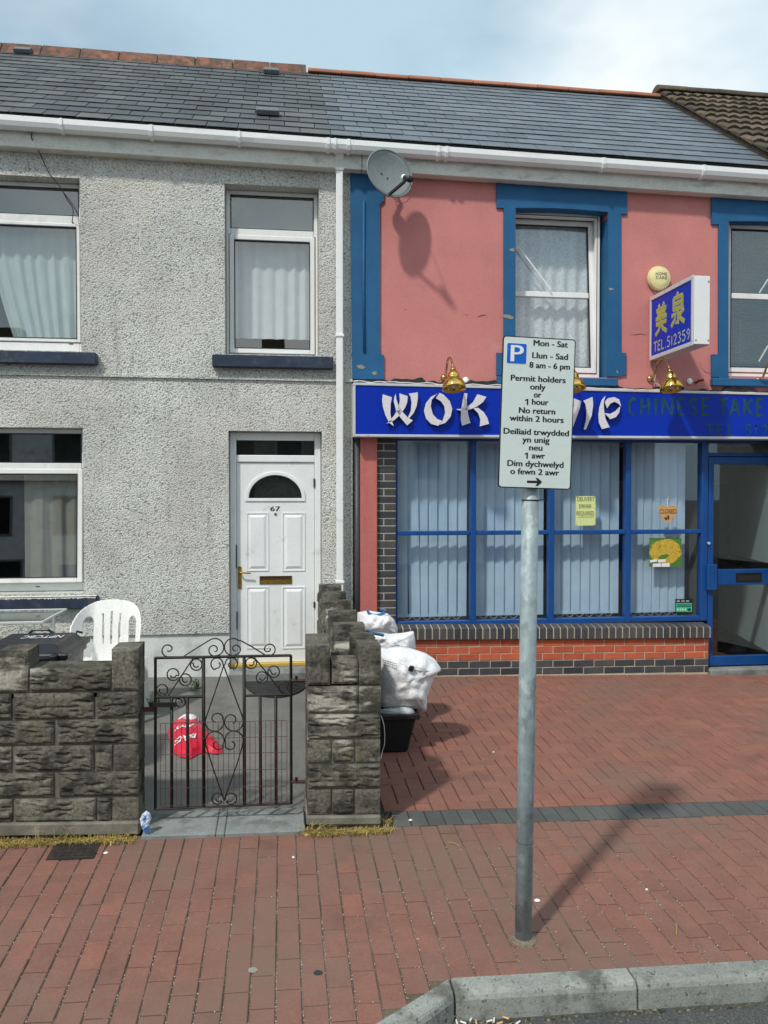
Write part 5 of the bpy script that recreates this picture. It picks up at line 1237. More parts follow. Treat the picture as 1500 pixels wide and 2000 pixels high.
# ------------------------------------------------------------------ block walls round the front garden
def block(parent, q, Y, depth, style, seed, nu=16, nv=8):
    """q: px TL TR BR BL on plane Y; a pitched-face block with a rough front"""
    P4 = [onY(x, y, Y) for x, y in q]
    return rough_block(parent, P4, V((0, depth, 0)), style, seed, nu, nv)
def rough_block(parent, P4, D_, style, seed, nu=16, nv=8):
    TL, TR, BR, BL = P4; out_ = -V(D_).normalized(); w_ = (TR - TL).length; h = (TL - BL).length
    nu = max(8, int(w_ / .014)); nv = max(8, int(h / .0075)); mb = MB()
    gr = [(random.Random(seed * 7 + g_).uniform(.12, .88), random.Random(seed * 11 + g_).uniform(0, 9)) for g_ in range(5)]
    gr = [((g_ + .5) / 5 + (gr[g_][0] - .5) * .12, gr[g_][1]) for g_ in range(5)]
    amp = {'rough': .013, 'flat': .003, 'vert': .011}[style]
    def f(u, v_):
        p_ = lerp(lerp(TL, TR, u), lerp(BL, BR, u), v_)
        e = min(u * w_, (1 - u) * w_, v_ * h, (1 - v_) * h); k = min(1, e / .016)
        s_ = u * w_ ; t_ = v_ * h
        if style == 'rough':
            d = amp * (.75 + .35 * fr((s_ * 9, t_ * 16, seed)) + .22 * fr((s_ * 45, t_ * 60, seed)))
            for gv, gp in gr:
                wv = gv * h + .020 * fr((s_ * 13 + gp, gp, 1)); on = max(0, min(1, .30 + 2.6 * fr((s_ * 13, gp * 3.1, 7))))
                x_ = (t_ - wv) / .006
                if abs(x_) < 3: d -= .016 * on * math.exp(-x_ * x_ * (1 if x_ < 0 else .35))
        elif style == 'vert':
            d = amp * (.5 + .6 * fr((s_ * 34, t_ * 7, seed)) + .35 * fr((s_ * 60, t_ * 40, seed)))
        else: d = amp * (.3 + fr((s_ * 50, t_ * 50, seed)))
        return p_ + out_ * (d * k - .003 * (1 - k))
    mb.grid(f, nu, nv); m = nu + 1
    ring = [i for i in range(m)] + [j * m + nu for j in range(1, nv + 1)] + [nv * m + i for i in range(nu - 1, -1, -1)] + [j * m for j in range(nv - 1, 0, -1)]
    b_ = len(mb.v)
    for i in ring: 
        p_ = mb.v[i]; dd = (p_ - TL).dot(out_); mb.v.append(p_ - out_ * (dd) + V(D_))
    n = len(ring)
    for i in range(n): mb.f.append([ring[i], b_ + i, b_ + (i + 1) % n, ring[(i + 1) % n]])
    mb.f.append([b_ + i for i in range(n)][::-1])
    o = mb.build('block', M['block'], parent); return o
def zr_(rows, ox, oy, s_):
    return [(ox + a / s_, oy + b / s_) for a, b in rows]
TW_ = .215
lw = thing('garden_wall', 'low grey pitched-face block wall left of the iron gate', 'wall', (onY(140, 1600, WY).x, WY, zg(-1.2, WY)))
S5 = (0, 1240, 5.0)
def wb(x0, y0l, y0r, x1, y1l, y1r, style, seed, depth=TW_, Y=WY):
    block(lw, zr_([(x0, y0l), (x1, y0r), (x1, y1r), (x0, y1l)], *S5), Y, depth, style, seed)
rows = [(578, 556, 826, 805, [(-700, 108), (132, 915), (945, 1346)]), (846, 820, 1078, 1054, [(-1110, -290), (-270, 522), (560, 1350)]), (1096, 1070, 1336, 1316, [(-700, 108), (136, 912), (932, 1092), (1110, 1352)]),
        (1354, 1334, 1590, 1566, [(-1110, -290), (-270, 520), (580, 1350)]), (1608, 1586, 1838, 1816, [(-700, 116), (150, 932), (946, 1082), (1096, 1352)])]
sd_ = 1
def ylin(l, r_, x): return lerp(l, r_, x / 1350)
for (tl, tr, bl, br, bs_) in rows:
    for (a, b) in bs_:
        sd_ += 1; st_ = 'flat' if (b - a) < 260 and a > 1000 else 'rough'
        wb(a, ylin(tl, tr, a), ylin(tl, tr, b), b, ylin(bl, br, a), ylin(bl, br, b), st_, sd_)
wb(-20, 160, 158, 272, 568, 560, 'vert', 40); wb(290, 335, 325, 1080, 560, 540, 'rough', 41); wb(1090, 140, 130, 1350, 545, 540, 'vert', 42)
wb(-700, 345, 340, -40, 575, 570, 'rough', 43); wb(-990, 175, 170, -720, 580, 575, 'vert', 44)
core = [(-1100, 600), (1340, 560), (1340, 1825), (-1100, 1850)]
MB().poly([onY(x, y, WY + .012) for x, y in zr_(core, *S5)], (0, TW_ - .02, 0)).build('mortar', M['blockmortar'], lw)
MB().poly([onY(x, y, WY + .012) for x, y in zr_([(-1100, 420), (1330, 400), (1330, 600), (-1100, 640)], *S5)], (0, TW_ - .024, 0)).build('mortar', M['blockmortar'], lw)
a, b, c, d = [onY(x, y, WY - .02) for x, y in zr_([(-1100, 1862), (1362, 1828), (1362, 1960), (-1100, 1985)], *S5)]
MB().poly([a, b, c, d], (0, TW_ + .03, 0)).build('footing', M['blockmortar'], lw, bevel=.01)

# square pier with castellated top, and the stepped side wall running back to the house
pw = thing('gate_pier_wall', 'block pier with notched top and wall running back to the house', 'wall', (onY(670, 1605, WY).x, WY, zg(.35, WY)))
S6 = (560, 1130, 3.92)
PD = .45
def pblk(x0, y0, x1, y1, style, seed, Y=WY, depth=.20): block(pw, zr_([(x0, y0), (x1, y0 - 2), (x1, y1 - 3), (x0, y1)], *S6), Y, depth, style, seed)
for args in ((158, 520, 332, 818, 'vert', 50), (345, 640, 545, 806, 'rough', 51), (552, 515, 722, 812, 'flat', 52), (160, 828, 545, 1024, 'rough', 53), (552, 826, 722, 1022, 'flat', 54), (160, 1042, 716, 1220, 'rough', 55),
             (160, 1240, 336, 1408, 'flat', 56), (354, 1238, 515, 1406, 'rough', 57), (526, 1236, 716, 1404, 'flat', 58), (160, 1424, 716, 1604, 'rough', 59), (160, 1620, 336, 1808, 'flat', 60), (350, 1618, 510, 1806, 'rough', 61), (522, 1616, 716, 1804, 'flat', 62)): pblk(*args)
px0, px1 = onY(560 + 158 / 3.92, 1400, WY).x, onY(560 + 720 / 3.92, 1400, WY).x
zt0 = onY(640, 1130 + 520 / 3.92, WY).z; zrow = onY(640, 1130 + 822 / 3.92, WY).z; zb0 = zg(.35, WY) - .06
MB().box(px0 + .012, px1 - .012, WY + .014, WY + PD - .01, zb0, zrow - .004).build('mortar', M['blockmortar'], pw)
MB().poly([onY(x, y, WY - .02) for x, y in zr_([(150, 1824), (724, 1818), (724, 1890), (150, 1896)], *S6)], (0, PD + .03, 0)).build('footing', M['blockmortar'], pw, bevel=.01)
def ublock(x0, x1, y0, y1, z0, z1, style, seed, face='front'):
    sl = lambda x: 0
    if face == 'front': P4 = [V((x0, y0, z1)), V((x1, y0, z1)), V((x1, y0, z0)), V((x0, y0, z0))]; D_ = V((0, y1 - y0, 0))
    else: P4 = [V((x0, y1, z1)), V((x0, y0, z1)), V((x0, y0, z0)), V((x0, y1, z0))]; D_ = V((x1 - x0, 0, 0))
    rough_block(pw, P4, D_, style, seed)
hrow = (zrow - (zb0 + .06)) / 5.0
sd_ = 70
for r in range(5):                                   # left flank of the pier, rear half
    z1_ = zrow - r * hrow - .006; z0_ = z1_ - hrow + .014; sd_ += 1
    ublock(px0 + .001, px1 - .001, WY + .208, WY + PD, z0_, z1_, 'flat', sd_, 'side')
ublock(px0 + .001, px0 + .15, WY + .27, WY + PD, zrow + .002, zt0 + .0, 'vert', 81); ublock(px0 + .165, px1 - .16, WY + .25, WY + PD, zrow + .002, zt0 - .125, 'flat', 82); ublock(px1 - .15, px1 - .001, WY + .27, WY + PD, zrow + .002, zt0, 'flat', 83)
# side wall
swx0, swx1 = px1 - .225, px1 - .005
yw0, yw1 = WY + PD + .008, -.004
zc0 = zrow - .01
nb = 6; bl_ = (yw1 - yw0) / nb
zsl = lambda y: .012 * (y - WY)                      # courses climb gently with the ground
MB().poly([V((swx0 + .012, yw0, zrow - .02)), V((swx0 + .012, yw1, zrow - .02 + zsl(0))), V((swx0 + .012, yw1, zg(.4, 0) - .1)), V((swx0 + .012, yw0, zg(.4, -3) - .1))], (swx1 - swx0 - .024, 0, 0)).build('mortar', M['blockmortar'], pw)
for r in range(5):
    z1_ = zrow - r * hrow - .006; z0_ = z1_ - hrow + .014; y = yw0 - (bl_ / 2 if r % 2 else 0)
    while y < yw1 - .03:
        a = max(y, yw0); b = min(y + bl_ - .014, yw1); sd_ += 1
        if b - a > .05: ublock(swx0, swx1, a, b, z0_ + zsl(a), z1_ + zsl(a), 'rough' if sd_ % 3 else 'flat', sd_, 'side')
        y += bl_
y = yw0; k = 0
while y < yw1 - .05:                                 # castellated coping: low long blocks, tall short ones
    ln = .40 if k % 2 == 0 else .155; b = min(y + ln, yw1); h = .10 if k % 2 == 0 else .205; sd_ += 1
    ublock(swx0 + .002, swx1 - .002, y, b - .012, zrow + .002 + zsl(y), zrow + h + zsl(y), 'flat' if k % 2 else 'rough', sd_, 'side' if k % 2 == 0 else 'front'); y = b; k += 1

# ------------------------------------------------------------------ iron gate
GYP = WY + .10
G_ = lambda x, y, o=0.0: onY(270 + x / 4.41, 1230 + y / 4.41, GYP + o)
gate = thing('iron_gate', 'black wrought iron garden gate with scrolls between the block walls', 'gate', G_(730, 1530))
def gbar(pts, r_, name='bar', mk='darkmetal', o=0.0, n=6, parent=None): return MB().tube([G_(x, y, o) for x, y in pts], r_, n).build(name, M[mk], parent or gate, smooth=n > 6)
MB().tube([G_(147, 243), G_(1316, 221)], .0085, 4).build('top_rail', M['darkmetal'], gate); MB().tube([G_(147, 1545), G_(1318, 1496)], .0075, 4).build('bottom_rail', M['darkmetal'], gate)
for (x, y0, x2, y1) in ((148, 238, 148, 1550), (1315, 218, 1318, 1500)): MB().tube([G_(x, y0), G_(x2, y1)], .0085, 4).build('stile', M['darkmetal'], gate)
for (x, y0, x2, y1, r_) in ((562, 248, 564, 1512, .0105), (912, 238, 915, 1500, .0100), (288, 585, 288, 1524, .0095), (424, 582, 428, 1518, .0095), (1050, 570, 1055, 1496, .0092), (1185, 566, 1188, 1492, .0092)): gbar([(x, y0), (x2, y1)], r_, n=8)
gbar([(150, 582), (558, 576)], .009, 'mid_rail', n=4); gbar([(916, 568), (1312, 557)], .008, 'mid_rail', n=4)
def spiral(cx_, cy_, r0, r1, a0, a1, n=26): return [(cx_ + lerp(r0, r1, i / n) * cos(radians(lerp(a0, a1, i / n))), cy_ + lerp(r0, r1, i / n) * sin(radians(lerp(a0, a1, i / n)))) for i in range(n + 1)]
SR = .0042
def scroll(pts): gbar(pts, SR, 'scroll', n=6, o=.0)
scroll([(380, 236), (500, 160), (600, 98)] + spiral(662, 152, 78, 72, 230, 360 + 90, 26) + spiral(655, 172, 56, 16, 90, 360 + 80, 22))
scroll([(385, 236), (330, 233)] + spiral(256, 178, 55, 44, 95, 330, 20) + spiral(262, 160, 30, 24, -20, 120, 8))
scroll([(1092, 216), (960, 135), (880, 92)] + spiral(816, 150, 76, 72, -50, -270, 26) + spiral(838, 165, 50, 14, 90, -280, 22))
scroll([(1090, 218), (1125, 217)] + spiral(1131, 170, 50, 44, 85, -170, 20) + spiral(1122, 160, 38, 14, 160, 0, 12))
for (x, y, r_, s_) in ((678, 295, 52, 1), (802, 292, 52, -1)):
    scroll([(735, 312)] + (spiral(x, y, r_, r_, 0, -250, 20) + spiral(x + 4, y - 2, 42, 14, -250 + 360, -40, 16) if s_ > 0 else spiral(x, y, r_, r_, 180, 430, 20) + spiral(x, y, 42, 14, 70, 220, 16)))
scroll([(735, 312), (660, 540), (585, 755)] + spiral(657, 795, 80, 78, 200, -30 , 26) + spiral(672, 770, 62, 24, -10, -260, 22))
scroll([(737, 312), (820, 540), (900, 755)] + spiral(822, 792, 82, 78, -20, 210, 26) + spiral(805, 780, 60, 24, 190, 430, 22))
scroll([(740, 1462), (640, 1180), (582, 990)] + spiral(660, 955, 80, 78, 160, 390, 26) + spiral(682, 985, 55, 20, 30, 250, 22))
scroll([(740, 1462), (850, 1160), (900, 990)] + spiral(824, 950, 80, 76, 30, -200, 26) + spiral(800, 985, 55, 20, 160, -80, 22))
for (x, s_) in ((682, 1), (800, -1)): scroll([(740, 1470)] + spiral(x, 1456, 50, 46, 0 if s_ > 0 else 180, -330 if s_ > 0 else 510, 24) + spiral(x + 4 * s_, 1450, 36, 16, 40 if s_ > 0 else 140, 160 if s_ > 0 else 20, 8))
gbar([(470, 250), (370, 400), (258, 570)], SR, 'diagonal'); gbar([(1000, 240), (1115, 380), (1240, 548)], SR, 'diagonal')
for (x, y, r_, a0, a1) in ((500, 300, 50, 200, -160), (300, 385, 52, 30, 370), (406, 430, 52, 210, -150), (206, 520, 50, 60, 420), (363, 622, 42, 270, 600), (972, 288, 48, -30, 330), (1167, 360, 50, 200, -160), (1066, 410, 50, 0, 360), (1260, 495, 48, 120, -240)):
    scroll(spiral(x, y, r_, r_ * .96, a0, a1, 24) + spiral(x + (4 if a1 < a0 else -4), y, r_ * .62, r_ * .35, a1, a1 + (a1 - a0) * .45, 12))
wmk = MB()
x = 190
while x <= 1285:
    wmk.tube([G_(x, lerp(806, 780, (x - 190) / 1090), -.012), G_(x, lerp(1520, 1480, (x - 190) / 1090), -.012)], .0016, 4); x += 45.4
for (y0, y1) in ((806, 780), (945, 918), (1078, 1055), (1218, 1200), (1366, 1345), (1520, 1480)): wmk.tube([G_(188, y0, -.012), G_(1283, y1, -.012)], .0018, 4)
wmk.build('wire_mesh', M['rust'], gate)
MB().hexa([G_(92, 628, -.02), G_(322, 628, -.02), G_(322, 668, -.02), G_(92, 668, -.02)], (0, .012, 0)).build('latch_bar', M['darkmetal'], gate)
MB().hexa([G_(40, 672, -.004), G_(150, 668, -.004), G_(150, 708, -.004), G_(40, 706, -.004)], (0, .012, 0)).build('latch_keeper', M['rust'], gate)
for (y, yy) in ((436, 0), (1310, 0)):
    hb = MB().tube([G_(1318, y), G_(1440, y)], .010, 6).build('hinge', M['rust'], gate); MB().tube([G_(1362, y - 38), G_(1362, y + 10)], .009, 8).build('hinge_pin', M['darkmetal'], hb)

# ------------------------------------------------------------------ parking sign and post
pbse = onG(1022, 1834); ptop = onY(1036, 955, pbse.y); ax_ = (ptop - pbse).normalized()
post = thing('sign_post', 'leaning galvanised steel post standing in the brick pavement', 'post', pbse)
sy_ = pbse.y - .058
SC_ = [onY(x, y, sy_) for x, y in ((982, 655), (1122, 663), (1117, 957), (973, 952))]
uu = ((SC_[1] - SC_[0]) + (SC_[2] - SC_[3])).normalized(); vv = ((SC_[0] - SC_[3]) + (SC_[1] - SC_[2])).normalized(); vv = (vv - uu * vv.dot(uu)).normalized(); ctr = sum(SC_, V((0, 0, 0))) / 4
SW = ((SC_[1] - SC_[0]).length + (SC_[2] - SC_[3]).length) / 2; SH = ((SC_[0] - SC_[3]).length + (SC_[1] - SC_[2]).length) / 2
hp_ = (ctr + vv * (SH / 2 - .03) - pbse).dot(ax_)
MB().tube([pbse - ax_ * .1, pbse + ax_ * 1.0, pbse + ax_ * hp_], .0385, 24).build('pole', M['galv'], post, smooth=True)
MB().lathe([(.040, -.01), (.041, .0), (.036, .012), (.0, .016)], Matrix.Translation(pbse + ax_ * hp_), 20).build('pole_cap', M['black'], post, smooth=True)
jt = pbse + ax_ * ((onY(1030, 1643, pbse.y) - pbse).dot(ax_)); MB().tube([jt - ax_ * .0015, jt + ax_ * .0015], .0388, 24).build('pole_seam', M['darkpipe'], post)
tz = pbse + ax_ * ((onY(1036, 977, pbse.y) - pbse).dot(ax_)); MB().tube([tz - ax_ * .003, tz + ax_ * .003], .0395, 24).build('cable_tie', M['black'], post)
MB().tube([tz + V((.035, -.02, 0)), tz + V((.055, -.035, .004))], .003, 5).build('tie_tail', M['black'], post)
MB().lathe([(.075, -.02), (.062, .004), (.042, .012)], Matrix.Translation(pbse), 16).build('collar', M['sand'], post)
sg = thing('parking_sign', 'white bilingual parking permit sign fixed to the galvanised post', 'sign', ctr - vv * SH / 2)
nn = uu.cross(vv); nn = nn if nn.y < 0 else -nn
def rr(w_, h, r_, n=5):
    o = []
    for (cx_, cy_, a0) in ((w_ / 2 - r_, h / 2 - r_, 0), (-w_ / 2 + r_, h / 2 - r_, 90), (-w_ / 2 + r_, -h / 2 + r_, 180), (w_ / 2 - r_, -h / 2 + r_, 270)):
        for i in range(n + 1): a = radians(a0 + 90 * i / n); o.append((cx_ + r_ * cos(a), cy_ + r_ * sin(a)))
    return o
SP = lambda x, y, l=0.0: ctr + uu * x + vv * y + nn * l
MB().poly([SP(x, y, 0) for x, y in rr(SW, SH, .014)][::-1], nn * -.006).build('plate', M['black'], sg)
MB().poly([SP(x, y, .0015) for x, y in rr(SW - .010, SH - .010, .011)][::-1], nn * -.001).build('sign_face', M['signface'], sg)
for hh in (.28, -.25):
    c = pbse + ax_ * ((SP(0, hh) - pbse).dot(ax_)); MB().tube([c - ax_ * .012, c + ax_ * .012], .041, 20).build('clamp', M['galv'], sg)
def Z2(zx, zy):                                      # sign zoom pixels -> sign coordinates (metres, origin centre)
    v_ = (zy - 110) / 1800; u = (zx - (118 - 38 * v_)) / 868; v_ = (zy - (90 + 48 * u)) / 1793; u = (zx - (120 - 38 * v_)) / 868
    return ((u - .5) * SW, (.5 - v_) * SH)
mpz = SH / 1793
def sline(s_, x0, x1, yb, cap):
    a = Z2(x0, yb + (x0 - (x0 + x1) / 2) * .05); b = Z2(x1, yb + (x1 - (x0 + x1) / 2) * .05)
    text_line(s_, ctr, uu, vv, a[0], b[0], (a[1] + b[1]) / 2, cap * mpz, M['black'], sg, lift=nn * .0022, bold=.0014)
for args in (('Mon - Sat', 482, 888, 222, 68), ('Llun - Sad', 468, 892, 368, 68), ('8 am - 6 pm', 436, 916, 484, 68), ('Permit holders', 218, 868, 638, 68), ('only', 448, 628, 732, 68), ('or', 494, 578, 824, 68),
             ('hour', 472, 666, 912, 68), ('No return', 318, 748, 1016, 68), ('within 2 hours', 210, 850, 1112, 68), ('Deiliaid trwydded', 140, 916, 1268, 68), ('yn unig', 364, 684, 1360, 68), ('neu', 446, 600, 1452, 68),
             ('awr', 478, 634, 1548, 68), ('Dim dychwelyd', 190, 856, 1646, 68), ('o fewn 2 awr', 226, 806, 1740, 68)): sline(*args)
for (zx, zy) in ((417, 912), (421, 1548)):             # the figure 1
    mb = MB(); k_ = Z2(zx, zy)
    for q in ([(-.0035, 0), (.0035, 0), (.0035, .0265), (-.0035, .0265)], [(-.0035, .0265), (-.0115, .0215), (-.0115, .0165), (-.0035, .0205)]): mb.flat([SP(k_[0] + x, k_[1] + y, .0024) for x, y in q])
    mb.build('lettering', M['black'], sg)
a = Z2(282, 304); wq = 236 * mpz
MB().poly([SP(a[0] + x, a[1] + y, .0022) for x, y in rr(wq + .006, wq + .006, .008)][::-1], nn * -.0004).build('symbol_border', M['white'], sg)
MB().poly([SP(a[0] + x, a[1] + y, .0030) for x, y in rr(wq, wq, .006)][::-1], nn * -.0004).build('symbol_panel', M['parkblue'], sg)
text_line('P', ctr, uu, vv, a[0] - .026, a[0] + .030, a[1] - .036, .072, M['white'], sg, 'symbol_letter', nn * .0036, bold=.0022)
A_ = [Z2(*p_) for p_ in ((424, 1808), (548, 1812), (524, 1778), (552, 1780), (606, 1830), (552, 1876), (524, 1874), (548, 1842), (424, 1836))]
mb = MB(); mb.flat([SP(x, y, .0024) for x, y in (A_[0], A_[8], A_[7], A_[1])]); mb.flat([SP(x, y, .0025) for x, y in (A_[2], A_[1], A_[4], A_[3])]); mb.flat([SP(x, y, .0026) for x, y in (A_[1], A_[7], A_[4])]); mb.flat([SP(x, y, .0025) for x, y in (A_[7], A_[6], A_[5], A_[4])]); mb.build('arrow', M['black'], sg)

# ------------------------------------------------------------------ things in the front garden
# wheelie bin
yb1 = -2.20; lidz = onY(80, 1250, yb1).z
cb = onY(70, 1268, -2.55); bx0, bx1 = cb.x - .29, onY(150, 1265, -2.5).x; gzb = zg(cb.x, -2.5); by0, by1 = -2.86, -2.28
lidz = gzb + .915
bin_ = thing('wheelie_bin', 'black wheelie bin behind the low block wall', 'bin', (cb.x, -2.55, gzb))
mb = MB(); t_ = .045
mb.add([(bx0 + t_, by0 + t_, gzb + .06), (bx1 - t_, by0 + t_, gzb + .06), (bx1 - t_, by1 - t_, gzb + .06), (bx0 + t_, by1 - t_, gzb + .06), (bx0, by0, lidz - .06), (bx1, by0, lidz - .06), (bx1, by1, lidz - .06), (bx0, by1, lidz - .06)], [(0, 3, 2, 1), (4, 5, 6, 7), (0, 1, 5, 4), (1, 2, 6, 5), (2, 3, 7, 6), (3, 0, 4, 7)])
mb.build('body', M['binplastic'], bin_, bevel=.02)
MB().box(bx0 - .012, bx1 + .012, by0 - .012, by1 + .012, lidz - .10, lidz - .061).build('rim', M['binplastic'], bin_, bevel=.008)
def frus(rings):
    mb = MB(); n = 4; vs = []
    for (x0, x1, y0, y1, z) in rings: vs += [V((x0, y0, z)), V((x1, y0, z)), V((x1, y1, z)), V((x0, y1, z))]
    fs = [(3, 2, 1, 0)] + [(r_ * 4 + i, r_ * 4 + (i + 1) % 4, r_ * 4 + 4 + (i + 1) % 4, r_ * 4 + 4 + i) for r_ in range(len(rings) - 1) for i in range(4)]
    k = (len(rings) - 1) * 4; return mb.add(vs, fs + [(k, k + 1, k + 2, k + 3)])
lx, hx, ly, hy = bx0 - .028, bx1 + .028, by0 + .02, by1 + .045
lid = frus([(lx, hx, ly, hy, lidz - .060), (lx, hx, ly, hy, lidz - .028), (lx + .012, hx - .012, ly + .012, hy - .012, lidz - .020), (lx + .05, hx - .05, ly + .03, hy - .04, lidz - .014), (lx + .085, hx - .085, ly + .07, hy - .075, lidz + .022), (lx + .10, hx - .10, ly + .085, hy - .09, lidz + .026)]).build('lid', M['binplastic'], bin_, bevel=.006)
MB().tube([(bx0 + .04, by0 - .03, lidz - .045), (bx1 - .04, by0 - .03, lidz - .045)], .017, 10).build('handle_bar', M['binplastic'], bin_, smooth=True)
for x in (bx0 + .05, bx1 - .05): MB().box(x - .02, x + .02, by0 - .05, by0 + .07, lidz - .075, lidz - .02).build('hinge_lug', M['binplastic'], bin_, bevel=.008)
MB().tube([(bx1 - .06, by1 + .0, lidz + .0), (bx1 - .06, by1 + .03, lidz + .02), (bx1 - .02, by1 + .03, lidz + .01)], .008, 6).build('lid_grip', M['binplastic'], lid); MB().tube([(bx0 + .16, by1 - .02, lidz + .01), (bx0 + .20, by1 - .02, lidz + .045), (bx0 + .30, by1 - .02, lidz + .045), (bx0 + .34, by1 - .02, lidz + .015)], .010, 6).build('lid_grip', M['binplastic'], lid)
xm_ = (bx0 + bx1) / 2 + .05
text_line('NPTCBC', V((xm_, by1 - .17, lidz + .031)), V((-1, 0, 0)), V((0, -1, .0)), -.13, .13, 0, .10, M['white'], lid)
for x in (bx0 + .02, bx1 - .02):
    MB().tube([(x - .025, by0 + .04, gzb + .10), (x + .025, by0 + .04, gzb + .10)], .10, 18).build('wheel', M['binplastic'], bin_)
# plastic chair
cyb = -1.02                                           # back of the chair
cc = onY(218, 1290, cyb); czg = zg(cc.x, -1.3); cxm = onY(218, 1230, cyb).x
ch = thing('plastic_chair', 'white plastic garden chair with arms between bin and gate', 'chair', (cxm, -1.35, czg))
zt_c = onY(218, 1173, cyb).z; zs_c = czg + .44; zarm = onY(160, 1250, cyb - .3).z
hw = (onY(285, 1240, cyb).x - onY(152, 1240, cyb).x) / 2
P_ = MB; ytop = cyb + .06
yf = cyb - .42; zar = czg + .62
pwd, htop = .150, zt_c - .135                         # half width of the back panel, top of the arm holes
def shell_in(a, z):
    A = abs(a); za = zar + .10
    if z > za:
        if (A / hw) ** 2.6 + ((z - za) / (zt_c - za)) ** 2.6 > 1: return False
    elif A > hw: return False
    if A < pwd + .02 * max(0, (zs_c + .12 - z) / .12):
        for c_ in (-.058, 0, .058):
            if abs(a - c_ * (1 + .25 * (z - zs_c) / .4)) < .0055 and zs_c + .14 < z < zt_c - .10 - abs(c_) * .25: return False
        return True
    if z < zs_c + .02: return A > hw - .058
    q = ((A - (pwd + hw - .062) / 2) / ((hw - .062 - pwd) / 2)); hz = htop - .05
    if z < hz: return abs(q) > 1
    return q * q + ((z - hz) / .05) ** 2 > 1
def shell_pt(a, z):
    A = abs(a); t = (z - zs_c) / (zt_c - zs_c); k = max(0, (A - .13) / (hw - .13))
    y = cyb - .02 + .085 * t - .03 * sin(pi * max(0, min(1, t))) - k * k * (.16 + .20 * max(0, 1 - t) )
    return V((cxm + a, y, z))
mb = MB(); NA, NZ = 84, 92; idx = {}
za0, za1 = zs_c - .06, zt_c + .002
for i_ in range(NA):
    for j_ in range(NZ):
        a = lerp(-hw, hw, (i_ + .5) / NA); z = lerp(za0, za1, (j_ + .5) / NZ)
        if not shell_in(a, z): continue
        f_ = []
        for (ii, jj) in ((i_, j_), (i_ + 1, j_), (i_ + 1, j_ + 1), (i_, j_ + 1)):
            if (ii, jj) not in idx: idx[(ii, jj)] = len(mb.v); mb.v.append(shell_pt(lerp(-hw, hw, ii / NA), lerp(za0, za1, jj / NZ)))
            f_.append(idx[(ii, jj)])
        mb.f.append(f_)
me_ = mb.mesh('backrest', True)
o = link('backrest', me_, M['whiteplastic'], ch)
sm = o.modifiers.new('smooth', 'SMOOTH'); sm.factor = .5; sm.iterations = 3
sm = o.modifiers.new('solid', 'SOLIDIFY'); sm.thickness = .012; sm.offset = 0
for s_ in (-1, 1):                                    # arm rests
    MB().ribbon(smooth_path([shell_pt(s_ * (hw - .03), zs_c - .02), shell_pt(s_ * (hw - .03), zs_c - .05) + V((0, -.03, .0)), V((cxm + s_ * (hw - .02), yf + .06, zs_c - .03))]), .055, .014, V((1, 0, 0))).build('arm_support', M['whiteplastic'], ch)
def seatf(u, v_):
    a = u - .5; return (cxm + a * (hw * 1.75 - .06 * v_), lerp(cyb - .44, cyb + .005, v_), zs_c + .03 * (2 * a) ** 2 - .02 * sin(pi * v_) - (.03 * (1 - v_ * 6) if v_ < .16 else 0))
MB().grid(seatf, 12, 12).build('seat', M['whiteplastic'], ch, smooth=True, solid=.012)
for (dx, yy, ln) in ((-1, yf + .02, .41), (1, yf + .02, .41), (-1, cyb + .02, .45), (1, cyb + .02, .45)):
    MB().ribbon([V((cxm + dx * hw * .92, yy, czg + ln)), V((cxm + dx * hw * 1.0, yy + (.05 if yy > cyb - .1 else -.02), czg + .0))], [.06, .045], .018, V((1, 0, 0))).build('leg', M['whiteplastic'], ch)
# glass garden table
tb0 = onY(122, 1190, -.42); tzz = tb0.z; r_ = ray(95, 1215); q_ = CAM + r_ * ((tzz - CAM.z) / r_.z)
tx1 = (tb0.x + q_.x) / 2; ty0, ty1 = q_.y, tb0.y; tx0 = tx1 - 1.05
tb = thing('garden_table', 'glass topped metal garden table under the downstairs window', 'table', (tx1 - .5, (ty0 + ty1) / 2, zg(tx1 - .5, ty0)))
mb = MB(); 
mb.box(tx0, tx1, ty0, ty0 + .022, tzz - .014, tzz + .008); mb.box(tx0, tx1, ty1 - .022, ty1, tzz - .014, tzz + .008); mb.box(tx0, tx0 + .022, ty0 + .022, ty1 - .022, tzz - .014, tzz + .008); mb.box(tx1 - .022, tx1, ty0 + .022, ty1 - .022, tzz - .014, tzz + .008); mb.build('top_frame', M['tableframe'], tb, bevel=.004)
MB().box(tx0 + .0225, tx1 - .0225, ty0 + .0225, ty1 - .0225, tzz - .002, tzz + .003).build('glass_top', M['tableglass'], tb)
for (x, y) in ((tx0 + .08, ty0 + .08), (tx1 - .10, ty0 + .08), (tx0 + .08, ty1 - .08), (tx1 - .10, ty1 - .08)):
    MB().tube([(x, y, tzz - .015), (x, y, zg(x, y))], .011, 8).build('leg', M['tableframe'], tb, smooth=True)
    cz = tzz - .10; rr_ = .055
    MB().tube([(x - rr_ - .01 + rr_ * cos(a), y, cz + rr_ * sin(a)) for a in [2 * pi * k / 20 for k in range(21)]], .006, 6, cap=False).build('leg_ring', M['tableframe'], tb, smooth=True)
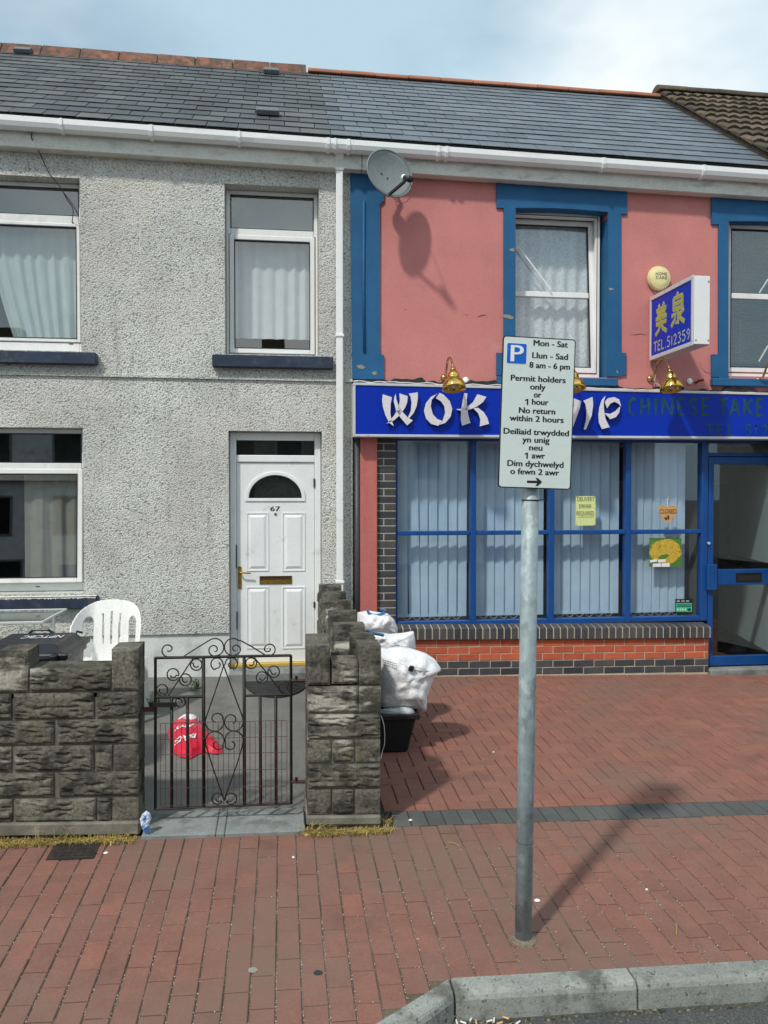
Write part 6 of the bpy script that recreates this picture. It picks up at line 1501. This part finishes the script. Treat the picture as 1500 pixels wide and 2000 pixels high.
# door mat
mc = onG(540, 1334, .012); mpts = []
ca = onG(479, 1332, .012); cb_ = onG(600, 1332, .012); mid = (ca + cb_) / 2; dep = mid.y - onG(560, 1361, .012).y; hwid = (cb_.x - ca.x) / 2
mpts = [(mid.x + hwid * cos(a), mid.y + .02 + (dep + .02) * sin(a) * (1 if sin(a) < 0 else 0)) for a in [pi + pi * i / 24 for i in range(25)]]
t = thing('door_mat', 'black half-moon rubber mat at the foot of the doorstep', 'door mat', mid)
MB().poly([V((x, y, zg(x, y) + .016)) for x, y in mpts], (0, 0, -.014)).build('mat_base', M['mat'], t)
for i in range(9):
    f_ = .96 - i * .095; y_ = mid.y + .012 - i * dep / 9.6; wdt = hwid * sqrt(max(0, 1 - (i / 9.6) ** 2)) * .96
    MB().tube([(mid.x - wdt, y_, zg(mid.x, y_) + .018), (mid.x + wdt, y_, zg(mid.x, y_) + .018)], .0045, 5).build('rib', M['mat'], t)

def pillow(outline, c, T, nrmv, seed, crease, back=.5, nr=9, na=48, prof=.5, freq=9):
    """closed inflated shape from a star-shaped outline round c; nrmv points at the viewer"""
    pts = []; m = len(outline)
    for k in range(na):
        f = k / na * m; i = int(f); pts.append(lerp(outline[i % m], outline[(i + 1) % m], f - i))
    mb = MB(); mb.v.append(c + nrmv * T)
    def h(r_): return max(0, 1 - r_ ** 2.4) ** prof
    for s_, tk in ((1, T), (-1, T * back)):
        if s_ < 0: b_ = len(mb.v); mb.v.append(c - nrmv * tk)
        else: b_ = 0
        for i in range(1, nr + (1 if s_ > 0 else 0)):
            r_ = i / nr
            for k in range(na):
                p_ = lerp(c, pts[k], r_); q_ = p_ * freq
                cr_ = abs(fr((q_.x, q_.y + seed, q_.z))) + .5 * abs(fr((q_.x * 2.3, q_.y * 2.3 + seed, q_.z * 2.3)))
                mb.v.append(p_ + nrmv * (s_ * tk * h(r_) + (crease * (cr_ - .25) * (1 - r_ ** 6) if s_ > 0 else 0)))
        rings = nr if s_ > 0 else nr - 1
        for k in range(na):
            f = [b_, b_ + 1 + k, b_ + 1 + (k + 1) % na]; mb.f.append(f if s_ > 0 else f[::-1])
        for i in range(rings - 1):
            for k in range(na):
                f = [b_ + 1 + i * na + k, b_ + 1 + (i + 1) * na + k, b_ + 1 + (i + 1) * na + (k + 1) % na, b_ + 1 + i * na + (k + 1) % na]; mb.f.append(f if s_ > 0 else f[::-1])
        if s_ > 0: rim = 1 + (nr - 1) * na
        else:
            o2 = b_ + 1 + (rings - 1) * na
            for k in range(na): mb.f.append([o2 + k, rim + k, rim + (k + 1) % na, o2 + (k + 1) % na])
    return mb
# red carrier bag
rb_px = [(326, 1432), (331, 1420), (345, 1404), (366, 1402), (387, 1401), (389, 1413), (403, 1424), (412, 1440), (424, 1448), (434, 1462), (434, 1471), (420, 1473), (398, 1468), (382, 1476), (372, 1482), (350, 1478), (338, 1468), (333, 1450)]
rb_c = onG(376, 1446, .02); rbo = [onG(x, y, .008) for x, y in rb_px]
rb = thing('carrier_bag', 'crumpled red carrier bag lying on the garden path behind the gate', 'bag', rb_c)
pillow(rbo, rb_c, .075, V((0, -.25, .97)), 2, .035, .05, prof=.6, freq=16).build('bag_body', M['redbag'], rb, smooth=True)
hp2 = [onG(x, y, .03) for x, y in ((344, 1410), (352, 1403), (368, 1401), (387, 1401), (389, 1411), (376, 1414), (360, 1410))]
pillow(hp2, onG(368, 1408, .04), .05, V((0, -.4, .9)), 5, .02, .1, 5, 24).build('white_lining', M['sack'], rb, smooth=True)
bu = V((-1, 0, .0)); bv = V((0, -.52, -.85)).normalized()
for s_, x, y, w_, cp in (('ANY', 379, 1421, .145, .075), ('BAG', 383, 1441, .15, .085), ('TIME', 345, 1440, .0, .0)):
    if not w_: continue
    o_ = onG(x, y, .0); o_ = CAM + (o_ - CAM) * .965
    r_ = ray(x, y)
    # print follows the bag: placed just above its upper surface
    mbt = text_line(s_, V((0, 0, 0)), V((1, 0, 0)), V((0, 1, 0)), 0, w_, 0, cp, None, None, mb=MB(), bold=.002)
    mbt.v = [onG(0, 0) * 0 + v for v in mbt.v]
    org = onG(x, y, .07)
    for i, v in enumerate(mbt.v):
        gx, gy = org.x - v.x, org.y - v.y
        p_ = V((gx, gy, zg(gx, gy))); d_ = p_ - rb_c
        mbt.v[i] = V((gx, gy, 0)); 
    rb_txt = mbt.build('bag_print', M['white'], rb)
    rb_txt['_drape'] = 1
# drape the print on the bag surface
bpy.context.view_layer.update()
from mathutils.bvhtree import BVHTree
bag_o = [o for o in rb.children if o.name.startswith('bag_body')][0]
bvh = BVHTree.FromPolygons([v.co for v in bag_o.data.vertices], [tuple(p_.vertices) for p_ in bag_o.data.polygons])
for o in list(rb.children):
    if '_drape' in o:
        for v in o.data.vertices:
            h_ = bvh.ray_cast(V((v.co.x, v.co.y, 2)), V((0, 0, -1)))
            v.co.z = (h_[0].z if h_[0] else zg(v.co.x, v.co.y) + .02) + .006
        del o['_drape']
# recycling box and white sacks
bb = onG(788, 1468); bw_ = .40
bxx0, bxx1 = px1 + .02, onY(818, 1398, bb.y).x; byy0 = bb.y - .02; byy1 = byy0 + .42; bz0 = zg(.8, byy0); bz1 = onY(790, 1392, byy0).z
rbx = thing('recycling_box', 'black plastic recycling box under the white sack beside the wall', 'box', (.8, byy0 + .2, bz0))
xi = onY(796, 1465, byy0).x
mb = MB(); mb.add([(bxx0 + .02, byy0, bz0), (xi, byy0, bz0), (xi, byy1, bz0 + .01), (bxx0 + .02, byy1, bz0 + .01), (bxx0, byy0 - .03, bz1 - .03), (bxx1 - .025, byy0 - .03, bz1 - .03), (bxx1 - .025, byy1 + .03, bz1 - .03), (bxx0, byy1 + .03, bz1 - .03)], [(0, 3, 2, 1), (0, 1, 5, 4), (1, 2, 6, 5), (2, 3, 7, 6), (3, 0, 4, 7)])
mb.build('box_shell', M['boxplastic'], rbx, bevel=.012)
mb = MB(); bars(mb, 0, 1, 0, 1, 0, 1, .1, .1, .1, .1)
rim = MB(); rim.box(bxx0 - .01, bxx1, byy0 - .055, byy0 - .032, bz1 - .04, bz1); rim.box(bxx0 - .01, bxx1, byy1 + .032, byy1 + .055, bz1 - .04, bz1); rim.box(bxx0 - .01, bxx0 + .012, byy0 - .032, byy1 + .032, bz1 - .04, bz1); rim.box(bxx1 - .024, bxx1, byy0 - .032, byy1 + .032, bz1 - .04, bz1); rim.build('box_rim', M['boxplastic'], rbx, bevel=.006)
def sack(name, label, px, cpx, Y, T, seed, mat_='sack', crease=.05, back=.6, nrmv=V((0, -1, .15)), prof=.45, freq=6):
    o_ = [onY(x, y, Y) for x, y in px]; c = onY(*cpx, Y); low = min(o_, key=lambda p_: p_.z)
    t = thing(name, label, 'sack', V((c.x, Y, low.z))); pillow(o_, c, T, nrmv.normalized(), seed, crease, back, 12, 64, prof, freq).build('sack_body', M[mat_], t, smooth=True); return t
fl_ = [(738, 1395), (742, 1386), (760, 1382), (790, 1379), (806, 1383), (812, 1392), (810, 1400), (780, 1402), (745, 1402)]
o_ = [onY(x, y, byy0 + .08) for x, y in fl_]; t = thing('plastic_film', 'clump of clear plastic film on top of the black recycling box', 'plastic film', onY(775, 1400, byy0 + .08))
pillow(o_, onY(775, 1392, byy0 + .08), .12, V((0, -1, .3)).normalized(), 8, .03, .9, 7, 40).build('film', M['film'], t, smooth=True)
big = [(736, 1262), (752, 1266), (776, 1262), (800, 1265), (830, 1275), (848, 1286), (862, 1306), (851, 1312), (842, 1335), (833, 1360), (832, 1390), (824, 1391), (812, 1386), (790, 1383), (765, 1384), (736, 1380), (734, 1330)]
t1 = sack('white_sack', 'biggest bulging white woven sack with black clips and printed lettering', big, (788, 1330), byy0 + .17, .23, 3, crease=.075)
for (x, y, w_) in ((803, 1306, .017), (829, 1313, .008)):
    c = onY(x, y, byy0 - .075); MB().hexa([c + V((-w_ + .008, -.008, .022)), c + V((w_ + .008, -.008, .016)), c + V((w_ - .006, -.008, -.024)), c + V((-w_ - .006, -.008, -.016))], (0, .028, 0)).build('clip', M['black'] if x < 810 else M['greycable'], t1, bevel=.004)
sk = [o for o in t1.children if o.name.startswith('sack_body')][0]
bvs = BVHTree.FromPolygons([v.co for v in sk.data.vertices], [tuple(p_.vertices) for p_ in sk.data.polygons])
def on_sack(x, y, l=.004):
    r_ = ray(x, y).normalized(); h_ = bvs.ray_cast(CAM, r_); return (h_[0] - r_ * l) if h_[0] else onY(x, y, byy0 - .05)
for y in (1288, 1292, 1296.5):                        # small rows of print, too small to read
    mb = MB()
    for x in range(748, 776, 4): mb.add([on_sack(x, y + (x - 748) * .3), on_sack(x + 3, y + (x - 747) * .3), on_sack(x + 3, y + 2 + (x - 747) * .3), on_sack(x, y + 2 + (x - 748) * .3)], [(0, 1, 2, 3)])
    mb.build('print_row', M['greycable'], t1)
mb = MB().tube([on_sack(x, y, .002) for x, y in ((746, 1276), (765, 1284), (785, 1296), (803, 1306))], .004, 5); mb.build('stitched_seam', M['sack'], t1)
mb = MB().tube([on_sack(x, y, .002) for x, y in ((803, 1306), (818, 1309), (836, 1310), (856, 1308))], .005, 5); mb.build('hem', M['sack'], t1)
mid_ = [(716, 1240), (735, 1234), (760, 1238), (785, 1236), (808, 1232), (811, 1250), (812, 1268), (795, 1272), (770, 1276), (735, 1280), (716, 1278), (712, 1258)]
t2 = sack('white_sack', 'flat white woven sack lying behind the biggest sack beside the wall', mid_, (765, 1256), byy1 + .22, .20, 6, crease=.06, back=.9)
top_ = [(698, 1196), (718, 1192), (742, 1196), (757, 1198), (770, 1210), (777, 1228), (776, 1240), (750, 1244), (720, 1240), (700, 1236), (694, 1215)]
t3 = sack('white_sack', 'white woven sack with blue strap standing nearest the brick column', top_, (740, 1220), -.75, .20, 9, crease=.065, back=.8)
for (tt_, pts, Y) in ((t3, [(717, 1190), (722, 1199), (735, 1202), (748, 1198), (753, 1193), (742, 1191)], -.90), (t2, [(718, 1231), (728, 1236), (742, 1239), (750, 1241)], byy1 - .0)):
    MB().ribbon(smooth_path([onY(x, y, Y) for x, y in pts]), .028, .004, V((0, -.4, 1))).build('strap', M['bluestrap'], tt_, smooth=True)
# the two rear sacks rest on filled sacks below them
for tt_, bx_, yy in ((t2, (712, 812), byy1 + .22), (t3, (694, 776), -.75)):
    lowz = tt_.location.z; x0, x1 = onY(bx_[0], 1260, yy).x + .03, onY(bx_[1], 1260, yy).x - .02; gz_ = zg(x0, yy)
    o_ = [V((lerp(x0, x1, .5) + (x1 - x0) / 2 * cos(a) * (1 - .12 * abs(sin(a))), yy, lerp(gz_, lowz + .12, .5) + (lowz + .12 - gz_) / 2 * max(-1, min(1, 1.25 * sin(a))))) for a in [2 * pi * k / 24 for k in range(24)]]
    t = thing('white_sack', 'lower white sack carrying the ' + ('flat sack behind the biggest one' if tt_ is t2 else 'blue strapped sack near the brick column'), 'sack', (lerp(x0, x1, .5), yy, gz_))
    pillow(o_, V((lerp(x0, x1, .5), yy, lerp(gz_, lowz + .1, .5))), .22, V((0, -1, .1)).normalized(), 15, .05, .9, 10, 48, .45, 6).build('sack_body', M['sack'], t, smooth=True)
pts = smooth_path([onY(744, 1398, byy0 - .06), onY(750, 1418, byy0 - .07), onY(751, 1450, byy0 - .08), onY(746, 1470, byy0 - .08), onG(744, 1482, .005)])
tag(MB().tube(pts, .003, 5).build('white_string', M['white'], None, smooth=True), 'thin white string hanging down beside the black recycling box', 'string')

# ------------------------------------------------------------------ small things on the ground
cv = [onG(x, y, .004) for x, y in ((120, 1645), (180, 1645), (163, 1679), (93, 1679))]
t = thing('drain_cover', 'small square iron drain cover in the pavement by the wall', 'drain cover', sum(cv, V((0, 0, 0))) / 4)
MB().poly([V((x, y, zg(x, y) + .0065)) for x, y in ((-1.26, -3.685), (-1.015, -3.685), (-1.015, -3.475), (-1.26, -3.475))], (0, 0, -.03)).build('frame', M['iron'], t)
MB().poly([V((x, y, zg(x, y) + .009)) for x, y in ((-1.245, -3.672), (-1.03, -3.672), (-1.03, -3.488), (-1.245, -3.488))], (0, 0, -.004)).build('lid', M['iron'], t, bevel=.003)
for i in range(6):
    for j in range(5):
        x, y = -1.225 + i * .035, -3.655 + j * .036; MB().box(x - .008, x + .008, y - .008, y + .008, zg(x, y) + .0092, zg(x, y) + .0115).build('stud', M['iron'], t)
def lit(px, c, T, mk, name, label, cat, ty=.02, seed=1, nv=V((0, -.6, .8))):
    o_ = [onG(x, y, ty * (1 - (y - min(q[1] for q in px)) / max(1, (max(q[1] for q in px) - min(q[1] for q in px))))) for x, y in px]; cc_ = onG(*c, ty)
    return tag(pillow(o_, cc_, T, nv.normalized(), seed, .03, .1, 6, 30, .5, 30).build(name, M[mk], None, smooth=True), label, cat)
# the crumpled wrapper stands against the wall corner
o_ = [onY(x, y, WY - .035) for x, y in ((273, 1600), (278, 1590), (286, 1583), (293, 1588), (296, 1598), (292, 1608), (294, 1625), (290, 1632), (281, 1626), (275, 1612))]
tag(pillow(o_, onY(284, 1606, WY - .035), .022, V((0, -1, .2)).normalized(), 3, .02, .6, 6, 30, .5, 30).build('crumpled_wrapper', M['bluepack'], None), 'crumpled blue and white wrapper at the corner of the wall by the gate', 'litter')
lit([(168, 1628), (176, 1620), (190, 1613), (194, 1620), (184, 1628), (172, 1633)], (181, 1623), .02, 'orangepack', 'orange_wrapper', 'torn orange wrapper in the dry grass below the wall', 'litter', .03, 4)
def gum(px, py, rx_, mk, label):
    c = onG(px, py); mb = MB(); n = 18
    o_ = [(c.x + rx_ * cos(a) * (1 + .25 * fr((cos(a) * 2, sin(a) * 2, px))), c.y + rx_ * .9 * sin(a) * (1 + .25 * fr((cos(a) * 2, sin(a) * 2, px + 5)))) for a in [2 * pi * k / n for k in range(n)]]
    tag(MB().poly([V((x, y, zg(x, y) + .0045)) for x, y in o_], (0, 0, -.004)).build('trodden_gum', M[mk], None), label, 'gum')
gum(494, 1896, .020, 'gum', 'pale trodden gum spot on the pavement left of the dark one'); gum(621, 1901, .018, 'darkgum', 'dark round gum spot on the pavement near the angled kerb')
for k_, (px, py, s_, lb) in enumerate(((1049, 1760, .016, 'white scrap of paper right of the sign post foot'), (802, 1603, .012, 'white scrap on the charcoal band near the pier'), (964, 1470, .008, 'tiny white fleck on the herringbone forecourt'), (573, 1676, .008, 'small white scrap on the pavement in front of the gate'), (207, 1667, .014, 'white crumpled scrap right of the drain cover'), (1263, 1739, .008, 'white pebble-like fleck right of the post shadow'))):
    c = onG(px, py); tag(pillow([V((c.x + s_ * cos(a) * (1 + .5 * fr((a * 1.0, k_, 1))), c.y + s_ * .8 * sin(a), zg(c.x, c.y) + .003)) for a in [2 * pi * q / 10 for q in range(10)]], c + V((0, 0, .004)), .006, ZZ, k_, .003, .1, 4, 16, .5, 40).build('paper_scrap', M['butt'] if k_ == 4 else M['white'], None), lb, 'litter')
for k_, (p0, p1, lb) in enumerate((((876, 1645), (898, 1653), 'thin dry stalk lying below the charcoal band'), ((1320, 1804), (1321, 1826), 'thin dry stalk lying upright in view near the kerb'))):
    a, b = onG(*p0, .004), onG(*p1, .004); tag(MB().tube([a, lerp(a, b, .5) + V((.006, .004, .003)), b], .0022, 5).build('dry_stalk', M['drygrass'], None), lb, 'stalk')
# cigarette ends in the gutter
random.seed(21)
butts = [(886, 1986, 30), (892, 1996, 80), (914, 1985, 10), (920, 1990, 60), (938, 1982, 20), (946, 1979, 130), (956, 1994, 5), (965, 1992, 70), (976, 1998, 15), (905, 1997, 150), (930, 1996, 95), (1012, 1997, 40), (870, 1992, 110), (988, 1988, 160)]
for k_, (px, py, an) in enumerate(butts):
    c = onG(px, py, -.096); a = radians(an + random.uniform(-15, 15)); d = V((cos(a), sin(a), 0)) * .013
    tag(MB().tube([c - d, c - d * .1, c + d], [.0042, .0042, .0036], 7).build('cigarette_end', M['butt'], None), 'cigarette end dropped in the gutter below the kerb corner', 'cigarette end', 'cigarette ends in the gutter')
# dry grass and moss
def grass(name, label, spots, mk='drygrass', hmax=.06):
    mb = MB()
    for (x, y, h0, n, spread) in spots:
        for _ in range(n):
            px_ = x + random.gauss(0, spread); py_ = y + random.gauss(0, .012); z = zg(px_, py_) - .004
            a = random.uniform(0, 2 * pi); ln = h0 * random.uniform(.4, 1.3); lean = random.uniform(.2, 1.3)
            d = V((cos(a), sin(a) * .6 - .25, 0)); tip = V((px_, py_, z)) + d * ln * lean + V((0, 0, ln * .8)); mid = V((px_, py_, z)) + d * ln * lean * .35 + V((0, 0, ln * .6)); s_ = V((-d.y, d.x, 0)).normalized() * .0022
            b_ = V((px_, py_, z)); mb.add([b_ - s_, b_ + s_, mid + s_ * .8, tip, mid - s_ * .8], [(0, 1, 2, 4), (4, 2, 3)])
    o = mb.build(name, M[mk], None, kind='stuff'); tag(o, label, 'grass'); return o
random.seed(33)
xl = lambda px: onG(px, 1622).x
sp = [(xl(random.uniform(-20, 268)), WY - .06 + random.uniform(-.05, .03), .034, 8, .014) for _ in range(230)] + [(xl(random.uniform(80, 150)), WY - .06, .13, 2, .02) for _ in range(14)] + [(xl(random.uniform(0, 40)), WY - .06, .09, 3, .02) for _ in range(8)]
grass('dry_grass', 'dry yellow grass and stalks along the foot of the left wall', sp)
sp = [(onG(random.uniform(600, 762), 1612).x, WY - .055 + random.uniform(-.04, .03), .030, 9, .012) for _ in range(160)] + [(onG(random.uniform(580, 640), 1612).x, WY - .05, .07, 6, .015) for _ in range(14)] + [(onG(752, 1600).x + random.uniform(-.01, .03), WY + random.uniform(-.03, .12), .04, 6, .01) for _ in range(16)]
grass('dry_grass', 'dry yellow grass round the foot of the gate pier', sp)
def moss(pxa, pxb, seed, label, wd=.055):
    xa, xb = onG(pxa, 1615).x, onG(pxb, 1615).x; n = int((xb - xa) / .012)
    def f(u, v_):
        x = lerp(xa, xb, u); y = WY - .015 - wd * v_ * (.75 + .5 * fr((x * 14, seed, 0))); e = sin(pi * min(1, max(0, v_))) ** .5 * sin(pi * u) ** .15
        return (x, y, zg(x, y) + .002 - .004 * (1 - e) + .016 * e * (.5 + abs(fr((x * 40, y * 40, seed)))))
    tag(MB().grid(f, n, 8).build('moss', M['moss'], None, smooth=True, kind='stuff'), label, 'moss')
moss(-160, 272, 1, 'dry yellow moss strip below the left garden wall', .105); moss(592, 768, 2, 'dry yellow moss strip below the gate pier', .085); moss(285, 592, 3, 'thin moss line along the gate threshold', .035)
sp = [(onG(px, 1984).x, onG(px, 1984).y + random.uniform(-.01, .03), .022, 6, .012) for px in [random.uniform(868, 1045) for _ in range(60)]]
mb = MB()
for (x, y, h0, n, spread) in sp:
    for _ in range(n):
        px_ = x + random.gauss(0, .02); py_ = y + random.gauss(0, .012) + .055; z = zg(px_, py_) - .104; a = random.uniform(0, 2 * pi); d = V((cos(a), sin(a), random.uniform(0, .35))) * h0 * random.uniform(.4, 1.2); s_ = V((-d.y, d.x, 0)).normalized() * .0016
        b_ = V((px_, py_, z + .003)); mb.add([b_ - s_, b_ + s_, b_ + d], [(0, 1, 2)])
tag(mb.build('dry_grass', M['drygrass'], None, kind='stuff'), 'dead grass swept into the gutter below the kerb', 'grass')
mb = MB(); random.seed(44)
for i in range(260):                                  # grit and dead moss collected along the foot of the kerb
    x = random.uniform(.72, 3.2); y = KF - .012 - abs(random.gauss(0, .012)); r_ = random.uniform(.004, .011); z = zg(x, y) - .105
    mb.lathe([(r_, 0), (r_ * .8, r_ * .5), (.0005, r_ * .7)], Matrix.Translation((x, y, z)) @ Matrix.Diagonal((1, .7, 1, 1)), 6)
tag(mb.build('grit', M['moss_d'], None, kind='stuff'), 'dark grit and dead moss along the foot of the kerb', 'grit')
mb = MB(); random.seed(55)
for i in range(3200):                                 # pale grit caught in the paving joints
    k_ = random.randint(-22, 30); x = k_ * PW + .021 + PW / 2 + random.gauss(0, .0022); y = lerp(WY - .03, -5.35, random.random() ** .6)
    if y < kerb_y(x) + .01: continue
    if random.random() < .2: x += random.uniform(-PW, PW) * .5; y = WY - .105 - .205 * round((WY - .105 - y) / .205) if k_ % 2 else y
    r_ = random.uniform(.0012, .0030); mb.lathe([(r_, 0), (r_ * .7, r_ * .7), (.0002, r_)], Matrix.Translation((x, y, zg(x, y) - .0025)), 5)
tag(mb.build('joint_grit', M['butt_g'], None, kind='stuff'), 'pale grit caught in the joints of the brick pavement', 'grit')
# weeds in the yard
def weed(px, py, n, hgt, label):
    c = onG(px, py); t = thing('weed', label, 'weed', c); mb = MB(); st = MB()
    for i in range(n):
        a = random.uniform(0, 2 * pi); r_ = random.uniform(.01, .07); tip = c + V((r_ * cos(a), r_ * sin(a) * .5, hgt * random.uniform(.3, 1))); st.tube([c + V((r_ * .3 * cos(a), 0, 0)), tip], .0015, 4)
        u = V((random.uniform(-1, 1), random.uniform(-1, .2), random.uniform(-.3, .8))).normalized() * .022; s_ = u.cross(V((.3, .5, 1))).normalized() * .009
        mb.add([tip, tip + u * .5 + s_, tip + u, tip + u * .5 - s_], [(0, 1, 2, 3)])
    st.build('stem', M['leaf'], t); mb.build('leaves', M['leaf'], t)
weed(385, 1346, 34, .09, 'small green weed at the foot of the house wall'); weed(300, 1385, 26, .10, 'green weed beside the gate latch and wall end'); weed(375, 1255 + 95, 12, .05, 'tiny weed left of the one by the doorstep')

# ------------------------------------------------------------------ the terrace across the road, seen as reflections in the glass
def far_house(x0, x1, mats, label):
    Y = -20.5; zb = zg((x0 + x1) / 2, 0) - .7; t = thing('opposite_house', label, 'house', ((x0 + x1) / 2, Y, zb), 'terrace across the road')
    MB().box(x0, x1, Y - 7, Y, zb, zb + 5.2).build('wall', mats, t)
    MB().poly([(x0, Y + .25, zb + 5.1), (x0, Y - 3.5, zb + 7.6), (x0, Y - 7.2, zb + 5.1)], (x1 - x0, 0, 0)).build('roof', M['slate_old'], t)
    MB().box(x0 + .2, x0 + 1.1, Y - 3.9, Y - 3.1, zb + 7.0, zb + 8.7).build('chimney', M['browntile'], t)
    w_ = x1 - x0
    for (u, z0, z1, ww) in ((.25, 3.2, 4.6, 1.0), (.72, 3.2, 4.6, 1.0), (.30, .9, 2.4, 1.3)):
        c = x0 + u * w_; f = MB(); bars(f, c - ww / 2, c + ww / 2, zb + z0, zb + z1, Y + .001, Y + .04, .07, .07, .07, .07); f = f.build('window', M['concrete'], t)
        MB().box(c - ww / 2 + .07, c + ww / 2 - .07, Y + .001, Y + .015, zb + z0 + .07, zb + z1 - .07).build('pane', M['darkpanel'], f)
    c = x0 + .76 * w_; MB().box(c - .45, c + .45, Y + .001, Y + .04, zb + .15, zb + 2.2).build('door', M['bluepaint'], t)
WHICH = ['leftmost', 'second from the left', 'middle', 'second from the right', 'rightmost']
for i in range(5):
    far_house(-11 + i * 5.0, -6.01 + i * 5.0, [M['plinth'], M['browntile'], M['blockmortar']][i % 3], WHICH[i] + ' house of the terrace across the road, seen only as a reflection')
